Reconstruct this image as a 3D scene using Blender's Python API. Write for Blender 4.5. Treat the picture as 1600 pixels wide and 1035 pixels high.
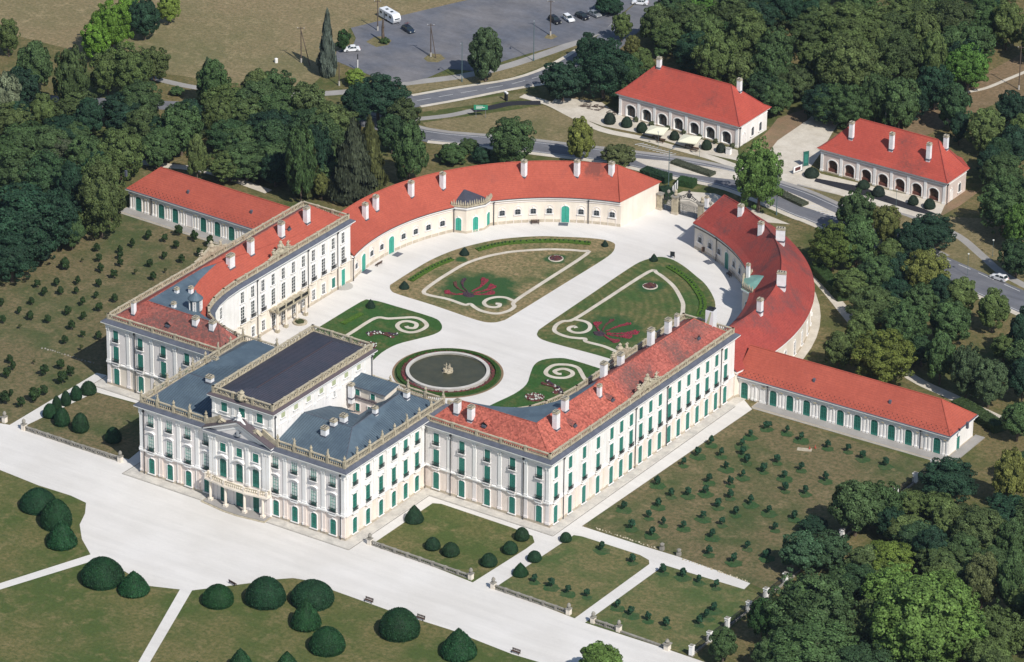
import bpy, bmesh, math, random
from math import sin, cos, pi, radians, hypot, atan2
from mathutils import Vector, Matrix, noise
for _o in list(bpy.data.objects): bpy.data.objects.remove(_o)
S = bpy.context.scene; COL = S.collection

# ---------------------------------------------------------------- camera, sky, sun, exposure
CAMP = Vector((557.434, -739.2175, 494.5479)); YAW, PIT, ROL = radians(123.49877), radians(26.08234), radians(0.69471)
cd = bpy.data.cameras.new('camera'); cam = bpy.data.objects.new('camera', cd); COL.objects.link(cam)
d_ = Vector((cos(YAW)*cos(PIT), sin(YAW)*cos(PIT), -sin(PIT))); r_ = Vector((sin(YAW), -cos(YAW), 0)); u_ = r_.cross(d_)
r2 = cos(ROL)*r_ + sin(ROL)*u_; u2 = -sin(ROL)*r_ + cos(ROL)*u_
cam.matrix_world = Matrix(((r2.x, u2.x, -d_.x, CAMP.x), (r2.y, u2.y, -d_.y, CAMP.y), (r2.z, u2.z, -d_.z, CAMP.z), (0, 0, 0, 1)))
cd.sensor_width = 36; cd.lens = 7713.45/1600*36; cd.clip_start = 1; cd.clip_end = 6000
S.camera = cam
SUN_EL = radians(45.5); SUN_AZ = radians(-24.7)            # direction towards the sun, measured from +X
w = bpy.data.worlds.new('World'); S.world = w; w.use_nodes = True
nt = w.node_tree; bg = nt.nodes['Background']; sk = nt.nodes.new('ShaderNodeTexSky'); sk.sky_type = 'NISHITA'
sk.sun_disc = False; sk.sun_elevation = SUN_EL; sk.sun_rotation = pi/2 - SUN_AZ; sk.air_density = 1.2; sk.dust_density = .6; sk.ozone_density = 2
nt.links.new(sk.outputs[0], bg.inputs[0]); bg.inputs[1].default_value = 0.098
sl = bpy.data.lights.new('sun', 'SUN'); sl.energy = 4.75; sl.angle = radians(.5); sl.color = (1, .955, .88)
so = bpy.data.objects.new('sun', sl); COL.objects.link(so)
so.rotation_euler = Vector((cos(SUN_AZ)*cos(SUN_EL), sin(SUN_AZ)*cos(SUN_EL), sin(SUN_EL))).to_track_quat('Z', 'Y').to_euler()
S.view_settings.view_transform = 'Standard'; S.view_settings.look = 'None'; S.view_settings.exposure = 0; S.view_settings.gamma = 1
S.render.engine = 'CYCLES'
RND = random.Random(7); HAZE = .000022

# thin summer haze over the whole place
def haze_box(dens):
    me = bpy.data.meshes.new('haze'); a, z0, z1 = 4200, -1.5, 505; me.from_pydata([(x, y, z) for z in (z0, z1) for x, y in ((-a, -a), (a, -a), (a, a), (-a, a))], [], [(0, 3, 2, 1), (4, 5, 6, 7), (0, 1, 5, 4), (1, 2, 6, 5), (2, 3, 7, 6), (3, 0, 4, 7)])
    m = bpy.data.materials.new('haze'); m.use_nodes = True; n = m.node_tree.nodes; n.remove(n['Principled BSDF']); v = n.new('ShaderNodeVolumePrincipled'); v.inputs['Color'].default_value = (.62, .78, 1, 1); v.inputs['Density'].default_value = dens; v.inputs['Anisotropy'].default_value = .2
    m.node_tree.links.new(v.outputs[0], n['Material Output'].inputs['Volume']); me.materials.append(m); o = bpy.data.objects.new('haze', me); COL.objects.link(o); o['kind'] = 'stuff'; return o
haze_box(HAZE)
# ---------------------------------------------------------------- materials
MATS = {}
def mat(name, col=(.5, .5, .5), rough=.85, col2=None, scale=1., fac=.5, bump=0., bscale=None, fine=None, metal=0., spec=.3, detail=4, build=None):
    """noise mix of two colours in world space (metres), plus fine grain"""
    if name in MATS: return MATS[name]
    m = bpy.data.materials.new(name); m.use_nodes = True; n = m.node_tree.nodes; l = m.node_tree.links
    b = n['Principled BSDF']; b.inputs['Roughness'].default_value = rough; b.inputs['Metallic'].default_value = metal
    b.inputs['Specular IOR Level'].default_value = spec
    g = n.new('ShaderNodeNewGeometry')
    def noi(sc, det=detail, rg=.6):
        t = n.new('ShaderNodeTexNoise'); t.inputs['Scale'].default_value = sc; t.inputs['Detail'].default_value = det; t.inputs['Roughness'].default_value = rg
        l.new(g.outputs['Position'], t.inputs['Vector']); return t.outputs['Fac']
    def ramp(s, a, b_):
        r = n.new('ShaderNodeMapRange'); r.inputs[1].default_value = a; r.inputs[2].default_value = b_; l.new(s, r.inputs[0]); return r.outputs[0]
    def mix(f, a, b_, mode='MIX'):
        x = n.new('ShaderNodeMix'); x.data_type = 'RGBA'; x.blend_type = mode
        for s, v in ((x.inputs[0], f), (x.inputs[6], a), (x.inputs[7], b_)):
            if isinstance(v, (int, float)): s.default_value = v
            elif isinstance(v, tuple): s.default_value = (*v, 1)
            else: l.new(v, s)
        return x.outputs[2]
    c = tuple(col)
    if col2: c = mix(ramp(noi(scale), fac-.13, fac+.13), c, tuple(col2))
    if fine:
        f = ramp(noi(fine[0], 3, .7), .25, .75); r = n.new('ShaderNodeMapRange'); r.inputs[3].default_value = 1-fine[1]; r.inputs[4].default_value = 1+fine[1]; l.new(f, r.inputs[0])
        cc = n.new('ShaderNodeCombineColor'); [l.new(r.outputs[0], cc.inputs[i]) for i in range(3)]
        c = mix(1., c, cc.outputs[0], 'MULTIPLY')
    if build: c = build(n, l, g, noi, ramp, mix, c)
    if isinstance(c, tuple): b.inputs['Base Color'].default_value = (*c, 1)
    else: l.new(c, b.inputs['Base Color'])
    if bump:
        bp = n.new('ShaderNodeBump'); bp.inputs['Strength'].default_value = 1; bp.inputs['Distance'].default_value = bump
        l.new(noi(bscale or 2., 3), bp.inputs['Height']); l.new(bp.outputs[0], b.inputs['Normal'])
    MATS[name] = m; return m
def grassy(name, green, brown, straw, bias=0., big=.045, stripes=None, spots=(), lush=(.036, .085, .030)):
    def bl(n, l, g, noi, ramp, mix, c):
        a = mix(ramp(noi(big, 5, .62), .42-bias, .60-bias), green, brown)
        a = mix(ramp(noi(.22, 4, .7), .5, .72), a, straw)
        a = mix(ramp(noi(1.1, 3, .7), .35, .75), a, tuple(v*.72 for v in green))
        if stripes:
            s = n.new('ShaderNodeVectorMath'); s.operation = 'SUBTRACT'; s.inputs[1].default_value = (stripes[0], stripes[1], 0); l.new(g.outputs['Position'], s.inputs[0])
            ln = n.new('ShaderNodeVectorMath'); ln.operation = 'LENGTH'; l.new(s.outputs[0], ln.inputs[0])
            w_ = n.new('ShaderNodeMath'); w_.operation = 'MULTIPLY'; w_.inputs[1].default_value = 2*pi/1.9; l.new(ln.outputs['Value'], w_.inputs[0])
            sn = n.new('ShaderNodeMath'); sn.operation = 'SINE'; l.new(w_.outputs[0], sn.inputs[0])
            a = mix(ramp(sn.outputs[0], -1.6, 3.5), a, tuple(v*.62 for v in green))
        for (sx_, sy_, sr) in spots:                               # watered patches round the flower beds
            s = n.new('ShaderNodeVectorMath'); s.operation = 'SUBTRACT'; s.inputs[1].default_value = (sx_, sy_, 0); l.new(g.outputs['Position'], s.inputs[0])
            ln = n.new('ShaderNodeVectorMath'); ln.operation = 'LENGTH'; l.new(s.outputs[0], ln.inputs[0]); nz = n.new('ShaderNodeMath'); nz.operation = 'MULTIPLY_ADD'; nz.inputs[1].default_value = sr*1.1; l.new(noi(.35, 3), nz.inputs[0]); l.new(ln.outputs['Value'], nz.inputs[2])
            a = mix(ramp(nz.outputs[0], sr*1.35, sr*1.75), lush, a)
        f = ramp(noi(4., 3, .8), .2, .8); r = n.new('ShaderNodeMapRange'); r.inputs[3].default_value = .74; r.inputs[4].default_value = 1.28; l.new(f, r.inputs[0])
        cc = n.new('ShaderNodeCombineColor'); [l.new(r.outputs[0], cc.inputs[i]) for i in range(3)]
        return mix(1., a, cc.outputs[0], 'MULTIPLY')
    return mat(name, rough=.95, spec=.1, build=bl, bump=.12, bscale=2.5)
GREEN, BROWN, STRAW = (.078, .098, .032), (.19, .142, .07), (.25, .195, .10)
m_ground = grassy('park_grass', GREEN, BROWN, STRAW, .02)
m_meadow = grassy('meadow_grass', (.165, .155, .075), (.265, .20, .115), (.34, .265, .155), .06, .022)
m_lawn = grassy('lawn_grass', (.078, .108, .032), (.175, .148, .064), (.235, .185, .092), .0, .045)
m_lawn_g = grassy('green_lawn', (.082, .118, .040), (.185, .155, .072), (.245, .19, .098), .03, .07)
m_lawn_p = grassy('lush_lawn', (.042, .105, .028), (.085, .11, .036), (.16, .135, .06), -.08, .09)
m_orch = grassy('orchard_grass', (.076, .098, .038), (.185, .142, .078), (.245, .185, .105), .05, .06)
m_part = grassy('parterre_grass', (.085, .115, .042), (.30, .22, .12), (.36, .265, .145), .07, .06, spots=((-17.8, 116.5, 9.), (-13.1, 141.1, 2.6), (-31, 128, 1.5)))
m_part2 = grassy('striped_parterre_grass', (.070, .125, .038), (.22, .17, .08), (.28, .205, .10), .0, .07, stripes=(-3, 116.8), spots=((17.8, 116.5, 7.), (13.1, 141.1, 3.2)))
m_wet = grassy('watered_grass', (.042, .095, .034), (.07, .10, .042), (.11, .115, .055), -.02, .3)
m_soil = mat('bare_soil', (.25, .165, .105), .95, (.20, .15, .09), .2, fine=(2, .2), spec=.1)
def streaks(sc, a, b_, amt):
    def bl(n, l, g, noi, ramp, mix, c):
        mp = n.new('ShaderNodeMapping'); mp.inputs['Scale'].default_value = sc; l.new(g.outputs['Position'], mp.inputs[0])
        t = n.new('ShaderNodeTexNoise'); t.inputs['Scale'].default_value = 1; t.inputs['Detail'].default_value = 5; t.inputs['Roughness'].default_value = .65; l.new(mp.outputs[0], t.inputs['Vector'])
        r = n.new('ShaderNodeMapRange'); r.inputs[1].default_value = a; r.inputs[2].default_value = b_; r.inputs[3].default_value = 1-amt; r.inputs[4].default_value = 1+amt*.4; l.new(t.outputs['Fac'], r.inputs[0])
        cc = n.new('ShaderNodeCombineColor'); [l.new(r.outputs[0], cc.inputs[i]) for i in range(3)]
        return mix(1., c, cc.outputs[0], 'MULTIPLY')
    return bl
m_gravel = mat('gravel', (.665, .640, .612), .95, (.605, .578, .545), .05, fine=(1.6, .03), spec=.1, bump=.02, bscale=3, build=streaks((.035, .45, 1), .3, .62, .07))
m_gravel2 = mat('sandy_gravel', (.60, .55, .475), .95, (.50, .45, .375), .25, fine=(1.5, .08), spec=.1)
m_road = mat('road_asphalt', (.135, .14, .16), .9, (.175, .175, .19), .12, fine=(1.2, .08), spec=.15, build=streaks((.03, .5, 1), .3, .65, .2))
m_park = mat('parking_asphalt', (.125, .135, .165), .9, (.18, .175, .185), .05, fine=(.9, .12), spec=.15, build=streaks((.12, .25, 1), .3, .7, .25))
m_rbrown = mat('red_brown_timber', (.13, .05, .036), .8, fine=(4, .2))
m_dark = mat('dark_asphalt', (.028, .028, .034), .9, fine=(1.5, .1), spec=.15)
m_pav = mat('worn_pavement', (.58, .545, .49), .9, (.44, .415, .38), .35, fine=(1.5, .1))
m_clear = grassy('clearing_grass', (.17, .13, .072), (.24, .165, .10), (.28, .2, .125), .1, .05)
m_verge = grassy('verge_grass', (.15, .14, .066), (.24, .19, .105), (.29, .225, .13), .06, .06)
m_walk = mat('pale_pavement', (.33, .315, .3), .9, (.28, .265, .25), .2, fine=(1.2, .06))
m_paint = mat('road_paint', (.55, .55, .55), .8, fine=(3, .25))
m_white = mat('white_stucco', (.815, .78, .757), .9, (.755, .725, .69), .35, fine=(1.3, .03), spec=.1, build=streaks((.9, .9, .07), .28, .55, .12))
m_pil = mat('pilaster_white', (.83, .82, .805), .9, (.78, .76, .74), .5, fine=(2, .03), spec=.1)
m_pinkw = mat('pale_pink_stucco', (.80, .752, .735), .9, (.77, .72, .70), .3, fine=(1.2, .03), spec=.1)
m_pink = mat('peach_stucco', (.785, .69, .63), .9, (.745, .645, .58), .35, fine=(1.2, .05), spec=.1, build=streaks((.7, .7, .09), .28, .55, .14))
m_cream = mat('cream_stucco', (.77, .70, .61), .9, (.72, .64, .545), .3, fine=(1.2, .04), spec=.1, build=streaks((.6, .6, .09), .28, .58, .10))
m_lodge = mat('lodge_pink_stucco', (.66, .56, .51), .9, (.6, .5, .46), .4, fine=(1.2, .05), spec=.1)
m_plinth = mat('stone_plinth', (.52, .455, .36), .9, (.42, .36, .28), .6, fine=(1.5, .1))
m_stone = mat('weathered_stone', (.50, .44, .325), .9, (.34, .295, .215), 1.2, fine=(3, .15), bump=.04, bscale=6)
m_stoneD = mat('grey_weathered_stone', (.32, .30, .26), .9, (.2, .185, .16), 1.5, fine=(3, .2))
m_cap = mat('zinc_cornice_cap', (.13, .14, .175), .6, (.10, .11, .14), .6, fine=(2, .1), metal=.2)
m_ridge = mat('brown_ridge', (.06, .04, .045), .6)
m_belcap = mat('brown_cornice_cap', (.105, .085, .095), .6, fine=(2, .12))
m_zinc = mat('grey_zinc_roof', (.105, .148, .185), .62, (.08, .115, .15), .25, fine=(.9, .10), metal=.15, spec=.35)
m_seam = mat('zinc_seam', (.045, .06, .075), .6, spec=.35)
m_slate = mat('dark_blue_roof', (.055, .060, .082), .55, (.068, .066, .088), .3, fine=(1., .12), metal=.1, spec=.35)
m_seamd = mat('dark_roof_seam', (.022, .024, .036), .6)
def tiles(name, a, b, dark=None, dsc=.09, dfac=.62, speck=.12, spots=()):
    def bl(n, l, g, noi, ramp, mix, c):
        x = mix(ramp(noi(.16, 5), .38, .62), a, b)
        sx = n.new('ShaderNodeSeparateXYZ'); l.new(g.outputs['Position'], sx.inputs[0])
        wv = n.new('ShaderNodeMath'); wv.operation = 'MULTIPLY'; wv.inputs[1].default_value = 2*pi/.34; l.new(sx.outputs[2], wv.inputs[0])
        sn = n.new('ShaderNodeMath'); sn.operation = 'SINE'; l.new(wv.outputs[0], sn.inputs[0])
        x = mix(ramp(sn.outputs[0], .2, 1.4), x, tuple(v*.8 for v in a))
        vo = n.new('ShaderNodeTexVoronoi'); vo.inputs['Scale'].default_value = 2.6; l.new(g.outputs['Position'], vo.inputs['Vector'])
        sc = n.new('ShaderNodeSeparateColor'); l.new(vo.outputs['Color'], sc.inputs[0])
        r = n.new('ShaderNodeMapRange'); r.inputs[3].default_value = 1-speck; r.inputs[4].default_value = 1+speck*1.2; l.new(sc.outputs[0], r.inputs[0])
        cc = n.new('ShaderNodeCombineColor'); [l.new(r.outputs[0], cc.inputs[i]) for i in range(3)]
        x = mix(1., x, cc.outputs[0], 'MULTIPLY')
        if dark:
            k = n.new('ShaderNodeMath'); k.operation = 'MULTIPLY'; l.new(ramp(noi(dsc, 5, .65), dfac-.06, dfac+.08), k.inputs[0]); l.new(ramp(noi(1.6, 4, .8), .3, .62), k.inputs[1])
            x = mix(k.outputs[0], x, dark)
        for (px_, py_, pz_, sr) in spots:                          # old lichen stains on particular places of the roof
            v_ = n.new('ShaderNodeVectorMath'); v_.operation = 'SUBTRACT'; v_.inputs[1].default_value = (px_, py_, pz_); l.new(g.outputs['Position'], v_.inputs[0])
            ln = n.new('ShaderNodeVectorMath'); ln.operation = 'LENGTH'; l.new(v_.outputs[0], ln.inputs[0]); nz = n.new('ShaderNodeMath'); nz.operation = 'MULTIPLY_ADD'; nz.inputs[1].default_value = sr*2.6; l.new(noi(.7, 5, .75), nz.inputs[0]); l.new(ln.outputs['Value'], nz.inputs[2])
            x = mix(ramp(nz.outputs[0], sr*1.7, sr*2.3), tuple(v*.45+.02 for v in a), x)
        return x
    return mat(name, rough=.85, spec=.2, build=bl, bump=.05, bscale=3)
m_tile = tiles('red_roof_tiles', (.415, .080, .056), (.37, .068, .050), (.2, .06, .05), .1, .62, .07)
m_tile2 = tiles('bright_red_roof_tiles', (.405, .094, .062), (.355, .08, .054), (.25, .07, .055), .14, .68, .07, spots=((-19.5, 167.5, 12, 3.2), (-34.5, 161, 11.5, 1.8), (-30, 163.5, 11, 1.5)))
m_tile_old = tiles('mottled_old_roof_tiles', (.36, .105, .082), (.31, .085, .068), (.13, .08, .072), .11, .50, .30)
m_tile_or = tiles('mottled_orange_roof_tiles', (.405, .115, .082), (.355, .095, .07), (.19, .095, .08), .2, .66, .34)
m_tile_cur = tiles('stained_red_roof_tiles', (.335, .064, .050), (.29, .055, .046), (.115, .06, .06), .085, .55, .1)
m_teal = mat('teal_paint', (.030, .175, .140), .5, (.042, .205, .165), 1.5, fine=(5, .15))
m_teal_l = mat('bright_teal_paint', (.055, .36, .27), .5, (.045, .31, .235), 1.5, fine=(4, .08))
m_pale = mat('pale_green_paint', (.42, .46, .29), .6, fine=(5, .08))
m_glass = mat('dark_glass', (.02, .03, .035), .12, spec=.6)
m_glassT = mat('teal_tinted_glass', (.02, .115, .09), .4, spec=.3)
m_dgreen = mat('dark_green_planting', (.02, .045, .018), .9)
m_iron = mat('dark_iron', (.022, .024, .028), .55, spec=.4)
m_pipe = mat('downpipe_metal', (.06, .06, .068), .5, metal=.3)
m_chim = mat('chimney_white_render', (.80, .80, .82), .9, (.72, .71, .71), .8, fine=(3, .05))
m_chimcap = mat('chimney_cap_stone', (.47, .42, .32), .9, (.33, .29, .22), 2, fine=(4, .2))
m_wood = mat('brown_wood', (.06, .035, .025), .7, (.09, .05, .035), 2)
m_bark = mat('bark', (.085, .062, .045), .95, (.13, .1, .08), 1.5, fine=(6, .2))
m_water = mat('fountain_water', (.050, .053, .034), .3, (.068, .068, .042), .35, fine=(1.2, .12), spec=.25, bump=.01, bscale=2)
m_red = mat('red_flowers', (.27, .022, .045), .8, (.17, .03, .045), 1.5, fine=(6, .35))
m_redd = mat('dull_red_flowers', (.12, .03, .04), .9, (.09, .05, .03), 1.5, fine=(6, .4))
m_purple = mat('dark_purple_flowers', (.035, .025, .045), .9, (.07, .04, .05), 2, fine=(6, .4))
m_wflow = mat('white_flowers', (.6, .62, .6), .9, (.35, .4, .33), 3)
m_canvas = mat('cream_canvas', (.74, .72, .56), .9)
m_cop = mat('green_copper_roof', (.2, .38, .33), .6, (.16, .31, .27), .8)
m_carw = mat('white_car_paint', (.75, .76, .78), .25, spec=.5); m_cark = mat('black_car_paint', (.012, .012, .016), .2, spec=.5)
m_carb = mat('dark_blue_car_paint', (.018, .03, .055), .25, spec=.5); m_cars = mat('silver_car_paint', (.33, .35, .38), .3, metal=.4)
m_rub = mat('black_rubber', (.015, .015, .015), .8); m_lamp = mat('lamp_lens', (.6, .6, .55), .3); m_tail = mat('red_lens', (.35, .02, .02), .3)
m_sign = mat('green_sign_face', (.035, .26, .15), .5); m_pole = mat('grey_pole', (.22, .23, .25), .7); m_timb = mat('timber_pole', (.1, .075, .06), .9)
m_conc = mat('concrete', (.42, .40, .37), .9, fine=(3, .1)); m_lpost = mat('green_grey_lamp_post', (.09, .14, .15), .6)

def leafmat(name, trans=.14, dark=.55):
    m = bpy.data.materials.new(name); m.use_nodes = True; n = m.node_tree.nodes; l = m.node_tree.links
    b = n['Principled BSDF']; b.inputs['Roughness'].default_value = .65; b.inputs['Specular IOR Level'].default_value = .22
    oi = n.new('ShaderNodeObjectInfo'); at = n.new('ShaderNodeAttribute'); at.attribute_name = 'tint'; at.attribute_type = 'GEOMETRY'
    tc = n.new('ShaderNodeTexCoord'); no = n.new('ShaderNodeTexNoise'); no.inputs['Scale'].default_value = 2.2; no.inputs['Detail'].default_value = 2
    ad = n.new('ShaderNodeVectorMath'); ad.operation = 'ADD'; l.new(tc.outputs['Object'], ad.inputs[0]); l.new(oi.outputs['Random'], ad.inputs[1]); l.new(ad.outputs[0], no.inputs['Vector'])
    mr = n.new('ShaderNodeMapRange'); mr.inputs[1].default_value = .3; mr.inputs[2].default_value = .7; mr.inputs[3].default_value = .72; mr.inputs[4].default_value = 1.3; l.new(no.outputs['Fac'], mr.inputs[0])
    mu = n.new('ShaderNodeMath'); mu.operation = 'MULTIPLY'; l.new(mr.outputs[0], mu.inputs[0]); l.new(at.outputs['Fac'], mu.inputs[1])
    vm = n.new('ShaderNodeVectorMath'); vm.operation = 'SCALE'; l.new(oi.outputs['Color'], vm.inputs[0]); l.new(mu.outputs[0], vm.inputs['Scale'])
    l.new(vm.outputs[0], b.inputs['Base Color'])
    tr = n.new('ShaderNodeBsdfTranslucent'); l.new(vm.outputs[0], tr.inputs['Color']); mx = n.new('ShaderNodeMixShader'); mx.inputs[0].default_value = trans
    l.new(b.outputs[0], mx.inputs[1]); l.new(tr.outputs[0], mx.inputs[2]); l.new(mx.outputs[0], n['Material Output'].inputs['Surface'])
    return m
m_leaf = leafmat('leaves')

# ---------------------------------------------------------------- object helpers
def tag(o, label=None, cat=None, group=None, kind=None):
    if label: o['label'] = label
    if cat: o['category'] = cat
    if group: o['group'] = group
    if kind: o['kind'] = kind
    return o
def empty(name, loc=(0, 0, 0), rz=0., label=None, cat=None, group=None):
    o = bpy.data.objects.new(name, None); o.empty_display_size = .3; COL.objects.link(o); o.location = loc; o.rotation_euler = (0, 0, rz)
    return tag(o, label, cat, group)
def link(name, me, parent=None, loc=None, rz=None, kind=None):
    o = bpy.data.objects.new(name, me); COL.objects.link(o)
    if parent: o.parent = parent
    if loc: o.location = loc
    if rz is not None: o.rotation_euler = (0, 0, rz)
    if kind: o['kind'] = kind
    return o
class MB:
    def __init__(s): s.v = []; s.f = []; s.mi = []; s.mats = []
    def m(s, mt):
        if mt is None: mt = m_white
        if mt not in s.mats: s.mats.append(mt)
        return s.mats.index(mt)
    def add(s, vs, fs, mt):
        o = len(s.v); s.v += [tuple(a) for a in vs]; k = s.m(mt)
        for f in fs: s.f.append(tuple(o+i for i in f)); s.mi.append(k)
    def box(s, x0, y0, z0, x1, y1, z1, mt):
        s.add([(x0, y0, z0), (x1, y0, z0), (x1, y1, z0), (x0, y1, z0), (x0, y0, z1), (x1, y0, z1), (x1, y1, z1), (x0, y1, z1)],
              [(0, 3, 2, 1), (4, 5, 6, 7), (0, 1, 5, 4), (1, 2, 6, 5), (2, 3, 7, 6), (3, 0, 4, 7)], mt)
    def obox(s, a, b, w_, z0, z1, mt, off=0.):
        """box along segment a->b (2d) of width w_, z range"""
        dx, dy = b[0]-a[0], b[1]-a[1]; L_ = hypot(dx, dy) or 1; nx, ny = dy/L_, -dx/L_
        p = [(a[0]+nx*(off+w_/2), a[1]+ny*(off+w_/2)), (b[0]+nx*(off+w_/2), b[1]+ny*(off+w_/2)), (b[0]+nx*(off-w_/2), b[1]+ny*(off-w_/2)), (a[0]+nx*(off-w_/2), a[1]+ny*(off-w_/2))]
        s.add([(*q, z0) for q in p]+[(*q, z1) for q in p], [(0, 3, 2, 1), (4, 5, 6, 7), (0, 1, 5, 4), (1, 2, 6, 5), (2, 3, 7, 6), (3, 0, 4, 7)], mt)
    def prism(s, poly, z0, z1, mt, top=True, bot=False):
        n = len(poly); s.add([(*q, z0) for q in poly]+[(*q, z1) for q in poly], [(i, (i+1) % n, n+(i+1) % n, n+i) for i in range(n)]+([tuple(range(n, 2*n))] if top else [])+([tuple(range(n-1, -1, -1))] if bot else []), mt)
    def extr(s, poly, y0, y1, mt):
        """poly in xz extruded along y"""
        n = len(poly); s.add([(q[0], y0, q[1]) for q in poly]+[(q[0], y1, q[1]) for q in poly], [(i, (i+1) % n, n+(i+1) % n, n+i) for i in range(n)]+[tuple(range(n-1, -1, -1)), tuple(range(n, 2*n))], mt)
    def tube(s, pts, r, mt, n=6, caps=True):
        pts = [Vector(q) for q in pts]; rs = r if isinstance(r, (list, tuple)) else [r]*len(pts); vs = []
        for i, q in enumerate(pts):
            t = (pts[min(i+1, len(pts)-1)]-pts[max(i-1, 0)]).normalized(); a = Vector((0, 0, 1)) if abs(t.z) < .9 else Vector((1, 0, 0)); u = t.cross(a).normalized(); v = t.cross(u)
            vs += [tuple(q+(u*cos(2*pi*k/n)+v*sin(2*pi*k/n))*rs[i]) for k in range(n)]
        fs = [(i*n+k, i*n+(k+1) % n, (i+1)*n+(k+1) % n, (i+1)*n+k) for i in range(len(pts)-1) for k in range(n)]
        if caps: fs += [tuple(range(n-1, -1, -1)), tuple(range((len(pts)-1)*n, len(pts)*n))]
        s.add(vs, fs, mt)
    def lathe(s, prof, c, mt, n=10, caps=True):
        vs = [(c[0]+r*cos(2*pi*k/n), c[1]+r*sin(2*pi*k/n), c[2]+z) for r, z in prof for k in range(n)]
        fs = [(i*n+k, i*n+(k+1) % n, (i+1)*n+(k+1) % n, (i+1)*n+k) for i in range(len(prof)-1) for k in range(n)]
        if caps: fs += [tuple(range(n-1, -1, -1)), tuple(range((len(prof)-1)*n, len(prof)*n))]
        s.add(vs, fs, mt)
    def mesh(s, name, smooth=False):
        me = bpy.data.meshes.new(name); me.from_pydata(s.v, [], s.f)
        for mt in s.mats: me.materials.append(mt)
        me.polygons.foreach_set('material_index', s.mi)
        if smooth: me.polygons.foreach_set('use_smooth', [True]*len(s.f))
        me.update(); return me
    def obj(s, name, parent=None, smooth=False, kind=None, loc=None, rz=None): return link(name, s.mesh(name, smooth), parent, loc, rz, kind)
def copytree(o, parent=None):
    c = o.copy(); COL.objects.link(c); c.parent = parent
    for ch in list(o.children): copytree(ch, c)
    return c
def offset(poly, d):
    """mitred outward offset of a counter-clockwise polygon"""
    n = len(poly); out = []
    for i in range(n):
        a, b, c = Vector(poly[i-1]), Vector(poly[i]), Vector(poly[(i+1) % n]); e1 = (b-a).normalized(); e2 = (c-b).normalized()
        n1 = Vector((e1.y, -e1.x)); n2 = Vector((e2.y, -e2.x)); k = n1+n2; k = k/max(.35, k.length_squared)*2
        out.append((b.x+k.x*d, b.y+k.y*d))
    return out
def sheet(name, poly, z, mt, kind='structure', thick=.0, parent=None):
    """flat ground patch, triangulated so that concave outlines work"""
    bm = bmesh.new(); vs = [bm.verts.new((x, y, z)) for x, y in poly]; f = bm.faces.new(vs)
    if f.normal.z == 0: f.normal_update()
    if f.normal.z < 0: f.normal_flip()
    if thick:
        r = bmesh.ops.extrude_face_region(bm, geom=[f]); bmesh.ops.translate(bm, verts=[v for v in r['geom'] if isinstance(v, bmesh.types.BMVert)], vec=(0, 0, 0))
        for v in vs: v.co.z = z-thick
    bmesh.ops.triangulate(bm, faces=[q for q in bm.faces if len(q.verts) > 4]); bmesh.ops.recalc_face_normals(bm, faces=bm.faces)
    me = bpy.data.meshes.new(name); bm.to_mesh(me); bm.free(); me.materials.append(mt)
    if not thick and me.polygons and me.polygons[0].normal.z < 0: me.flip_normals()
    return link(name, me, parent, kind=kind)
def smooth_poly(pts, closed=True, k=4):
    out = []; n = len(pts)
    for i in range(n if closed else n-1):
        P = [Vector(pts[(i+j) % n]) if closed else Vector(pts[min(max(i+j, 0), n-1)]) for j in (-1, 0, 1, 2)]
        for s in range(k):
            t = s/k; out.append(tuple(.5*((2*P[1])+(-P[0]+P[2])*t+(2*P[0]-5*P[1]+4*P[2]-P[3])*t*t+(-P[0]+3*P[1]-3*P[2]+P[3])*t**3)))
    if not closed: out.append(tuple(pts[-1]))
    return out
def ribbon(pts, w_, closed=False):
    """left and right outlines of a strip along pts"""
    n = len(pts); Lp, Rp = [], []
    for i in range(n):
        a = Vector(pts[(i-1) % n] if closed else pts[max(i-1, 0)]); b = Vector(pts[(i+1) % n] if closed else pts[min(i+1, n-1)]); t = (b-a).normalized(); q = Vector(pts[i]); nn = Vector((-t.y, t.x))*w_/2
        Lp.append(tuple(q+nn)); Rp.append(tuple(q-nn))
    return Lp, Rp
def strip(name, pts, w_, z, mt, closed=False, kind='structure', thick=0., parent=None):
    Lp, Rp = ribbon(pts, w_, closed); n = len(pts); b = MB(); rng = range(n if closed else n-1)
    b.add([(*q, z) for q in Lp]+[(*q, z) for q in Rp], [(i, n+i, n+(i+1) % n, (i+1) % n) for i in rng], mt)
    if thick:
        b.add([(*q, z) for q in Lp]+[(*q, z-thick) for q in Lp], [(i, (i+1) % n, n+(i+1) % n, n+i) for i in rng], mt)
        b.add([(*q, z) for q in Rp]+[(*q, z-thick) for q in Rp], [(i, n+i, n+(i+1) % n, (i+1) % n) for i in rng], mt)
    return b.obj(name, parent, kind=kind)
def right_of(P): return P[0]*r_.x+P[1]*r_.y          # left-to-right order as seen from the air
def depth_of(P): return P[0]*cos(YAW)+P[1]*sin(YAW)
ORD = ['first', 'second', 'third', 'fourth', 'fifth', 'sixth', 'seventh', 'eighth', 'ninth', 'tenth', 'eleventh', 'twelfth', 'thirteenth', 'fourteenth', 'fifteenth', 'sixteenth', 'seventeenth', 'eighteenth', 'nineteenth', 'twentieth']
def rows(items, pos, n_row):
    """[(item, row, place, count)] sorted front to back then left to right"""
    it = sorted(items, key=lambda q: depth_of(pos(q))); out = []
    for r in range(0, len(it), n_row):
        rw = sorted(it[r:r+n_row], key=lambda q: right_of(pos(q)))
        out += [(q, r//n_row, i, len(rw)) for i, q in enumerate(rw)]
    return out
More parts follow.
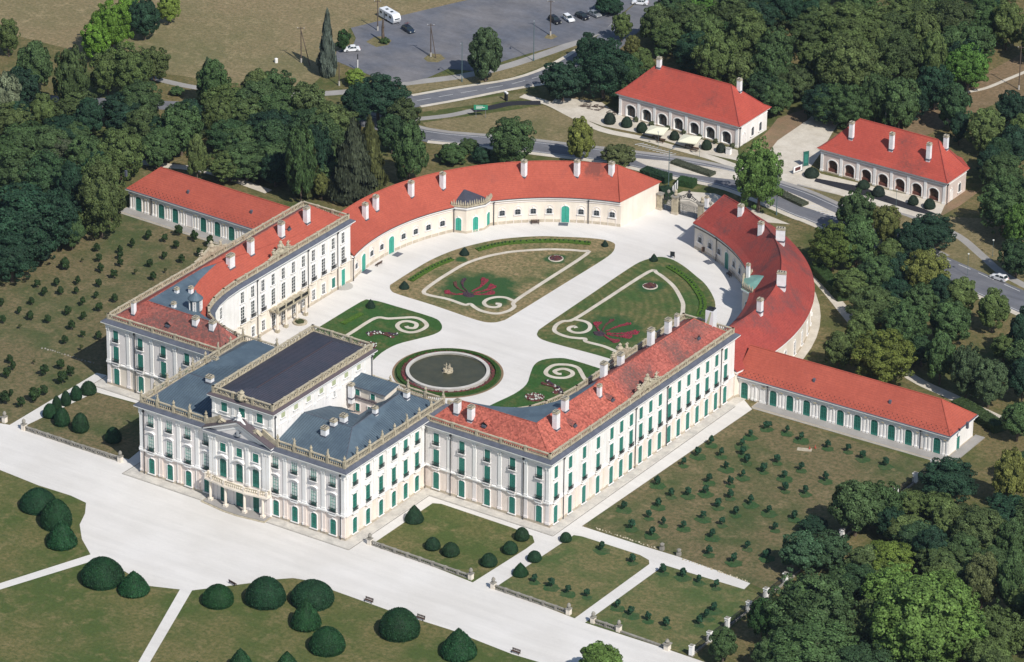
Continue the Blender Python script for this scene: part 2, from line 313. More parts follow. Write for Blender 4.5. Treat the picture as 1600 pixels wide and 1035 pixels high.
L={'C': [(-120.7, 198.9, 2.1, 18.0, 'sp'), (-71.4, 141.2, 4.9, 20.9, 'cd'), (-71.7, 148.3, 3.4, 19.0, 'co'), (-82.1, 136.4, 3.1, 17.4, 'co'), (-133.0, 164.8, 2.4, 13.6, 'mc')],
 'CH': {'curve_left': [(-50.4, 116.4, 9.9, 1.2, 4.3), (-50.7, 121.1, 10.3, 0.96, 4.0), (-48.5, 132.4, 10.2, 1.21, 4.2), (-45.1, 140.6, 10.1, 0.97, 4.4), (-32.9, 157.1, 10.4, 0.98, 4.4), (-22.6, 164.4, 10.4, 0.98, 4.4),
                       (-15.4, 168.4, 10.9, 0.85, 3.7)],
        'curve_right': [(11.5, 168.1, 9.8, 0.6, 3.0), (22.3, 165.7, 11.1, 0.72, 3.3), (31.5, 159.6, 11.1, 0.71, 3.6), (38.3, 157.0, 12.7, 1.54, 3.3), (51.1, 136.1, 12.8, 2.32, 3.6), (54.1, 121.8, 12.9, 0.92, 3.2), (36.8, 145.4, 6.5, 0.59, 4.6)],
        'lodge1': [(-39.2, 227.3, 12.8, 1.02, 2.5), (-16.7, 228.9, 11.4, 1.01, 3.2)],
        'lodge2': [(18.4, 223.9, 9.5, 1.0, 4.2), (29.7, 223.8, 9.4, 1.12, 4.3), (40.0, 223.8, 9.5, 1.11, 4.1), (42.1, 228.3, 11.1, 0.99, 3.4)],
        'main_left': [(-16.8, 11.6, 20.0, 1.2, 1.8), (-23.0, 21.7, 18.6, 1.0, 1.4)],
        'main_right': [(16.5, 7.4, 18.8, 1.29, 2.7), (16.5, 10.6, 19.7, 1.18, 1.8), (17.5, 12.8, 20.0, 1.29, 2.3), (20.6, 19.9, 19.9, 0.97, 2.1), (21.3, 30.5, 19.5, 1.09, 2.4)],
        'wing_left': [(-53.3, 32.2, 17.8, 0.79, 3.5), (-49.3, 62.5, 18.5, 2.19, 3.5), (-49.5, 70.4, 18.7, 1.39, 4.2), (-49.5, 82.1, 18.7, 1.52, 3.9), (-49.4, 91.8, 18.6, 1.29, 4.3), (-47.4, 45.3, 18.7, 0.8, 2.3), (-37.2, 33.6, 19.0, 1.3, 2.0),
                      (-32.7, 33.8, 19.0, 1.6, 2.2), (-49.6, 43.0, 19.4, 0.7, 1.2), (-45.4, 36.4, 19.6, 0.7, 1.2)],
        'wing_right': [(32.9, 32.7, 18.4, 1.35, 3.2), (36.7, 32.3, 18.1, 1.35, 3.4), (54.4, 38.1, 18.7, 1.4, 4.5), (52.6, 44.2, 19.9, 1.63, 3.3), (54.0, 55.5, 18.9, 0.66, 3.0), (50.7, 62.3, 19.7, 1.54, 4.0), (49.1, 71.6, 18.4, 1.11, 3.1),
                       (49.7, 82.8, 18.9, 1.67, 4.4), (49.3, 90.5, 18.6, 1.12, 3.8), (48.2, 95.9, 17.8, 0.68, 3.1)]},
 'G': {'asphalt_strip': [(13.4, 216.1), (24.8, 218.2), (43.3, 215.7), (47.4, 215.0), (47.1, 213.4), (42.8, 213.1), (26.3, 214.1), (14.0, 214.2)],
       'clearing': [(17.3, 280.9), (15.6, 297.4), (17.9, 327.5), (43.9, 299.7), (36.4, 279.5), (27.3, 282.9), (22.3, 252.5), (17.1, 248.9), (13.4, 268.2)],
       'court_drive': [(-7.2, 178.3), (-8.8, 182.6), (-8.1, 191.7), (-7.8, 197.0), (1.2, 198.7), (7.4, 188.6), (3.4, 179.1)],
       'esplanade': [(-115.5, -6.4), (-66.3, 0.6), (-64.1, 1.2), (-64.3, 32.2), (-53.2, 33.4), (-45.7, 25.6), (-58.6, 24.6), (-61.0, 3.1), (-32.8, 3.2), (-33.6, 9.4), (-36.0, 30.1), (34.1, 42.2), (57.3, 107.0), (65.2, 101.0), (64.0, 33.9),
                     (70.6, 33.9), (78.5, 33.9), (87.7, 34.2), (97.6, 33.7), (106.1, 33.0), (106.4, 29.9), (96.8, 29.8), (87.4, 29.5), (87.1, -0.4), (106.7, 0.0), (127.4, -0.2), (174.1, -0.2), (159.2, -47.8), (88.2, -19.1), (82.0, -19.5),
                     (74.2, -19.0), (67.1, -18.4), (51.2, -19.0), (37.3, -18.7), (33.1, -17.5), (27.4, -19.2), (25.0, -21.5), (22.2, -25.1), (15.8, -32.6), (13.5, -35.3), (24.4, -63.6), (29.3, -77.1), (27.3, -78.6), (22.5, -65.0), (11.2, -36.4),
                     (5.0, -38.9), (-2.8, -36.8), (-10.8, -36.6), (-19.0, -57.5), (-29.5, -85.4), (-31.3, -83.4), (-20.7, -55.5), (-13.1, -35.1), (-18.7, -30.9), (-23.1, -26.1), (-25.2, -21.6), (-28.0, -17.7), (-32.7, -17.0), (-41.3, -17.3),
                     (-52.4, -16.5), (-103.1, -20.7)],
       'garden_left': [(-60.6, 2.7), (-58.6, 24.4), (-46.4, 24.9), (-43.1, 21.3), (-33.8, 9.2), (-32.8, 3.2)],
       'garden_right': [(32.4, 2.7), (32.4, 24.3), (34.1, 25.1), (52.3, 24.9), (57.9, 24.3), (59.8, 22.2), (59.9, 18.9), (58.9, 0.5)],
       'lodge_drive': [(-2.8, 217.3), (-6.0, 230.2), (-6.4, 245.4), (-9.2, 262.2), (-2.1, 259.7), (2.7, 242.1), (6.7, 229.6), (9.6, 218.5), (12.2, 207.4), (2.8, 208.1)],
       'lodge_terrace': [(-54.6, 225.1), (-46.7, 220.8), (-11.0, 219.5), (-7.3, 214.1), (-16.8, 213.1), (-27.5, 214.1), (-36.0, 214.3), (-46.4, 212.7), (-56.1, 214.2), (-64.5, 216.7), (-65.6, 221.3)],
       'lodge_terrace2': [(9.5, 221.2), (13.1, 219.1), (46.6, 221.2), (48.6, 215.4), (46.2, 210.6), (30.1, 210.9), (10.3, 210.7), (8.5, 216.8)],
       'lot1': [(64.8, 29.6), (66.6, 30.1), (80.9, 30.2), (83.6, 29.4), (84.6, 28.0), (84.4, -0.1), (63.9, 1.4)],
       'lot2': [(87.5, 29.4), (106.2, 30.1), (112.3, 29.8), (113.1, 6.1), (109.1, 0.2), (106.5, 0.3), (87.1, -0.4)],
       'meadow': [(-244.7, 141.6), (-284.2, 213.3), (-118.2, 343.2), (-118.3, 279.7), (-120.2, 261.9), (-128.5, 242.5), (-134.5, 227.5), (-124.7, 211.0), (-119.9, 188.9), (-131.6, 183.1), (-155.9, 176.0), (-186.8, 174.7), (-207.0, 173.6)],
       'median': [(-30.2, 200.3), (-20.6, 204.3), (-9.6, 207.3), (-2.7, 208.0), (5.4, 206.8), (17.8, 204.1), (32.8, 199.8), (27.8, 199.4), (18.5, 200.0), (-0.5, 204.5), (-8.3, 201.7), (-15.8, 199.7), (-24.5, 198.7)],
       'median_plants': [(-20.1, 204.1), (-16.5, 205.2), (-9.5, 205.1), (-7.9, 202.9), (-11.4, 201.4), (-17.3, 201.9)],
       'median_plants2': [(10.0, 203.6), (13.5, 203.8), (18.8, 202.5), (19.5, 200.7), (15.8, 199.9), (11.6, 201.5)],
       'orchard_left': [(-98.4, 17.3), (-109.3, 41.9), (-110.7, 55.1), (-109.9, 68.3), (-114.4, 86.0), (-114.5, 102.8), (-110.9, 104.9), (-103.2, 102.7), (-75.2, 101.8), (-71.7, 102.1), (-66.6, 39.6), (-64.3, 32.2), (-64.2, 1.3), (-82.1, -2.2)],
       'orchard_right': [(63.9, 33.8), (65.2, 100.7), (108.2, 100.9), (111.2, 99.8), (111.0, 32.2), (106.1, 33.0), (87.9, 33.8)],
       'parking': [(-134.3, 228.2), (-128.5, 242.5), (-120.2, 261.9), (-115.3, 275.2), (-94.3, 302.3), (-84.2, 292.8), (-81.3, 273.2), (-79.0, 263.1), (-81.5, 256.1), (-83.9, 249.1), (-87.4, 239.4), (-89.3, 233.4), (-91.3, 223.3), (-98.3, 220.4),
                   (-99.2, 212.6), (-101.5, 207.9), (-104.1, 205.6), (-111.0, 205.3), (-125.1, 208.1), (-128.3, 213.5), (-126.7, 218.3), (-129.2, 223.3)],
       'road_north': [(-107.0, 182.1), (-103.4, 188.1), (-100.0, 194.5), (-96.0, 201.3), (-89.1, 212.7), (-81.3, 224.5), (-78.2, 238.1), (-78.6, 259.2), (-83.2, 288.1), (-89.4, 317.1), (-86.6, 319.1), (-74.3, 283.5), (-68.8, 253.1), (-69.3, 235.8),
                      (-71.8, 228.4), (-77.6, 218.8), (-84.5, 206.0), (-90.2, 196.5), (-95.6, 188.2), (-97.6, 180.0), (-100.4, 175.6), (-105.1, 176.7)],
       'road_south': [(-212.1, 128.8), (-181.6, 142.3), (-145.1, 162.1), (-128.2, 171.7), (-118.1, 178.3), (-104.9, 184.7), (-80.7, 185.6), (-66.2, 191.1), (-54.4, 195.6), (-30.8, 203.7), (-18.0, 207.5), (-5.1, 209.1), (11.5, 208.7), (24.8, 206.0),
                      (61.6, 195.1), (85.4, 189.3), (142.3, 174.4), (148.3, 162.3), (88.9, 177.5), (28.9, 191.7), (20.8, 193.1), (2.2, 197.2), (-5.7, 197.5), (-15.3, 195.9), (-32.8, 194.2), (-49.9, 188.8), (-62.1, 184.9), (-76.4, 179.3),
                      (-99.8, 177.5), (-115.2, 174.4), (-125.0, 167.5), (-141.7, 157.7), (-178.0, 137.9), (-208.9, 125.0)],
       'soil1': [(-9.4, 220.6), (-11.0, 233.9), (-13.1, 242.1), (-10.3, 251.4), (-6.0, 244.7), (-5.6, 229.5), (-2.8, 217.3), (-8.0, 216.9)],
       'soil2': [(-63.8, 218.6), (-62.7, 224.3), (-47.1, 221.5), (-42.4, 214.1), (-49.4, 214.1), (-57.9, 215.4)],
       'soil3': [(46.8, 220.8), (46.8, 231.3), (49.8, 232.1), (50.0, 222.2), (48.8, 208.8), (47.8, 214.4)],
       'verge1': [(-75.7, 200.3), (-65.3, 215.0), (-44.8, 210.0), (-25.2, 210.4), (-13.6, 210.6), (-6.4, 210.0), (-18.0, 207.5), (-31.0, 204.0), (-54.6, 195.9), (-66.9, 191.5), (-80.6, 186.2), (-84.1, 188.5)],
       'verge2': [(-88.0, 194.1), (-74.8, 211.8), (-69.3, 219.7), (-74.2, 218.2), (-84.0, 205.3), (-89.6, 196.4)],
       'verge3': [(-103.2, 204.7), (-92.6, 217.8), (-87.6, 227.9), (-83.3, 239.2), (-78.7, 238.8), (-81.9, 225.3), (-89.5, 213.4), (-97.3, 201.9)],
       'verge4': [(9.1, 211.2), (27.2, 212.5), (46.6, 209.5), (58.3, 205.8), (84.6, 190.7), (87.9, 184.6), (61.6, 195.4), (24.7, 206.2)],
       'verge5': [(48.3, 213.8), (66.7, 223.7), (82.4, 210.5), (98.8, 179.9), (75.2, 196.8), (56.9, 208.3), (45.9, 211.2)],
       'verge6': [(-125.6, 222.8), (-125.8, 226.8), (-124.0, 228.6), (-120.7, 227.3), (-119.8, 224.3), (-121.5, 221.5)],
       'verge7': [(-107.2, 222.3), (-107.7, 226.0), (-105.3, 227.2), (-102.6, 225.5), (-102.8, 222.3), (-105.2, 221.2)],
       'verge8': [(-89.4, 251.5), (-90.1, 254.2), (-88.7, 255.2), (-87.1, 254.3), (-87.3, 252.0)]},
 'PP': {'line1': ([(-9.3, 209.9), (-2.2, 210.2)], 0.3, 'paint'),
        'path_east': ([(39.7, 169.7), (50.1, 161.4), (59.8, 153.3), (72.6, 143.2), (86.3, 135.1), (97.5, 132.1), (106.4, 129.9), (117.1, 127.9), (134.8, 127.3)], 2.8, 'gravel'),
        'path_far': ([(17.3, 283.4), (20.3, 289.0), (22.1, 297.4), (24.4, 308.7)], 1.2, 'gravel'),
        'path_wood': ([(-140.1, 128.5), (-130.1, 128.4), (-121.9, 130.5), (-110.0, 134.2), (-90.8, 133.0)], 2.6, 'gravel'),
        'walk_dark': ([(-78.2, 202.0), (-75.2, 206.6), (-72.6, 211.4), (-66.9, 215.9)], 2.6, 'dark'),
        'walk_light': ([(-92.0, 183.0), (-87.2, 188.8), (-81.4, 195.8), (-78.2, 202.0)], 2.2, 'walk'),
        'walk_lodge': ([(-73.3, 216.9), (-65.1, 216.7), (-55.9, 213.8), (-45.2, 210.7), (-34.6, 211.9), (-26.0, 211.8), (-14.4, 211.9), (-5.3, 210.8), (1.2, 210.7)], 2.4, 'gravel'),
        'walk_north': ([(-131.8, 177.0), (-120.6, 184.4), (-111.0, 193.2), (-103.1, 204.8), (-96.9, 212.7), (-92.9, 218.3), (-87.8, 228.3), (-84.2, 240.6), (-81.0, 255.4), (-80.4, 271.2)], 3.0, 'walk'),
        'walk_south': ([(8.0, 210.9), (18.8, 211.6), (29.4, 212.2), (45.6, 210.1), (57.6, 207.1), (67.2, 201.1), (76.2, 195.0), (84.0, 191.9), (104.8, 184.1)], 2.2, 'walk'),
        'walk_west': ([(-163.9, 172.0), (-153.2, 172.4), (-144.7, 173.4), (-134.9, 176.3), (-131.8, 177.0)], 2.4, 'walk')},
 'Q': {'B1': [(-28.9, 111.3), (-29.1, 114.6), (-29.2, 118.1), (-29.0, 126.2), (-27.4, 132.0), (-25.5, 135.7), (-23.4, 138.7), (-18.4, 143.6), (-14.4, 146.3), (-10.6, 148.1), (-8.6, 147.5), (-8.4, 128.5), (-8.2, 116.5), (-6.7, 114.0), (-6.6, 111.2),
              (-8.1, 108.5), (-11.5, 107.8), (-14.0, 108.5), (-15.8, 109.3), (-16.8, 108.2), (-21.4, 108.5), (-27.6, 107.8), (-28.9, 111.3)],
       'P1': [(-36.4, 106.5), (-36.8, 108.7), (-36.9, 121.0), (-36.1, 128.0), (-34.4, 134.0), (-30.8, 141.3), (-26.9, 146.0), (-22.6, 149.8), (-19.1, 151.9), (-14.4, 154.6), (-10.0, 156.4), (-6.9, 156.4), (-5.4, 154.8), (-4.0, 151.0), (-3.8, 143.8),
              (-4.1, 130.5), (-4.5, 109.8), (-4.9, 106.4), (-6.3, 104.2), (-9.9, 103.3), (-22.3, 104.0), (-32.3, 104.1), (-34.7, 104.7)],
       'P3': [(-37.1, 74.7), (-37.4, 82.6), (-37.2, 95.5), (-37.1, 96.8), (-36.1, 97.7), (-33.6, 98.4), (-29.3, 98.3), (-19.3, 98.7), (-16.0, 97.2), (-14.4, 94.9), (-14.4, 92.0), (-15.8, 88.1), (-18.0, 83.8), (-18.6, 78.6), (-18.3, 73.6)],
       'P4m': [(-16.2, 67.8), (-17.6, 76.1), (-17.2, 81.2), (-15.4, 86.9), (-13.5, 90.3), (-13.0, 93.5), (-15.6, 97.4), (-18.9, 98.4), (-26.0, 98.7), (-32.5, 98.2)],
       'S1': [(-7.9, 116.1), (-8.7, 116.4), (-10.9, 116.8), (-12.8, 115.9), (-13.9, 113.8), (-13.6, 111.7), (-12.0, 110.6), (-10.3, 111.0), (-9.7, 112.1), (-10.2, 113.2), (-11.1, 112.8)],
       'S3': [(-29.4, 76.5), (-29.5, 82.4), (-29.4, 90.6), (-26.8, 92.2), (-24.4, 94.4), (-22.4, 96.0), (-20.0, 96.0), (-17.7, 94.5), (-17.2, 92.5), (-17.7, 90.2), (-19.0, 89.0), (-21.1, 89.0), (-23.0, 90.3), (-23.4, 92.3), (-22.4, 93.6),
              (-20.4, 93.8), (-19.4, 92.8), (-19.2, 91.5), (-20.4, 90.9), (-21.2, 91.3)],
       'S4m': [(-26.0, 90.4), (-22.3, 94.1), (-21.1, 94.8)],
       'bed1': (-13.1, 141.1),
       'bed4': (22.7, 78.1),
       'hedge1a': [(-34.1, 111.5), (-34.2, 116.5), (-33.9, 121.8), (-32.9, 126.8)],
       'hedge1b': [(-30.9, 134.3), (-29.0, 138.7), (-26.4, 142.4), (-20.9, 147.4), (-16.3, 150.4), (-10.9, 152.7)],
       'hedge3': [(-33.8, 83.9), (-33.3, 90.8)],
       'orn3': [(-26.5, 82.9), (-25.3, 84.6), (-23.2, 85.3), (-21.5, 86.0), (-20.2, 86.6)],
       'orn4': [(20.1, 84.8), (22.0, 85.0), (23.7, 85.0), (25.1, 83.7), (25.2, 82.2)],
       'palm': [(-18.8, 113.0), (-24.2, 111.7), (-24.9, 116.8), (-24.1, 119.3), (-20.7, 122.2), (-17.1, 120.5), (-15.1, 117.8)],
       'palmR': [(17.1, 113.3), (13.7, 118.0), (15.8, 120.9), (20.0, 121.5), (23.6, 118.9), (23.6, 116.2), (22.6, 112.3)]},
 'S': {'left': [(-97.5, 94.4, 1.2), (-93.6, 95.5, 1), (-93.1, 100.3, 1.3), (-88.2, 99.9, 1.3), (-83.6, 99.8, 1.3), (-98.1, 88.9, 1), (-89.1, 94.1, 1), (-82.2, 94.0, 1), (-103.4, 82.1, 1), (-98.1, 84.2, 1), (-96.3, 81.9, 1), (-87.9, 87.9, 0.9),
                (-99.5, 78.0, 1), (-93.9, 78.8, 1), (-88.0, 82.5, 1), (-83.4, 88.6, 1), (-102.6, 75.6, 0.5), (-103.3, 70.1, 1.5), (-95.6, 73.6, 1.1), (-91.1, 72.8, 1.1), (-88.3, 77.4, 0.7), (-83.1, 77.3, 1), (-83.1, 82.1, 0.6), (-102.5, 58.7, 1),
                (-99.4, 61.9, 1), (-95.9, 65.4, 1), (-91.1, 67.2, 1), (-98.4, 56.3, 1.1), (-95.8, 58.9, 1), (-93.1, 61.3, 0.8), (-87.9, 62.1, 0.8), (-83.1, 62.9, 1), (-97.9, 50.9, 0.9), (-88.1, 57.3, 1), (-103.0, 46.3, 1), (-83.0, 57.0, 1.1),
                (-97.1, 45.5, 0.9), (-87.7, 51.4, 1.1), (-93.1, 44.5, 1.1), (-88.8, 45.5, 1), (-97.1, 39.6, 1), (-83.2, 51.5, 1), (-82.3, 45.9, 1.1), (-92.2, 39.6, 0.6), (-77.7, 44.2, 0.8), (-74.1, 45.5, 1), (-79.0, 39.3, 1), (-73.9, 38.9, 0.7),
                (-82.9, 24.5, 1), (-80.3, 22.5, 1), (-78.9, 18.6, 1.2), (-71.7, 28.7, 1.2), (-72.8, 24.2, 1.3), (-67.9, 27.3, 1.2), (-66.8, 23.2, 1.6), (-78.3, 27.4, 0.5), (-66.7, 16.5, 1.2), (-66.4, 12.9, 1.7), (-72.4, 12.0, 0.8), (-71.2, 8.3, 1.5),
                (-67.2, 9.1, 1.2)],
       'lot1': [(73.3, 27.3), (81.4, 26.5), (69.3, 7.9), (73.3, 8.1), (77.6, 7.8), (81.6, 8.8)],
       'lot2': [(89.0, 26.3), (93.3, 27.2), (97.3, 27.1), (101.4, 27.2), (89.2, 8.6), (93.1, 7.6), (97.2, 7.6), (101.5, 7.6), (106.1, 18.8), (106.4, 15.4), (106.6, 12.2)],
       'orchard': [(66.8, 81.2), (67.2, 75.1), (71.4, 77.9), (67.0, 69.6), (71.9, 89.3), (72.7, 84.5), (75.0, 81.1), (77.6, 78.4), (75.4, 73.4), (80.4, 72.2), (82.8, 76.9), (72.7, 94.5), (67.2, 58.7), (75.7, 66.0), (80.1, 67.5), (75.2, 58.3),
                   (77.8, 61.2), (72.4, 55.9), (83.2, 62.5), (67.3, 45.2), (72.6, 50.4), (73.7, 45.0), (83.2, 57.5), (88.2, 62.6), (73.3, 38.9), (77.9, 44.1), (82.2, 45.3), (83.3, 51.3), (88.0, 56.8), (88.1, 51.2), (78.4, 38.8), (89.3, 45.3),
                   (97.9, 45.3), (92.6, 38.6), (98.6, 38.7), (103.3, 43.9), (73.2, 95.1), (77.5, 95.5), (81.8, 94.3), (88.4, 94.5), (92.9, 95.6), (97.2, 94.5), (103.0, 94.4), (83.0, 82.2), (89.0, 82.3), (88.0, 76.9), (95.8, 81.0), (91.1, 72.1),
                   (95.3, 73.4), (93.5, 61.4), (99.2, 62.2), (98.4, 55.7), (103.3, 44.5)]},
 'T': [(-194.6, 162.0, 2.9, 5.0, 'ol', 'nw'), (-173.5, 177.7, 5.7, 7.2, 'br', 'nw'), (-173.0, 190.9, 4.0, 5.4, 'dk', 'nw'), (-174.3, 202.7, 3.0, 3.6, 'lt', 'nw'), (-174.1, 172.1, 4.1, 5.1, 'br', 'nw'), (-180.6, 193.8, 4.6, 4.0, 'br', 'nw'),
       (-173.5, 146.4, 5.1, 6.9, 'mi', 'nw'), (-155.9, 139.2, 4.4, 9.9, 'od', 'nw'), (-157.4, 129.2, 3.6, 5.0, 'ol', 'nw'), (-166.9, 126.6, 4.0, 7.0, 'si', 'nw'), (-157.9, 156.2, 5.0, 5.8, 'ol', 'nw'), (-153.1, 158.4, 6.6, 6.9, 'ol', 'nw'),
       (-154.3, 170.4, 4.4, 4.2, 'ol', 'nw'), (-141.8, 148.3, 6.0, 5.0, 'mi', 'nw'), (-135.9, 136.1, 5.5, 4.0, 'dk', 'nw'), (-121.1, 138.3, 5.5, 6.4, 'mi', 'nw'), (-121.3, 128.2, 4.5, 4.2, 'mi', 'nw'), (-124.1, 117.5, 6.2, 6.4, 'ol', 'nw'),
       (-144.6, 125.5, 5.2, 3.3, 'mi', 'nw'), (-153.2, 118.1, 5.6, 3.2, 'mi', 'nw'), (-143.9, 117.8, 5.2, 2.9, 'gd', 'nw'), (-150.6, 107.0, 3.9, 3.9, 'mi', 'nw'), (-107.5, 89.1, 6.2, 9.4, 'ol', 'nw'), (-116.6, 89.6, 4.2, 8.2, 'dk', 'nw'),
       (-127.9, 94.6, 7.5, 6.7, 'md', 'nw'), (-135.5, 91.9, 6.6, 6.6, 'mi', 'nw'), (-115.8, 69.9, 11.2, 8.3, 'dk', 'nw'), (-112.0, 78.0, 6.0, 7.1, 'dk', 'nw'), (-109.0, 79.9, 3.3, 3.9, 'mi', 'nw'), (-109.5, 58.2, 6.2, 5.5, 'dk', 'nw'),
       (-110.6, 69.0, 5.2, 4.3, 'dk', 'nw'), (-128.3, 113.7, 4.6, 4.6, 'dk', 'nw'), (-161.7, 125.1, 4.0, 4.0, 'dk', 'nw'), (-145.9, 133.6, 3.9, 4.9, 'dk', 'nw'), (-148.9, 92.9, 6.9, 6.9, 'mi', 'nw'), (-129.4, 66.7, 6.8, 6.8, 'dk', 'nw'),
       (-176.8, 124.4, 6.4, 7.3, 'mi', 'nw'), (-131.5, 165.1, 4.5, 6.4, 'mi', 'nm'), (-122.9, 171.9, 4.3, 4.9, 'ol', 'nm'), (-126.7, 149.0, 5.1, 4.3, 'dk', 'nm'), (-126.0, 137.1, 4.4, 4.4, 'dk', 'nm'), (-120.1, 151.7, 3.5, 5.0, 'ol', 'nm'),
       (-116.6, 159.7, 2.9, 2.7, 'bn', 'nm'), (-108.4, 127.7, 2.9, 5.9, 'ol', 'nm'), (-109.4, 146.3, 5.2, 3.8, 'mi', 'nm'), (-99.6, 135.7, 6.7, 4.0, 'mi', 'nm'), (-101.4, 149.0, 4.8, 4.8, 'md', 'nm'), (-110.5, 163.1, 4.9, 4.7, 'mi', 'nm'),
       (-105.5, 169.3, 5.2, 5.8, 'mo', 'nm'), (-93.2, 157.6, 4.4, 5.3, 'mi', 'nm'), (-80.5, 132.2, 3.8, 10.2, 'mi', 'nm'), (-82.1, 140.7, 3.9, 8.4, 'dk', 'nm'), (-77.1, 136.1, 2.2, 3.3, 'bo', 'nm'), (-111.5, 198.2, 2.9, 2.1, 'lt', 'nm'),
       (-93.8, 183.4, 7.3, 5.5, 'dk', 'nm'), (-96.5, 178.4, 4.5, 4.8, 'dk', 'nm'), (-83.6, 179.9, 4.4, 4.4, 'od', 'nm'), (-65.6, 156.4, 5.1, 8.2, 'mi', 'nm'), (-79.6, 168.8, 4.4, 4.8, 'md', 'nm'), (-91.3, 136.4, 3.9, 3.9, 'dk', 'nm'),
       (-144.5, 167.0, 1.8, 1.1, 'mi', 'rd'), (-85.9, 219.2, 5.0, 7.2, 'gd2', 'rd'), (-126.6, 214.2, 2.1, 2.7, 'dk2', 'rd'), (-64.1, 172.5, 4.5, 2.5, 'mi', 'rd'), (-58.5, 176.9, 2.7, 1.9, 'dk', 'rd'), (-52.5, 180.9, 5.8, 5.8, 'mi', 'rd'),
       (-38.5, 190.7, 3.9, 6.0, 'lo', 'rd'), (-29.3, 193.3, 4.2, 2.8, 'og', 'rd'), (11.8, 191.4, 6.3, 9.0, 'mb', 'rd'), (-64.5, 180.0, 2.4, 1.8, 'mi', 'rd'), (-63.1, 220.3, 5.5, 4.9, 'dk', 'ne'), (-70.7, 243.3, 3.4, 3.8, 'dk', 'ne'),
       (-55.3, 227.3, 7.1, 7.5, 'dk', 'ne'), (-49.8, 230.8, 4.2, 5.4, 'md', 'ne'), (-71.8, 261.3, 2.6, 3.6, 'ol', 'ne'), (-63.2, 252.9, 2.3, 2.9, 'bo', 'ne'), (-63.0, 264.0, 4.8, 5.4, 'mo', 'ne'), (-53.9, 242.5, 3.6, 3.8, 'ol', 'ne'),
       (-57.9, 258.1, 2.1, 1.7, 'mi', 'ne'), (-84.8, 275.4, 4.2, 2.3, 'dk', 'ne'), (-60.9, 281.5, 6.8, 3.8, 'bm', 'ne'), (-48.8, 271.4, 5.8, 3.6, 'md', 'ne'), (-35.3, 247.9, 6.1, 7.5, 'ol', 'ne'), (-37.0, 267.0, 5.9, 7.1, 'ol', 'ne'),
       (-28.0, 249.2, 5.3, 5.7, 'ol', 'ne'), (-17.6, 242.0, 4.8, 5.2, 'md', 'ne'), (-21.4, 251.9, 5.3, 7.3, 'mi', 'ne'), (-14.5, 242.7, 4.2, 4.4, 'mi', 'ne'), (-44.2, 290.5, 5.8, 3.7, 'od', 'ne'), (-35.0, 295.8, 4.7, 4.0, 'dk', 'ne'),
       (-19.8, 287.8, 7.9, 6.4, 'ol', 'ne'), (-4.7, 261.7, 8.5, 8.3, 'ol', 'ne'), (0.2, 247.3, 6.1, 4.6, 'mi', 'ne'), (-19.2, 268.6, 4.1, 4.7, 'ol', 'ne'), (-16.9, 299.3, 6.6, 4.5, 'ol', 'ne'), (1.5, 277.2, 6.5, 7.1, 'od', 'ne'),
       (15.6, 252.2, 5.4, 7.1, 'mi', 'ne'), (8.9, 252.2, 4.0, 6.8, 'mi', 'ne'), (9.2, 280.6, 4.4, 7.5, 'ol', 'ne'), (-12.1, 309.4, 6.7, 4.0, 'od', 'ne'), (-2.5, 313.2, 6.6, 4.5, 'mi', 'ne'), (17.2, 284.5, 6.0, 5.8, 'bm', 'ne'),
       (6.0, 297.3, 5.4, 4.8, 'mi', 'ne'), (12.4, 314.3, 4.5, 6.4, 'ml', 'ne'), (1.6, 324.0, 4.2, 4.2, 'dk', 'ne'), (26.9, 260.4, 4.6, 6.1, 'md', 'ne'), (32.1, 253.8, 3.0, 4.1, 'dk', 'ne'), (40.3, 252.2, 5.2, 5.8, 'ol', 'ne'),
       (48.5, 240.5, 3.9, 3.9, 'dk', 'ne'), (37.8, 270.0, 4.6, 4.6, 'dk', 'ne'), (49.2, 250.3, 4.4, 4.8, 'dk', 'ne'), (54.8, 233.7, 5.7, 4.9, 'mi', 'ne'), (66.1, 213.7, 6.5, 6.9, 'mi', 'ne'), (73.8, 207.4, 4.2, 5.7, 'bm', 'ne'),
       (-66.9, 277.8, 5.0, 3.9, 'md', 'ne'), (-57.2, 290.6, 5.9, 3.2, 'md', 'ne'), (23.0, 310.3, 4.9, 5.9, 'ol', 'ne'), (71.1, 224.2, 4.6, 7.3, 'mi', 'ne'), (-60.4, 299.1, 7.6, 4.2, 'ol', 'ne'), (-46.8, 305.8, 7.6, 4.2, 'mi', 'ne'),
       (-34.2, 317.6, 7.6, 4.2, 'ol', 'ne'), (-20.1, 330.2, 7.6, 4.2, 'mi', 'ne'), (-5.0, 341.1, 7.6, 4.2, 'ol', 'ne'), (38.4, 191.8, 4.7, 5.8, 'mi', 'se'), (43.3, 173.1, 6.1, 5.6, 'my', 'se'), (47.6, 176.8, 5.4, 6.5, 'mi', 'se'),
       (47.3, 190.7, 3.6, 5.3, 'bo', 'se'), (56.4, 196.4, 6.0, 3.9, 'dk', 'se'), (56.0, 187.9, 4.5, 4.5, 'dk', 'se'), (62.5, 170.8, 3.7, 4.6, 'dk', 'se'), (68.8, 171.8, 5.8, 5.9, 'lo', 'se'), (66.4, 152.2, 6.4, 4.3, 'mo', 'se'),
       (77.9, 146.2, 5.9, 5.6, 'mi', 'se'), (83.0, 127.3, 8.0, 6.2, 'yo', 'se'), (71.9, 136.7, 4.0, 5.3, 'ol', 'se'), (85.5, 154.2, 5.5, 5.3, 'mi', 'se'), (79.2, 170.0, 4.1, 4.1, 'ol', 'se'), (89.9, 165.7, 3.6, 4.9, 'ol', 'se'),
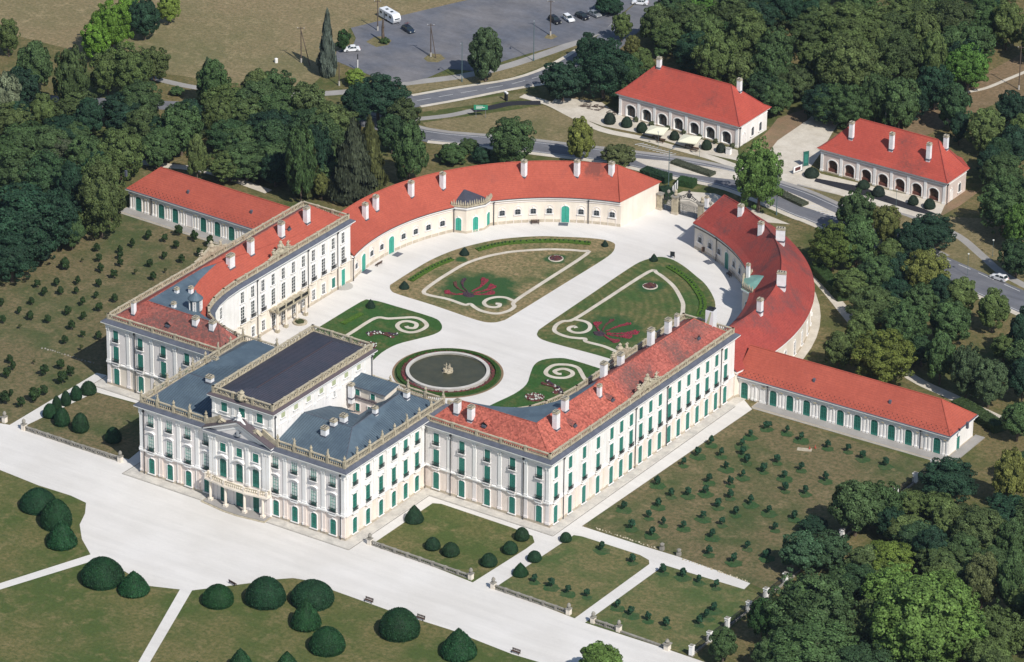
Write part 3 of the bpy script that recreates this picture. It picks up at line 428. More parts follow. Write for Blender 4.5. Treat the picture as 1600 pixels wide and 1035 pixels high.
       (93.0, 135.7, 4.0, 6.0, 'mi', 'se'), (101.8, 132.1, 3.7, 6.5, 'gd2', 'se'), (107.5, 131.7, 4.0, 5.8, 'gd2', 'se'), (102.9, 156.2, 3.6, 6.2, 'dk', 'se'), (112.6, 137.8, 3.5, 5.2, 'dk', 'se'), (120.5, 121.1, 3.9, 4.2, 'mi', 'se'),
       (122.0, 87.6, 6.3, 4.5, 'dk', 'se'), (113.3, 63.4, 5.6, 6.0, 'mi', 'se'), (115.9, 69.8, 4.7, 4.7, 'mi', 'se'), (105.3, 59.6, 3.1, 1.7, 'dk', 'se'), (112.5, 42.7, 4.8, 4.3, 'bg', 'se'), (116.2, 47.6, 5.4, 3.5, 'bd', 'se'),
       (118.3, 78.8, 4.1, 2.5, 'ol', 'se'), (124.2, 79.5, 3.8, 2.6, 'ol', 'se'), (134.2, 93.2, 4.8, 6.7, 'lo', 'se'), (139.3, 86.1, 3.8, 2.9, 'mi', 'se'), (125.2, 65.0, 5.1, 3.2, 'ol', 'se'), (138.9, 69.6, 6.9, 5.0, 'mo', 'se'),
       (147.3, 69.3, 4.2, 5.5, 'mi', 'se'), (128.3, 50.5, 5.8, 3.9, 'bo2', 'se'), (136.7, 58.2, 5.6, 3.1, 'od', 'se'), (150.7, 50.3, 4.6, 6.1, 'og', 'se'), (157.3, 51.4, 3.9, 7.7, 'mi', 'se'), (151.2, 24.1, 11.8, 9.0, 'bb', 'se'),
       (138.5, 36.3, 7.2, 5.7, 'bb', 'se'), (147.8, 39.6, 7.1, 5.7, 'bb', 'se'), (151.4, 21.4, 8.9, 5.6, 'bb', 'se'), (157.3, 29.9, 5.8, 5.8, 'bb', 'se'), (129.4, 18.3, 10.6, 7.3, 'mi', 'se'), (125.5, 38.7, 4.6, 3.4, 'mi', 'se'),
       (135.1, 7.7, 9.6, 5.3, 'mi', 'se'), (162.8, 35.1, 5.1, 5.1, 'ol', 'se'), (128.4, 2.9, 3.8, 3.8, 'mi', 'se'), (120.8, 12.9, 3.1, 4.8, 'dk2', 'se'), (118.8, 1.5, 3.1, 3.5, 'mi', 'se'), (102.3, -18.1, 5.2, 3.6, 'bb', 'se'),
       (146.0, 8.1, 7.6, 4.2, 'md', 'se'), (172.3, 17.7, 6.3, 5.5, 'ol', 'se'), (163.4, 8.1, 7.5, 4.2, 'mi', 'se'), (152.3, 76.2, 4.7, 6.3, 'mi', 'se'), (168.7, 45.4, 5.2, 7.5, 'ol', 'se'), (136.8, 105.1, 4.1, 5.8, 'ol', 'se'),
       (159.1, 13.3, 5.7, 3.2, 'mi', 'se'), (131.6, 75.6, 4.0, 3.2, 'od', 'se'), (120.3, 65.6, 3.4, 3.4, 'dk', 'se'), (137.3, -7.1, 7.6, 4.2, 'mi', 'se'), (-148.8, 97.5, 6.4, 4.6, 'mi', 'nw'), (-134.9, 99.5, 5.6, 3.3, 'mi', 'nw'),
       (-153.4, 137.2, 6.4, 4.1, 'mo', 'nw'), (-121.8, 62.1, 4.7, 3.9, 'mi', 'nw'), (-123.5, 141.5, 6.5, 4.4, 'od', 'nw'), (-144.0, 145.2, 6.6, 3.6, 'dk', 'nw'), (-145.1, 116.8, 4.9, 4.0, 'mi', 'nw'), (-147.0, 124.3, 6.0, 3.7, 'dk', 'nw'),
       (-125.9, 68.6, 5.1, 4.6, 'mi', 'nw'), (-161.6, 121.2, 6.3, 4.3, 'ol', 'nw'), (-131.3, 104.5, 6.0, 3.4, 'od', 'nw'), (-121.8, 130.9, 5.1, 4.5, 'mi', 'nw'), (-119.9, 83.4, 4.6, 5.0, 'md', 'nw'), (-170.5, 137.6, 4.9, 5.3, 'dk', 'nw'),
       (-131.1, 113.4, 4.6, 5.6, 'mi', 'nw'), (-149.2, 110.4, 4.6, 4.6, 'mi', 'nw'), (-130.7, 135.4, 5.5, 5.2, 'od', 'nw'), (-114.3, 67.5, 5.2, 4.1, 'md', 'nw'), (-120.9, 105.9, 4.8, 5.4, 'mo', 'nw'), (-119.6, 95.6, 6.0, 4.6, 'od', 'nw'),
       (-120.2, 75.5, 4.7, 5.0, 'dk', 'nw'), (-120.7, 90.9, 4.6, 4.0, 'od', 'nw'), (-117.2, 159.7, 5.4, 3.8, 'mo', 'nm'), (-111.7, 145.6, 6.5, 3.8, 'md', 'nm'), (-98.2, 159.7, 6.2, 4.7, 'md', 'nm'), (-118.7, 165.7, 5.4, 4.7, 'mi', 'nm'),
       (-85.8, 152.0, 5.2, 5.5, 'mi', 'nm'), (-106.1, 154.6, 6.6, 4.3, 'dk', 'nm'), (-94.2, 164.0, 6.5, 5.2, 'ol', 'nm'), (-94.0, 140.1, 5.1, 4.1, 'mi', 'nm'), (-102.4, 133.0, 6.2, 3.4, 'ol', 'nm'), (-114.1, 165.2, 5.6, 3.6, 'dk', 'nm'),
       (-126.1, 163.1, 6.7, 3.8, 'ol', 'nm'), (-81.9, 140.0, 6.3, 3.5, 'mi', 'nm'), (-119.4, 174.5, 5.2, 4.7, 'mi', 'nm'), (14.9, 288.1, 4.7, 5.6, 'dk', 'ne'), (-1.1, 265.5, 6.7, 4.8, 'mo', 'ne'), (10.4, 300.5, 5.6, 5.6, 'mi', 'ne'),
       (-3.8, 298.4, 4.8, 5.7, 'ol', 'ne'), (-20.3, 246.5, 6.6, 3.6, 'dk', 'ne'), (13.3, 257.7, 6.6, 4.4, 'dk', 'ne'), (-56.6, 269.5, 6.6, 5.3, 'od', 'ne'), (-38.1, 300.2, 5.7, 4.9, 'mi', 'ne'), (-1.0, 308.5, 6.2, 5.8, 'od', 'ne'),
       (-3.8, 289.4, 5.1, 4.2, 'mo', 'ne'), (-34.9, 249.8, 4.8, 4.1, 'dk', 'ne'), (-25.4, 303.2, 5.7, 5.2, 'mi', 'ne'), (-27.8, 283.2, 6.1, 4.7, 'od', 'ne'), (-15.4, 308.2, 6.2, 4.8, 'ol', 'ne'), (-57.5, 262.7, 6.0, 3.6, 'mo', 'ne'),
       (-14.6, 324.7, 6.5, 3.6, 'mi', 'ne'), (16.4, 269.1, 4.8, 5.8, 'dk', 'ne'), (-12.5, 290.5, 5.3, 4.6, 'ol', 'ne'), (-15.4, 253.4, 5.4, 4.3, 'od', 'ne'), (-9.8, 267.2, 5.9, 5.2, 'dk', 'ne'), (-49.0, 276.8, 5.9, 5.8, 'od', 'ne'),
       (-2.3, 246.7, 5.9, 4.4, 'dk', 'ne'), (-32.0, 295.6, 6.2, 3.7, 'mo', 'ne'), (-45.7, 286.9, 5.4, 4.4, 'dk', 'ne'), (-28.1, 265.5, 5.2, 6.0, 'mi', 'ne'), (-50.7, 287.0, 5.7, 6.0, 'md', 'ne'), (-9.7, 312.2, 5.3, 4.0, 'ol', 'ne'),
       (-41.4, 292.0, 5.0, 6.0, 'dk', 'ne'), (-45.0, 254.8, 6.2, 5.0, 'dk', 'ne'), (-37.5, 269.6, 5.4, 3.8, 'mi', 'ne'), (4.9, 317.4, 6.3, 5.1, 'mi', 'ne'), (5.0, 246.1, 5.8, 5.4, 'mi', 'ne'), (3.5, 287.4, 5.0, 3.9, 'mo', 'ne'),
       (-49.3, 265.5, 5.0, 5.6, 'mo', 'ne'), (-13.1, 276.3, 6.2, 5.3, 'ol', 'ne'), (-13.2, 298.8, 5.9, 4.2, 'od', 'ne'), (146.3, 52.7, 5.3, 3.9, 'mo', 'se'), (127.2, 13.8, 4.7, 3.4, 'md', 'se'), (131.2, 70.7, 4.0, 4.6, 'ol', 'se'),
       (167.3, 39.7, 4.5, 3.3, 'ol', 'se'), (144.6, 83.1, 5.0, 4.1, 'mi', 'se'), (147.8, 15.6, 5.0, 2.8, 'md', 'se'), (129.0, 24.8, 4.4, 3.8, 'mi', 'se'), (128.0, 63.4, 5.2, 3.2, 'md', 'se'), (160.3, 33.8, 4.8, 4.4, 'mi', 'se'),
       (133.8, 59.4, 4.1, 4.6, 'dk', 'se'), (139.2, 25.0, 4.2, 4.6, 'mo', 'se'), (138.6, 71.7, 5.1, 4.5, 'ol', 'se'), (141.5, 44.6, 5.2, 2.8, 'od', 'se'), (125.3, 47.5, 5.0, 3.5, 'mo', 'se'), (164.8, 26.5, 4.8, 3.9, 'ol', 'se'),
       (131.3, 104.7, 5.4, 3.2, 'md', 'se'), (129.2, 37.7, 5.1, 4.1, 'md', 'se'), (138.4, 21.4, 5.3, 3.7, 'ol', 'se'), (138.8, 83.2, 5.6, 3.7, 'dk', 'se'), (161.6, 50.0, 4.4, 4.3, 'ol', 'se'), (144.6, 33.0, 4.4, 4.5, 'mi', 'se'),
       (142.6, 48.3, 4.9, 4.0, 'ol', 'se'), (139.1, 62.8, 4.6, 4.0, 'mi', 'se'), (156.3, 18.2, 4.0, 3.0, 'mi', 'se'), (132.7, 1.3, 3.9, 3.9, 'mi', 'se'), (146.6, 62.5, 4.0, 3.5, 'mi', 'se'), (56.8, 167.1, 3.6, 3.7, 'md', 'se'),
       (54.3, 162.6, 4.3, 3.1, 'ol', 'se'), (67.3, 160.8, 4.5, 4.1, 'dk', 'se'), (73.9, 160.9, 4.4, 4.3, 'mi', 'se'), (75.0, 167.9, 3.9, 4.3, 'dk', 'se'), (54.4, 180.2, 3.7, 3.7, 'ol', 'se'), (58.5, 168.6, 4.7, 4.4, 'mi', 'se'),
       (71.0, 128.4, 3.7, 4.4, 'ol', 'se'), (85.1, 141.3, 3.8, 3.2, 'md', 'se'), (99.6, 153.6, 3.5, 3.1, 'ol', 'se'), (107.2, 148.5, 4.7, 4.1, 'mi', 'se'), (80.5, 194.5, 4.2, 4.5, 'md', 'se'), (48.7, 243.3, 3.6, 4.6, 'md', 'ne'),
       (62.0, 228.6, 4.7, 3.3, 'md', 'ne'), (45.4, 262.4, 4.2, 3.7, 'ol', 'ne')],
 'Y': {'court': [(-33.1, 107.6, 1.22, 1.88), (-32.0, 130.7, 1.17, 1.94), (-7.5, 153.7, 0.83, 1.63), (6.3, 153.5, 0.98, 1.86), (-33.6, 94.8, 1.1, 2.08)],
       'front': [(-35.0, -25.1, 3.92, 4.4), (-26.9, -29.1, 3.36, 6.13), (-20.7, -35.1, 3.33, 5.79), (-4.1, -42.6, 4.53, 5.24), (4.0, -42.5, 3.34, 4.78), (20.9, -36.3, 3.33, 4.04), (28.6, -30.3, 4.18, 5.51), (36.5, -25.0, 4.57, 4.74),
                 (41.3, -33.8, 3.17, 6.38), (50.3, -39.0, 3.72, 4.9), (58.5, -25.4, 4.26, 5.53), (73.3, -25.7, 3.85, 5.97), (41.1, -55.7, 2.68, 4.93), (49.3, -51.2, 2.68, 4.79), (37.0, -64.5, 2.54, 4.69)],
       'left': [(-59.5, 23.2, 1.63, 2.83), (-59.9, 19.3, 1.2, 3.19), (-60.1, 15.9, 1.06, 3.25), (-60.2, 12.8, 0.99, 3.28), (-59.4, 9.4, 1.47, 3.03), (-54.8, 7.9, 1.61, 3.89), (-49.7, 7.9, 1.74, 4.12), (-40.8, 8.1, 1.67, 3.21)],
       'lodge1': [(-45.8, 215.2, 1.51, 2.88), (-41.2, 215.9, 1.43, 2.67), (-36.4, 215.4, 1.43, 2.57), (-27.3, 216.1, 1.27, 2.31), (-17.7, 215.7, 1.34, 2.52), (-13.9, 216.3, 1.26, 2.29)],
       'lodge2': [(11.9, 216.5, 1.87, 2.29), (25.7, 218.0, 1.55, 2.0), (30.9, 216.2, 1.55, 2.51), (40.3, 216.6, 1.31, 2.33), (44.6, 216.9, 1.46, 2.47)],
       'right': [(33.7, 15.6, 2.09, 3.78), (43.8, 7.8, 1.67, 2.6), (48.4, 7.8, 1.87, 2.8), (57.4, 8.7, 1.79, 2.67), (58.0, 15.7, 1.67, 2.6), (56.8, 21.9, 1.61, 2.72), (64.1, 15.7, 1.53, 2.21), (65.1, 8.9, 1.72, 2.84), (64.8, 26.5, 1.27, 2.06)]}}# ================================================================ THE GROUND
G, PP, Q = L['G'], L['PP'], L['Q']
g_ = MB(); g_.add([(-4000, -4000, 0), (4000, -4000, 0), (4000, 4000, 0), (-4000, 4000, 0)], [(0, 1, 2, 3)], m_ground); g_.obj('ground', kind='structure')
sheet('meadow', G['meadow'], .02, m_meadow); sheet('orchard_lawn', G['orchard_left'], .02, m_orch); sheet('orchard_lawn', G['orchard_right'], .02, m_orch)
def w2(pts): return [tuple(q) for q in pts]
sheet('front_lawn', [(-150, -160), (140, -160), (140, -30), (100, -5), (-95, -8), (-150, 0)], .015, m_lawn)
sheet('gravel_court', G['esplanade'], .04, m_gravel)
arcL = [(3+51.5*cos(radians(a)), 116.8+51.5*sin(radians(a))) for a in range(194, 104, -6)]
sheet('gravel_court', [(-27, 36), (27, 36)]+[(47, 36), (47.5, 104)]+[(-x, y) for x, y in arcL]+[(9, 182), (-9, 182)]+arcL[::-1]+[(-47.5, 104), (-47, 36)], .045, m_gravel)
sheet('forecourt', [(-8, 181.5), (8.6, 181.5), (14, 186), (22, 189.5), (-2, 194.2), (-9, 191), (-10, 186)], .05, m_gravel2)
sheet('garden_lawn', G['garden_left'], .07, m_orch); sheet('garden_lawn', G['garden_right'], .07, m_lawn)
sheet('garden_lawn', G['lot1'], .07, m_lawn_g); sheet('garden_lawn', G['lot2'], .07, m_lawn_g)
sheet('brown_clearing', G['clearing'], .02, m_clear); sheet('bare_soil_patch', G['soil1'], .028, m_soil); sheet('bare_soil_patch', G['soil2'], .026, m_soil); sheet('bare_soil_patch', G['soil3'], .029, m_soil)
for g_i, g_n in enumerate(('verge1', 'verge2', 'verge3', 'verge4', 'verge5', 'verge6', 'verge7', 'verge8')): sheet('dry_verge', G[g_n], .018+.002*g_i if g_i < 5 else .05, m_verge)
sheet('lodge_forecourt', G['lodge_drive'], .035, m_gravel2); sheet('lodge_terrace', G['lodge_terrace'], .04, m_gravel2); sheet('lodge_terrace', G['lodge_terrace2'], .04, m_gravel2)
sheet('asphalt_strip', G['asphalt_strip'], .06, m_dark); sheet('car_park', G['parking'], .04, m_park)
sheet('road', G['road_north'], .055, m_road); sheet('road', G['road_south'], .05, m_road)
sheet('median', G['median'], .07, m_gravel2, thick=.02)
for nm, (pts, wd, mt) in PP.items():
    if mt == 'paint': continue
    strip({'walk': 'pavement', 'gravel': 'gravel_path', 'dark': 'asphalt_path'}[mt], smooth_poly(pts, False, 4), wd, .03 if mt != 'dark' else .034, {'walk': m_walk, 'gravel': m_gravel2, 'dark': m_dark}[mt])
# road shoulders and painted lines, offset from the outline of the road
RS = G['road_south']; rt = RS[2:16]; rb = RS[16:32][::-1]
def mid(i_t, i_b, t): return (rt[i_t][0]*(1-t)+rb[i_b][0]*t, rt[i_t][1]*(1-t)+rb[i_b][1]*t)
topl = [RS[i] for i in range(4, 15)]
strip('road_shoulder', smooth_poly([(x, y+.5) for x, y in topl], False, 3), 1.4, .062, m_walk)
botl = [RS[i] for i in range(17, 28)]
strip('road_shoulder', smooth_poly([(x, y+.3) for x, y in botl], False, 3), 1.6, .064, m_gravel2)
strip('road_marking', smooth_poly([(x, y-1.1) for x, y in topl], False, 3), .16, .075, m_paint)
strip('road_marking', smooth_poly([(x, y+1.7) for x, y in botl], False, 3), .16, .075, m_paint)
cl = [(topl[-1][0]*.5+88*.5+2, topl[-1][1]-5.2)]
# centre line east of the median
ce = [(48, 196.6), (60, 194.4), (72, 191.6), (88, 187.6), (110, 181)]
for i in range(len(ce)-1):
    a, b = Vector(ce[i]), Vector(ce[i+1]); k = max(1, int((b-a).length/6))
    for j in range(k): strip('lane_dash', [tuple(a.lerp(b, j/k)), tuple(a.lerp(b, (j+.6)/k))], .2, .078, m_paint)
RN = G['road_north']; cN = [((RN[i][0]+RN[j][0])/2, (RN[i][1]+RN[j][1])/2) for i, j in ((2, 18), (3, 17), (4, 16), (5, 15), (6, 14), (7, 13))]
for i in range(len(cN)-1):
    a, b = Vector(cN[i]), Vector(cN[i+1]); k = max(1, int((b-a).length/5))
    for j in range(k): strip('lane_dash', [tuple(a.lerp(b, j/k)), tuple(a.lerp(b, (j+.65)/k))], .16, .078, m_paint)
strip('road_shoulder', smooth_poly([(x, y-.2) for x, y in RN[3:8]], False, 3), 1.2, .063, m_gravel2)
strip('road_shoulder', smooth_poly([(x, y) for x, y in RN[13:18]], False, 3), 1.2, .063, m_gravel2)
for i in range(9):                                                 # zebra hatching beside the planted median
    a = (20.0+i*1.15, 200.4-i*.32); strip('hatch_marking', [a, (a[0]+1.5, a[1]+2.0)], .28, .095, m_paint)
for i in range(10):
    a = (-33.5+i*1.1, 207.6-i*.1); strip('hatch_marking', [a, (a[0]+1.4, a[1]+2.0)], .28, .095, m_paint)
b = MB()
for k, (x, y) in enumerate(L['S']['orchard']+L['S']['lot1']+L['S']['lot2']):
    r = 1.5+.4*sin(k*1.7); n = 14; cx, cy = x+.2, y-.3
    b.add([(cx+r*(1+.14*sin(3*j+k))*cos(2*pi*j/n), cy+r*.9*(1+.14*cos(2*j+k))*sin(2*pi*j/n), .085+.0002*k) for j in range(n)], [tuple(range(n))], m_wet)
b.obj('watered_grass', kind='structure')
rr = random.Random(3)
def wobble(poly, a): return [(x+rr.uniform(-a, a), y+rr.uniform(-a, a)) for x, y in poly]
# ---- courtyard parterres (left ones measured, right ones their mirror images)
def mir(pts, s): return [(x*s, y) for x, y in pts]
P3full = [(-27, 41)]+[q for q in Q['P3']]+[(-14.5, 57.5), (-19, 51.5), (-25.5, 44.5)]
P4 = Q['P4m']
for s, nm in ((1, 'left'), (-1, 'right')):
    P1 = smooth_poly(mir(Q['P1'], s), True, 3)
    sheet('parterre_lawn', P1, .10, m_part if s == 1 else m_part2, thick=.05)
    base = smooth_poly([(-37.3, 60), (-37.2, 80), (-37.1, 95.8), (-36.1, 97.7), (-33.6, 98.4), (-29.3, 98.5), (-19.1, 98.6), (-15.8, 97.3), (-13.7, 94.6), (-13.7, 91.5), (-15.5, 87.2), (-17.6, 82.5), (-18, 77), (-16.8, 69.5), (-16.4, 63), (-19, 54), (-26, 47.5), (-33, 46), (-37, 51)], True, 3)
    Q['low'] = base
    sheet('parterre_lawn', mir(base, s), .10, m_lawn_p, thick=.05)
    strip('gravel_scroll', smooth_poly(mir(Q['B1'], s), False, 4), 1.0, .13, m_gravel2, thick=.02)
    strip('gravel_scroll', smooth_poly(mir(Q['S1'], s), False, 5), .95, .134, m_gravel2, thick=.02)
    S3 = [q for q in Q['S3']]; strip('gravel_scroll', smooth_poly(mir(S3, s), False, 5), 1.0, .13, m_gravel2, thick=.02)
sheet('stable_kerb', [(-3+65.8*cos(radians(a)), 116.8+65.8*sin(radians(a))) for a in range(-14, 80, 5)]+[(-3+62*cos(radians(a)), 116.8+62*sin(radians(a))) for a in range(79, -15, -5)], .05, m_gravel2)
for x0, y0, x1, y1 in ((-29.6, -2.6, 29.6, 0.2), (27, .2, 29.6, 26.9), (-29.6, .2, -27, 26.9), (27, 26.9, 61.2, 29.5), (58.8, 29.5, 61.2, 104), (-61.2, 26.9, -27, 29.5), (-61.2, 29.5, -58.8, 104)):
    b = MB(); b.box(x0, y0, .0, x1, y1, .13, m_pav); b.obj('pavement', kind='structure')
for pts in ([(-29.85, 20), (-29.85, -2.85), (29.85, -2.85), (29.85, 26.65), (61.45, 26.65), (61.45, 100)], [(-61.45, 100), (-61.45, 26.65), (-30.2, 26.65)]):
    for a_, c_ in zip(pts, pts[1:]): b = MB(); b.obox(a_, c_, .16, .02, .1, m_stoneD); b.obj('drain_channel', kind='structure')

# ================================================================ ARCHITECTURE KIT
def outline(w_, h, arch, n=6):
    """opening outline in xz, anticlockwise seen from the front; arch = rise at the head"""
    p = [(-w_/2, 0), (w_/2, 0), (w_/2, h-arch)]
    if arch: p += [(w_/2*cos(pi*k/n), h-arch+arch*sin(pi*k/n)) for k in range(1, n)]
    return p+[(-w_/2, h-arch)]
WCACHE = {}
def window_parts(kind, w_, h, arch, rail=0, hood=0, sill=1, door=False, border=.14, wm=None):
    key = (kind, w_, h, arch, rail, hood, sill, door, border)
    if key in WCACHE: return WCACHE[key]
    wm = wm or m_pil; b = MB(); i = outline(w_, h, arch); o = outline(w_+2*border, h+border, arch*1.05 if arch else 0); n = len(i)
    if len(o) == n:
        D = -.16; b.add([(q[0], D, q[1]) for q in i]+[(q[0], D, q[1]) for q in o]+[(q[0], 0, q[1]) for q in i]+[(q[0], 0, q[1]) for q in o],
            [(k, n+k, n+(k+1) % n, (k+1) % n)[::-1] for k in range(n)]+[(n+k, n+(k+1) % n, 3*n+(k+1) % n, 3*n+k)[::-1] for k in range(n)]+[(k, (k+1) % n, 2*n+(k+1) % n, 2*n+k) for k in range(n)], wm)
    if sill and not door: b.box(-w_/2-.3, -.34, -.22, w_/2+.3, -.02, -.04, wm)
    if hood == 1:
        m_ = 8; up = [(-w_/2-.3+(w_+.6)*k/m_, h+.6+.26*sin(pi*k/m_)**.7-(.1 if k in (0, m_) else 0)) for k in range(m_+1)]
        b.extr([(x, z-.14) for x, z in up]+[(x, z) for x, z in up[::-1]], -.5, -.02, wm)
    if hood == 2:
        m_ = 8; up = [(-w_/2-.55+(w_+1.1)*k/m_, h+.6+.55*sin(pi*k/m_)) for k in range(m_+1)]
        b.extr([(x, z-.28) for x, z in up]+[(x, z) for x, z in up[::-1]], -.7, -.02, wm)
    if arch: b.extr([(-.14, h), (.14, h), (.2, h+.42), (-.2, h+.42)], -.24, -.05, wm)
    surr = b.mesh('window_surround'); ch = []
    pm = {'shut': m_glass, 'glaz': m_glassT, 'dark': m_glass, 'pale': m_glass, 'doorT': m_glass, 'doorB': m_glass, 'arcT': m_glassT, 'nicheg': m_glass, 'blind': m_pinkw}[kind]
    b = MB(); b.extr(outline(w_-.02, h-.01, arch), -.045, -.005, pm); ch.append(('pane', b.mesh('pane'), (0, 0, 0)))
    if kind in ('shut', 'pale', 'doorT', 'doorB'):
        lm = {'shut': m_teal, 'pale': m_pale, 'doorT': m_teal, 'doorB': m_teal_l}[kind]
        for s in (-1, 1):
            b = MB(); half = [(x, z) for x, z in outline(w_-.06, h-.03, arch, 8)]
            hp = [(max(x, .02) if s > 0 else min(x, -.02), z) for x, z in half]; hq = []
            for q in hp:
                if not hq or hypot(q[0]-hq[-1][0], q[1]-hq[-1][1]) > .01: hq.append(q)
            b.extr(hq, -.10, -.05, lm)
            a0, a1 = (.1, w_/2-.12) if s > 0 else (-w_/2+.12, -.1)
            zt = h-arch-.1 if arch else h-.15; z = .15; st = max(.3, (zt-.15)/9)
            while z < zt-.05: b.box(a0, -.125, z, a1, -.10, z+st*.55, lm); z += st
            ch.append(('shutter' if not door else 'door_leaf', b.mesh('shutter'), (0, 0, 0)))
    elif kind in ('glaz', 'dark', 'arcT', 'nicheg'):
        lm = {'glaz': m_teal_l, 'dark': m_pil, 'arcT': m_teal, 'nicheg': m_pole}[kind]; fm = m_teal if kind in ('glaz', 'arcT') else m_pole if kind == 'nicheg' else m_pil; b = MB(); t = .03 if kind == 'nicheg' else .04
        b.box(-t, -.11, .02, t, -.05, h-.05, fm)
        for s in (-1, 1): b.box(s*(w_/2-.09)-.06, -.10, .02, s*(w_/2-.09)+.06, -.05, h-arch, fm)
        nz = max(2, int(h/.75))
        for k in range(1, nz): z = h*k/nz; b.box(-w_/2+.05, -.095, z-t*.7, w_/2-.05, -.05, z+t*.7, lm if k % 2 else fm)
        if kind == 'glaz' or kind == 'arcT':
            b.box(-w_/2+.05, -.105, .0, w_/2-.05, -.05, h*.17, fm)
            for s in (-1, 1): b.box(s*w_/4-.025, -.09, h*.17, s*w_/4+.025, -.05, h-arch*.8-.05, lm)
        ch.append(('glazing_bars', b.mesh('glazing_bars'), (0, 0, 0)))
    if rail:
        b = MB(); D = -.42; hw = w_/2+.12
        for z in (.03, rail): b.box(-hw, D-.03, z-.03, hw, D+.03, z+.03, m_iron); [b.box(s*hw-.03, D, z-.03, s*hw+.03, -.1, z+.03, m_iron) for s in (-1, 1)]
        k = -hw
        while k <= hw+.01: b.box(k-.022, D-.022, 0, k+.022, D+.022, rail, m_iron); k += hw/6
        ch.append(('window_railing', b.mesh('window_railing'), (0, 0, 0)))
        b = MB(); b.box(-hw-.1, D-.12, -.2, hw+.1, -.03, -.04, wm)
        ch.append(('balcony_slab', b.mesh('balcony_slab'), (0, 0, 0)))
    WCACHE[key] = (surr, ch); return WCACHE[key]
def put_window(bld, x, y, z, a, kind, w_, h, arch=0, rail=0, hood=0, sill=1, door=False, border=.14, simple=False):
    surr, ch = window_parts(kind, w_, h, arch, rail, hood, sill, door, border)
    o = link('door' if door else 'window', surr, bld, (x, y, z), a)
    for nm, me, lc in ch: link(nm, me, o)
    return o
PC = {}
def pilaster(bld, x, y, z0, z1, a, w_=.85, mt=None, cap=1, d=.2):
    key = (z1-z0, w_, id(mt), cap, d)
    if key not in PC:
        b = MB(); mt = mt or m_pil; h = z1-z0; b.box(-w_/2, -d, 0, w_/2, 0, h, mt)
        b.box(-w_/2-.1, -d-.1, 0, w_/2+.1, 0, .5, mt)
        if cap: b.box(-w_/2-.14, -d-.16, h-.32, w_/2+.14, 0, h-.12, mt); b.box(-w_/2-.06, -d-.2, h-.72, -w_/2+.22, -.02, h-.32, mt); b.box(w_/2-.22, -d-.2, h-.72, w_/2+.06, -.02, h-.32, mt)
        PC[key] = b.mesh('pilaster')
    return link('pilaster', PC[key], bld, (x, y, z0), a)
def downpipe(bld, x, y, z0, z1, a):
    b = MB(); b.tube([(0, -.28, 0), (0, -.28, z1-z0)], .10, m_pipe, 6); b.box(-.2, -.5, z1-z0-.4, .2, -.1, z1-z0, m_pipe)
    return b.obj('downpipe', bld, loc=(x, y, z0), rz=a)
class Facade:
    """a straight wall front; s runs along it, local -y is outwards"""
    def __init__(s, bld, p0, a): s.b = bld; s.p = p0; s.a = a; s.c, s.s = cos(a), sin(a)
    def at(s, t, out=0.): return (s.p[0]+s.c*t+s.s*out, s.p[1]+s.s*t-s.c*out)
    def win(s, t, z, *ar, **kw): x, y = s.at(t); return put_window(s.b, x, y, z, s.a, *ar, **kw)
    def pil(s, t, z0, z1, **kw): x, y = s.at(t); return pilaster(s.b, x, y, z0, z1, s.a, **kw)
    def pipe(s, t, z0, z1): x, y = s.at(t); return downpipe(s.b, x, y, z0, z1, s.a)
    def band(s, name, t0, t1, z, h, d, mt, dips=(), dip=.42, dw=1.25):
        """string course that sinks under each window"""
        pts = [t0]; 
        for c in dips: pts += [c-dw, c-dw*.62, c+dw*.62, c+dw]
        pts = sorted(q for q in pts if t0 <= q <= t1)+[t1]
        def zz(q):
            for c in dips:
                if abs(q-c) < dw*.7: return z-dip
            return z
        up = [(q, zz(q)+h/2) for q in pts]; b = MB()
        for k in range(len(up)-1):
            (x0, a0), (x1, a1) = up[k], up[k+1]
            b.add([(x0, 0, a0-h), (x1, 0, a1-h), (x1, -d, a1-h), (x0, -d, a0-h), (x0, 0, a0), (x1, 0, a1), (x1, -d, a1), (x0, -d, a0)], [(0, 1, 2, 3), (7, 6, 5, 4), (3, 2, 6, 7)]+([(0, 3, 7, 4)] if k == 0 else [])+([(1, 5, 6, 2)] if k == len(up)-2 else []), mt)
        x, y = s.p; return b.obj(name, s.b, loc=(x, y, 0), rz=s.a)
    def panel(s, t0, t1, z0, z1, mt, d=.05):
        b = MB(); b.box(t0, -d, z0, t1, 0, z1, mt); b.box(t0+.12, -d-.03, z0+.12, t1-.12, -d+.01, z0+.2, m_pil)
        return b.obj('wall_panel', s.b, loc=(s.p[0], s.p[1], 0), rz=s.a)
def ring_prism(b, poly, d, z0, z1, mt, inner=-.25):
    o, i = offset(poly, d), offset(poly, inner); n = len(o); b.add([(*q, z0) for q in o]+[(*q, z1) for q in o]+[(*q, z1) for q in i]+[(*q, z0) for q in i], [(r*n+k, r*n+(k+1) % n, ((r+1) % 4)*n+(k+1) % n, ((r+1) % 4)*n+k) for r in range(4) for k in range(n)], mt)
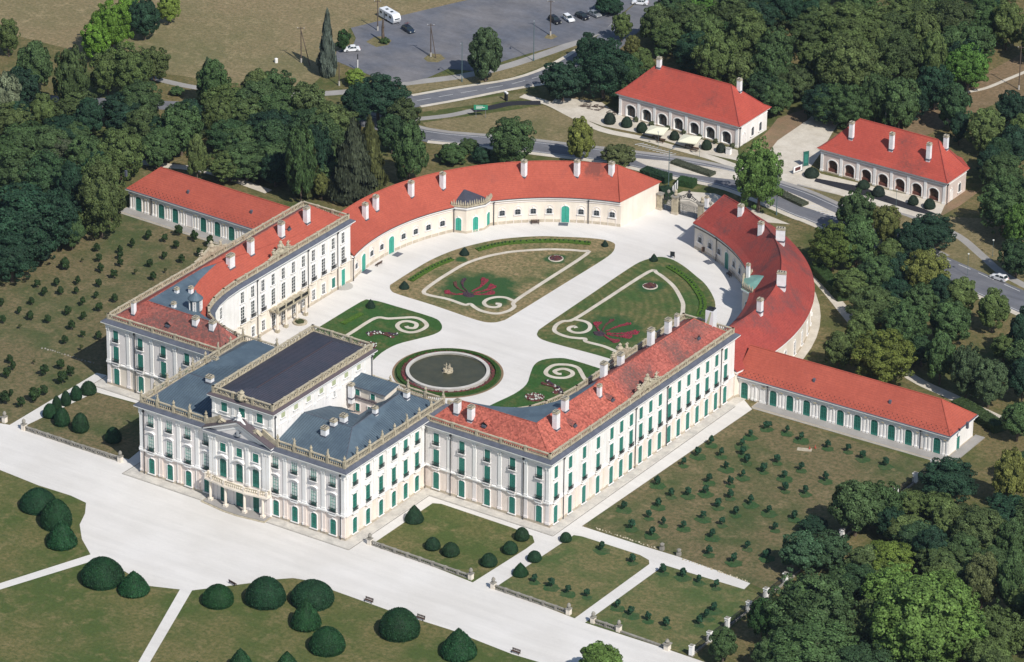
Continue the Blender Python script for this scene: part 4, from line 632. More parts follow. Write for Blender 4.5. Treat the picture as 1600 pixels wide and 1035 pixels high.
def ring_cornice(bld, poly, z, mt=None, cap=None, cap_h=.55, proj=.9):
    b = MB(); mt = mt or m_pil
    for d, z0, z1 in ((.22, z-.9, z-.62), (.12, z-.62, z-.3), (proj*.55, z-.3, z-.1), (proj, z-.1, z+.14)): ring_prism(b, poly, d, z0, z1, mt)
    b.obj('cornice', bld); b = MB(); o, i = offset(poly, proj+.03), offset(poly, .08); n = len(o)
    b.add([(*q, z+.145) for q in o]+[(*q, z+.2) for q in o]+[(*q, z+.145+cap_h) for q in i]+[(*q, z+.145+cap_h) for q in offset(poly, -1.6)], [(r*n+k, r*n+(k+1) % n, (r+1)*n+(k+1) % n, (r+1)*n+k) for r in range(3) for k in range(n)], cap or m_cap)
    b.obj('cornice_cap', bld)
def balustrade(bld, pts, z, h=1.35, closed=False, post=3.85, style='spindle', mt=None):
    """pts: centre line; rails and posts, balusters joined as one part"""
    mt = mt or m_stone; b = MB(); q = MB(); segs = [(pts[i], pts[(i+1) % len(pts)]) for i in range(len(pts) if closed else len(pts)-1)]
    spots = []
    for a, c in segs:
        a, c = Vector(a), Vector(c); L_ = (c-a).length
        if L_ < .05: continue
        b.obox(a, c, .42, z, z+.24, mt); b.obox(a, c, .46, z+h-.2, z+h, mt); n = max(1, round(L_/post)) if L_ > post*.6 else 1
        ang = atan2(c.y-a.y, c.x-a.x)
        for k in range(n+1):
            if k == n and not (c == Vector(pts[-1]) and not closed) and L_ < post*.6: continue
            p_ = a.lerp(c, k/n); t = (c-a).normalized(); spots.append((p_.x, p_.y, ang))
            b.obox(p_-t*.3, p_+t*.3, .56, z+.0, z+h+.07, mt)
        for k in range(n):
            s0, s1 = a.lerp(c, k/n), a.lerp(c, (k+1)/n); ll = (s1-s0).length-.7; t = (c-a).normalized()
            if ll < .3: continue
            if style == 'spindle':
                m_ = max(1, int(ll/.46))
                for j in range(m_):
                    p_ = s0+t*(.35+ll*(j+.5)/m_); q.lathe([(.07, 0), (.135, (h-.44)*.35), (.06, (h-.44)*.75), (.1, h-.44)], (p_.x, p_.y, z+.24), mt, 5, False)
            else:
                m_ = max(1, int(ll/1.15)); ww = ll/m_
                for j in range(m_):
                    p_ = s0+t*(.35+ww*(j+.5)); hh = h-.44; zc = z+.24+hh/2
                    for e in range(4):
                        a0, a1 = e*pi/2, (e+1)*pi/2; pa = p_+t*(cos(a0)*ww*.46); pb = p_+t*(cos(a1)*ww*.46)
                        q.tube([(pa.x, pa.y, zc+sin(a0)*hh*.5), (pb.x, pb.y, zc+sin(a1)*hh*.5)], .085, mt, 4)
                    q.obox(p_-t*.12, p_+t*.12, .2, zc-.12, zc+.12, mt); pe = p_+t*(ww*.5); q.obox(pe-t*.07, pe+t*.07, .2, z+.2, z+h-.18, mt)
    o = b.obj('balustrade', bld)
    if q.v: q.obj('baluster', o, kind='stuff')
    return spots
def statue_mesh(k):
    b = MB(); r = random.Random(k); b.box(-.36, -.36, 0, .36, .36, .45, m_stone)
    b.lathe([(.30, .45), (.34, .7), (.22, 1.15), (.27, 1.5), (.2, 1.68), (.09, 1.75), (.13, 1.86), (.12, 2.0), (.03, 2.1)], (0, 0, 0), m_chimcap, 8)
    s = r.choice((-1, 1)); b.tube([(s*.22, 0, 1.55), (s*.45, -.12, 1.3), (s*.35, -.3, 1.15)], .075, m_chimcap, 5); b.tube([(-s*.22, 0, 1.55), (-s*.42, .05, 1.75), (-s*.5, 0, 2.05)], [.08, .07, .05], m_chimcap, 5)
    b.tube([(0, .1, .5), (.1*s, .3, .8), (0, .15, 1.5)], [.12, .16, .05], m_chimcap, 5); return b.mesh('statue')
def urn_mesh():
    b = MB(); b.box(-.34, -.34, 0, .34, .34, .3, m_stone)
    b.lathe([(.16, .3), (.1, .42), (.36, .72), (.42, .95), (.25, 1.1), (.3, 1.2), (.12, 1.32), (.16, 1.5), (.05, 1.66)], (0, 0, 0), m_stone, 8); return b.mesh('urn')
STAT = [statue_mesh(k) for k in range(4)]; URN = urn_mesh()
def trophy(bld, x, y, z, a, wd=10., ht=2.7):
    """carved crest: centre cartouche with figures and sweeping scrolls falling to both sides"""
    b = MB(); n = 14
    for s in (-1, 1):
        up = [(s*(wd/2)*k/n, .25+ht*.62*(1-k/n)**1.5+.28*abs(sin(k*1.05))*(1-k/n)) for k in range(n+1)]
        for k in range(n):
            (x0, a0), (x1, a1) = up[k], up[k+1]; xa, xb = sorted((x0, x1)); za, zb = (a0, a1) if x0 < x1 else (a1, a0)
            b.extr([(xa, 0), (xb, 0), (xb, zb), (xa, za)], -.22, .22, m_stone)
            b.tube([(x0, -.26, a0), (x1, -.26, a1)], .13, m_chimcap, 5)
        b.lathe([(.3, 0), (.42, .3), (.3, .62), (.34, .8), (.1, 1.0)], (s*wd*.29, 0, .9), m_stone, 7)
        b.tube([(s*wd*.29, 0, 1.5), (s*wd*.25, -.1, 2.0), (s*wd*.33, 0, 2.25)], [.26, .2, .09], m_chimcap, 6); b.tube([(s*wd*.29, 0, 1.7), (s*wd*.38, -.1, 1.85)], [.14, .07], m_chimcap, 5)
    b.lathe([(.75, 0), (.9, ht*.3), (.72, ht*.55), (.8, ht*.75), (.35, ht*.95), (.42, ht*1.08), (.12, ht*1.2)], (0, 0, .1), m_stone, 9); b.tube([(0, -.5, ht*.55), (0, -.8, ht*.7), (0, -.6, ht*.95)], [.3, .35, .15], m_chimcap, 7)
    for k in range(18):
        r = random.Random(k); b.lathe([(.05, 0), (.2, .12), (.17, .26), (.04, .36)], (r.uniform(-wd*.36, wd*.36), r.uniform(-.3, .1), .3+r.uniform(0, .8)), m_chimcap, 5)
    return b.obj('carved_crest', bld, loc=(x, y, z), rz=a)
def chimney(bld, x, y, z, w_, h, a=0., long=1., caps=True, mt=None, flat=False):
    b = MB(); w1, l1 = w_/2, w_*long/2; d = 1.3
    b.box(-l1, -w1, -d, l1, w1, h, mt or m_chim); o = b.obj('chimney', bld, loc=(x, y, z), rz=a)
    c = MB(); c.box(-l1-.1, -w1-.1, h, l1+.1, w1+.1, h+.16, m_chimcap); c.box(-l1+.06, -w1+.06, h+.16, l1-.06, w1-.06, h+.42, m_chimcap)
    c.box(-l1-.04, -w1-.04, h+.42, l1+.04, w1+.04, h+.5, m_chimcap); n = max(1, int(2*l1/.6))
    for k in range(n): xx = -l1+.12+(2*l1-.24)*(k+.5)/n; c.box(xx-.13, -w1+.14, h+.505, xx+.13, w1-.14, h+.515, m_iron)
    c.obj('chimney_cap', o); f = MB(); f.box(-l1-.1, -w1-.12, -.2, l1+.1, w1+.12, .12, m_cap); f.obj('flashing', o); return o
def plane_z(poly):
    a, b, c = (Vector(q) for q in poly[:3]); n = (b-a).cross(c-a); return lambda x, y: a.z-(n.x*(x-a.x)+n.y*(y-a.y))/n.z
def face_up(b, poly, mt):
    a = Vector((0, 0, 0)); n = len(poly)
    for i in range(n): a += Vector(poly[i]).cross(Vector(poly[(i+1) % n]))
    b.add(poly if a.z > 0 else poly[::-1], [tuple(range(n))], mt)
def seams(sb, poly, sl, mt, sp=.62, h=.07):
    """standing seams down the slope direction sl over a planar roof face"""
    z = plane_z(poly); s = Vector(sl).normalized(); u = Vector((-s.y, s.x)); us = [Vector(q[:2]).dot(u) for q in poly]; t = min(us)+sp*.5
    while t < max(us):
        xs = []
        for i in range(len(poly)):
            a, b_ = Vector(poly[i][:2]), Vector(poly[(i+1) % len(poly)][:2]); ua, ub = a.dot(u), b_.dot(u)
            if (ua-t)*(ub-t) < 0: p_ = a.lerp(b_, (t-ua)/(ub-ua)); xs.append(p_.dot(s))
        xs.sort()
        for k in range(0, len(xs)-1, 2):
            p0, p1 = u*t+s*xs[k], u*t+s*xs[k+1]; w_ = .035
            sb.add([(p0.x-u.x*w_, p0.y-u.y*w_, z(*p0)+.01), (p0.x+u.x*w_, p0.y+u.y*w_, z(*p0)+.01), (p1.x+u.x*w_, p1.y+u.y*w_, z(*p1)+.01), (p1.x-u.x*w_, p1.y-u.y*w_, z(*p1)+.01), (p0.x, p0.y, z(*p0)+h), (p1.x, p1.y, z(*p1)+h)], [(1, 2, 5, 4), (3, 0, 4, 5)], mt)
        t += sp
def ridge_cap(b, pts, mt, r=.13): b.tube([(x, y, z+.03) for x, y, z in pts], r, mt, 6)
def dormer(bld, x, y, z, a, tile, s=1.):
    """low eyebrow roof light with a small red tiled hood"""
    b = MB(); b.add([(-.95*s, -.7*s, 0), (.95*s, -.7*s, 0), (0, -.85*s, .75*s), (-.9*s, 1.3*s, .5*s), (.9*s, 1.3*s, .5*s), (0, 1.6*s, 1.0*s)], [(0, 2, 5, 3), (2, 1, 4, 5)], tile); b.add([(-.8*s, -.62*s, -.1), (.8*s, -.62*s, -.1), (0, -.7*s, .6*s)], [(0, 1, 2)], m_iron)
    b.box(-.5*s, -1.0*s, -.55*s, .5*s, -.6*s, -.1*s, m_cap)
    return b.obj('dormer', bld, loc=(x, y, z), rz=a)
# ================================================================ PALACE: MAIN BLOCK
GF, FF, TF = (.75, 3.6), (6.1, 3.85), (12.05, 2.75)
main = empty('palace', (0, 0, 0), 0, 'main palace block with grey zinc roof, raised upper hall and columned front balcony', 'palace')
MP = [(-27, 0), (27, 0), (27, 37), (-27, 37)]
b = MB(); b.prism(MP, .1, 5.7, m_pink, top=False); b.obj('lower_wall', main)
b = MB(); b.prism(MP, 5.7, 16.9, m_white, top=False); ring_prism(b, MP, .1, 5.75, 6.0, m_pil, -.05); b.obj('upper_wall', main)
b = MB(); b.prism(offset(MP, .12), .0, .7, m_plinth); b.obj('plinth', main)
b = MB(); b.box(-8.1, -.55, .1, 8.1, .3, 16.0, m_white); b.obj('central_projection', main)
ring_cornice(main, [(-27, 0), (-8.2, 0), (-8.2, -.55), (8.2, -.55), (8.2, 0), (27, 0), (27, 37), (-27, 37)], 16.2)
F = Facade(main, (-27, 0), 0.); XS = [3.1, 8.05, 13, 17.9]; XS += [54-x for x in XS[::-1]]
for t in XS:
    F.win(t, GF[0], 'glaz', 1.5, GF[1], .45); F.win(t, FF[0], 'glaz', 1.5, FF[1], 0, rail=1., hood=1, sill=0); F.win(t, TF[0], 'glaz', 1.45, TF[1], 0, rail=.9, sill=1)
for t in (.55, 5.55, 10.5, 15.45): 
    for u in (t, 54-t): F.pil(u, 5.95, 15.35, w_=.9); F.pil(u, .7, 5.5, w_=1.0, mt=m_pink, cap=0, d=.14); F.pil(u-.36, .7, 5.5, w_=.14, cap=0, d=.2)
for t0, t1 in ((1.3, 4.85), (6.3, 9.8), (11.2, 14.8), (16.2, 18.6)):
    for a0, a1 in ((t0, t1), (54-t1, 54-t0)): F.panel(a0, a1, 6.2, 15.2, m_pinkw)
F.band('string_course', 0, 18.8, 5.85, .34, .42, m_pil, dips=XS[:4]); F.band('string_course', 35.2, 54, 5.85, .34, .42, m_pil, dips=XS[4:])
F.pipe(1.25, .2, 15.5); F.pipe(52.9, .2, 15.5)
FC = Facade(main, (-8.1, -.55), 0.)
for k, t in enumerate((3.8, 8.1, 12.4)):
    FC.win(t, 6.15, 'arcT', 1.75, 4.3, .55, hood=2, sill=0); FC.win(t, 12.15, 'glaz', 1.5, 2.0, 0, sill=1)
    FC.win(t, .3, 'arcT', 2.0 if k == 1 else 1.6, 4.3, .4, sill=0, door=True)
for t in (.6, 1.6, 5.95, 10.25, 14.6, 15.6): FC.pil(t, 5.95, 15.35, w_=.85, d=.25)
for t in (.6, 1.6, 5.95, 10.25, 14.6, 15.6): FC.pil(t, .3, 5.4, w_=.9, cap=0, mt=m_pinkw)
for s, p0, a in ((1, (27, 0), pi/2), (-1, (-27, 37), -pi/2)):
    FS = Facade(main, p0, a); cols = [3.24, 8.0, 12.75, 17.45, 21.8, 26.0]; cols = cols if s > 0 else [37-c for c in cols]
    for t in cols:
        FS.win(t, GF[0], 'glaz', 1.5, GF[1], .45); FS.win(t, FF[0], 'glaz', 1.5, FF[1], 0, rail=.8, hood=1, sill=0); FS.win(t, TF[0], 'shut', 1.45, TF[1], 0, rail=.9)
    for t in (.6, 5.6, 10.4, 15.1, 19.6, 23.9, 28.2): t = t if s > 0 else 37-t; FS.pil(t, 5.95, 15.35, w_=.8); FS.pil(t, .7, 5.5, w_=.95, mt=m_cream, cap=0, d=.12)
    FS.band('string_course', 0 if s > 0 else 8, 29 if s > 0 else 37, 5.85, .34, .42, m_pil, dips=cols)
    FS.pipe(28.8 if s > 0 else 8.2, .2, 15.5)
FB = Facade(main, (27, 37), pi)
for t in (3, 8, 13, 41, 46, 51): FB.win(t, FF[0], 'dark', 1.5, FF[1], 0, rail=.9); FB.win(t, TF[0], 'dark', 1.45, TF[1], 0)
# pediment
b = MB(); b.extr([(-8.6, 16.36), (8.6, 16.36), (0, 20.0)], -.75, .0, m_pinkw); b.extr([(-8.9, 16.9), (-8.9, 16.5), (0, 20.2), (0, 20.65)], -1.4, 1.4, m_pil); b.extr([(8.9, 16.9), (0, 20.65), (0, 20.2), (8.9, 16.5)], -1.4, 1.4, m_pil)
b.extr([(-9.1, 17.0), (-8.9, 16.9), (0, 20.66), (0, 20.8)], -1.55, 1.5, m_belcap); b.extr([(9.1, 17.0), (0, 20.8), (0, 20.66), (8.9, 16.9)], -1.55, 1.5, m_belcap)
b.extr([(-6, 16.7), (-5.2, 16.7), (0, 18.9), (5.2, 16.7), (6, 16.7), (0, 19.35)], -.85, -.7, m_pil); pd = b.obj('pediment', main)
b = MB(); b.tube([(0, -.95, 17.3), (0, -1.1, 18.3)], [.5, .35], m_cars, 8); b.tube([(-.7, -.95, 17.5), (.8, -1.05, 18.2)], [.22, .1], m_carb, 6); b.tube([(.7, -.95, 17.3), (-.3, -1.05, 18.4)], [.2, .12], m_cars, 6); b.obj('relief_emblem', pd)
for s in (-1, 1):
    b = MB()
    for k in range(12):
        r = random.Random(k+s); b.lathe([(.06, 0), (.34, .25), (.3, .5), (.08, .75)], (s*4.6+r.uniform(-.9, .9), -.4+r.uniform(-.4, .4), 18.55-abs(s)*0+r.uniform(-.2, .5)), m_chimcap, 6)
    b.tube([(s*3.6, -.4, 19.2), (s*4.6, -.6, 19.6), (s*5.6, -.4, 18.5)], [.25, .35, .2], m_stone, 6); b.obj('carved_trophy', pd)
    b = MB(); pts = [(s*(9.6-1.6*k*.5), .3, 18.3+.05*k if k < 2 else 18.3+(k-1)*.42) for k in range(6)]
    for k in range(5): x0, x1 = sorted((pts[k][0], pts[k+1][0])); z0, z1 = (pts[k+1][2], pts[k][2]) if s > 0 else (pts[k][2], pts[k+1][2]); b.extr([(x0, 16.9), (x1, 16.9), (x1, z1), (x0, z0)], .1, .5, m_stone)
    b.obj('scroll_wall', pd)
b = MB(); b.lathe([(.5, 0), (.7, .4), (.5, .8), (.55, 1.4), (.25, 1.7), (.3, 2.0), (.05, 2.2)], (0, -.5, 20.5), m_pil, 8); b.tube([(-1.6, -.5, 20.0), (-.8, -.6, 20.7), (0, -.5, 21)], [.15, .3, .2], m_pil, 6); b.tube([(1.6, -.5, 20.0), (.8, -.6, 20.7), (0, -.5, 21)], [.15, .3, .2], m_pil, 6); b.obj('carved_finial', pd)
# balustrade with statues and urns
BZ = 16.9
r1 = balustrade(main, [(9.4, .35), (26.6, .35)], BZ, 1.5, post=4.3); r2_ = balustrade(main, [(26.6, .35), (26.6, 36.6)], BZ, 1.5, post=4.5)
r3 = balustrade(main, [(-26.6, .35), (-9.4, .35)], BZ, 1.5, post=4.3); r4 = balustrade(main, [(-26.6, 36.6), (-26.6, .35)], BZ, 1.5, post=4.5)
r5 = balustrade(main, [(26.6, 36.6), (8.2, 36.6)], BZ, 1.5, post=4.5); r6 = balustrade(main, [(-8.2, 36.6), (-26.6, 36.6)], BZ, 1.5, post=4.5)
k = 0
for sp in (r1, r2_, r3, r4, r5, r6):
    for x, y, a in sp[:-1] if sp is not r3 else sp: o_ = link('statue' if k % 2 else 'urn', STAT[(k//2) % 4] if k % 2 else URN, main, (x, y, BZ+1.57), a+(.5*k)); o_.scale = (.8, .8, .85); k += 1
# zinc roofs
b, sb = MB(), MB(); ZE = 17.0
def zf(poly, sl): face_up(b, poly, m_zinc); seams(sb, poly, sl, m_seam)
A_, B_, P_, Q_ = (26, 1.2, ZE), (26, 36, ZE), (20.6, 11.5, 20), (19.6, 31, 20)
zf([(8, 1.2, ZE), A_, P_, (8, 11.5, 20)], (0, 1)); zf([A_, B_, Q_, P_], (-1, 0)); zf([B_, (8, 36, ZE), (8, 32.2, 19.2), (17.5, 32.2, 19.2), Q_], (0, -1))
zf([(8, 11.5, 20), P_, (15.6, 21, 17.6), (8, 21, 17.6)], (0, 1)); zf([P_, Q_, (15.6, 27.9, 17.6), (15.6, 21, 17.6)], (1, 0)); face_up(b, [Q_, (17.5, 32.2, 19.2), (17.5, 27.9, 18.4), (15.6, 27.9, 17.6)], m_zinc)
rr_ = b.obj('zinc_roof', main); sb.obj('roof_seam', rr_, kind='stuff')
b, sb = MB(), MB(); A_, B_, P_, Q_ = (-26, 1.2, ZE), (-26, 36, ZE), (-22.8, 12.2, 20), (-22.9, 35.6, 18.6)
zf([A_, (-8, 1.2, ZE), (-8, 12.2, 20), P_], (0, 1)); face_up(b, [A_, P_, Q_, B_], m_zinc); seams(sb, [A_, P_, Q_, B_], (1, 0), m_seam, 1.2); zf([P_, (-8, 12.2, 20), (-8, 35.6, 18.2), Q_], (1, .0)); face_up(b, [Q_, (-8, 35.6, 18.2), (-8, 36, ZE), B_], m_zinc)
rl_ = b.obj('zinc_roof', main); sb.obj('roof_seam', rl_, kind='stuff')
b = MB(); ridge_cap(b, [(8, 11.5, 20), (20.6, 11.5, 20), (19.6, 31, 20)], m_cap, .09); ridge_cap(b, [(20.6, 11.5, 20), (26, 1.2, ZE)], m_cap, .08); ridge_cap(b, [(-8, 12.2, 20), (-22.8, 12.2, 20)], m_cap, .09); ridge_cap(b, [(-22.8, 12.2, 20), (-26, 1.2, ZE)], m_cap, .08); b.obj('roof_ridge', main)
b = MB()                                                           # open light court behind the front roof
x0, x1, y0, y1, zc = 8.05, 15.6, 21.0, 27.9, 12.6
for pg, mt in (([(x0, y0), (x1, y0)], m_pink), ([(x1, y0), (x1, y1)], m_cream), ([(x1, y1), (x0, y1)], m_pink), ([(x0, y1), (x0, y0)], m_white)):
    (ax, ay), (bx, by) = pg; b.add([(ax, ay, zc), (bx, by, zc), (bx, by, 17.6), (ax, ay, 17.6)], [(3, 2, 1, 0)], mt)
b.add([(x0, y0, zc), (x1, y0, zc), (x1, y1, zc), (x0, y1, zc)], [(0, 1, 2, 3)], m_walk)
b.box(8.05, 27.9, 17.3, 17.5, 32.2, 20.1, m_cream); b.box(8.05, 27.55, 17.35, 17.7, 27.9, 17.55, m_belcap); lc = b.obj('light_court_wall', main)
b, sb = MB(), MB(); pl_ = [(8.02, 27.5, 20.1), (18.0, 27.5, 20.1), (18.0, 32.6, 20.75), (8.02, 32.6, 20.75)]; face_up(b, pl_, m_zinc); b.box(8.02, 27.42, 19.95, 18.0, 27.52, 20.09, m_cap); seams(sb, pl_, (0, 1), m_seam); an = b.obj('annex_roof', lc); sb.obj('roof_seam', an, kind='stuff')
for x in (10.4, 14.4): put_window(main, x, 27.88, 18.0, 0., 'glaz', 1.15, 1.4, 0, sill=0)
for x in (10.4, 13.6): put_window(main, x, 27.88, 14.2, 0., 'glaz', 1.1, 1.8, 0, sill=0)
b, sb = MB(), MB(); zf([(8.06, 21.02, 17.5), (12.6, 21.02, 17.5), (12.6, 25.0, 15.6), (8.06, 25.0, 15.6)], (0, 1)); o = b.obj('lean_to_roof', main); sb.obj('roof_seam', o, kind='stuff')
# upper hall
UH = [(-8, .6), (8, .6), (8, 36.9), (-8, 36.9)]
b = MB(); b.prism(UH, 16.3, 24.3, m_white); uh = b.obj('upper_hall_wall', main)
ring_cornice(main, UH, 24.1, cap=m_belcap, cap_h=.3, proj=.75)
FU = Facade(main, (-8, .6), 0.)
for t in (3.35, 8, 12.65): FU.win(t, 21.1, 'shut', 1.55, 2.55, 0)
for t in (.6, 5.7, 10.3, 15.4): FU.pil(t, 20.2, 23.3, w_=.75, cap=0, d=.12)
FU.band('wall_moulding', 0, 16, 20.1, .18, .16, m_pil)
for s, p0, a in ((1, (8, .6), pi/2), (-1, (-8, 36.9), -pi/2)):
    FS = Facade(main, p0, a); cols = [3.5+4.56*k for k in range(7)]; cols = cols if s > 0 else [36.3-c for c in cols]
    for t in cols: FS.win(t, 22.0, 'pale', 1.4, 2.2, 0, border=.12); FS.band('wall_moulding', t-1.3, t+1.3, 20.6, .14, .12, m_pinkw)
    for k in range(8): t = 1.2+4.56*k; t = t if s > 0 else 36.3-t; FS.pil(t, 20.0, 23.3, w_=.6, cap=0, d=.1)
    if s > 0: FS.pipe(.5, 17.2, 23.4); FS.pipe(35.6, 17.2, 23.4); FS.win(22, 19.2, 'dark', .7, 1.3, 0, border=.08)
FBk = Facade(main, (8, 36.9), pi)
for t in (3.35, 8, 12.65): FBk.win(t, 21.1, 'shut', 1.55, 2.55, 0)
sp = balustrade(main, [(-7.7, .9), (7.7, .9), (7.7, 36.6), (-7.7, 36.6)], 24.55, 1.45, closed=True, post=4.4, style='ring')
b, sb = MB(), MB(); rA, rB = (0, 5.8, 25.75), (0, 33, 25.75)
for poly, sl in (([(-7.4, 1.2, 24.7), (7.4, 1.2, 24.7), rA], (0, 1)), ([(7.4, 1.2, 24.7), (7.4, 36.3, 24.7), rB, rA], (-1, 0)), ([(7.4, 36.3, 24.7), (-7.4, 36.3, 24.7), rB], (0, -1)), ([(-7.4, 36.3, 24.7), (-7.4, 1.2, 24.7), rA, rB], (1, 0))): face_up(b, poly, m_slate); seams(sb, poly, sl, m_seamd, .6, .06)
o = b.obj('upper_hall_roof', main); sb.obj('roof_seam', o, kind='stuff'); b = MB(); ridge_cap(b, [rA, rB], m_ridge, .1); b.obj('roof_ridge', o)
b = MB(); b.lathe([(.5, 0), (.9, .5), (.85, 1.1), (.5, 1.6), (.62, 2.0), (.2, 2.5)], (0, .5, 24.9), m_stone, 9)
for k in range(16): r = random.Random(k); b.lathe([(.06, 0), (.3, .2), (.25, .42), (.05, .6)], (r.uniform(-1.2, 1.2), .35+r.uniform(-.3, .3), 24.9+r.uniform(0, 1.7)), m_chimcap if k % 2 else m_stone, 6)
b.obj('carved_crest', main)
# portico with bowed balcony
po = empty('portico'); po.parent = main
pts = [(-8.0, -1.9), (-6.2, -2.2), (-2.6, -2.7), (2.6, -2.7), (6.2, -2.2), (8.0, -1.9)]
b = MB(); b.prism([(-8.3, -.56)]+[(x*1.03, y-.3) for x, y in pts]+[(8.3, -.56)], 5.05, 5.45, m_cream, bot=True); b.obj('balcony_floor', po)
b = MB()
for i in range(5): b.obox(pts[i], pts[i+1], .26, 5.46, 5.66, m_cream); b.obox(pts[i], pts[i+1], .28, 6.38, 6.52, m_stone)
for x, y in [(-8, -.9)]+pts+[(8, -.9)]: b.box(x-.25, y-.2, 5.46, x+.25, y+.2, 6.6, m_cream)
for a, c in (((-8, -.9), pts[0]), (pts[-1], (8, -.9))): b.obox(a, c, .26, 5.46, 5.66, m_cream); b.obox(a, c, .28, 6.38, 6.52, m_stone)
for i in range(5):
    a, c = Vector(pts[i]), Vector(pts[i+1]); n = max(2, int((c-a).length/.5))
    for k in range(n): q = a.lerp(c, (k+.5)/n); b.lathe([(.08, 0), (.12, .3), (.06, .72)], (q.x, q.y, 5.66), m_stone, 5, False)
b.obj('balcony_parapet', po)
for i, (x, y) in enumerate([(-6.9, -1.85), (-2.5, -2.4), (2.5, -2.4), (6.9, -1.85)]):
    b = MB(); b.box(x-.45, y-.45, .12, x+.45, y+.45, .8, m_cream); b.lathe([(.36, .8), (.3, 1.0), (.3, 3), (.26, 4.6), (.38, 4.75), (.4, 5.0)], (x, y, 0), m_cream, 12); b.obj('column', po)
b = MB(); b.prism([(-8.4, -.56), (-8.4, -3.4), (-2, -4.3), (2, -4.3), (8.4, -3.4), (8.4, -.56)], .0, .16, m_stone); b.prism([(-8, -.56), (-8, -3.0), (-2, -3.9), (2, -3.9), (8, -3.0), (8, -.56)], .16, .3, m_walk); b.obj('step', po)
for x, y, z, w_, h in L['CH']['main_right']: chimney(main, x, y, z, max(w_, .9), max(.9, h*.55), 0, 1.0)
for x, y, z, w_, h in L['CH']['main_left']: chimney(main, x, y, z, max(w_, .8), max(.9, h*.55), 0, 1.2)
chimney(main, 9.2, 27.2, 17.3, 1.05, 2.9)

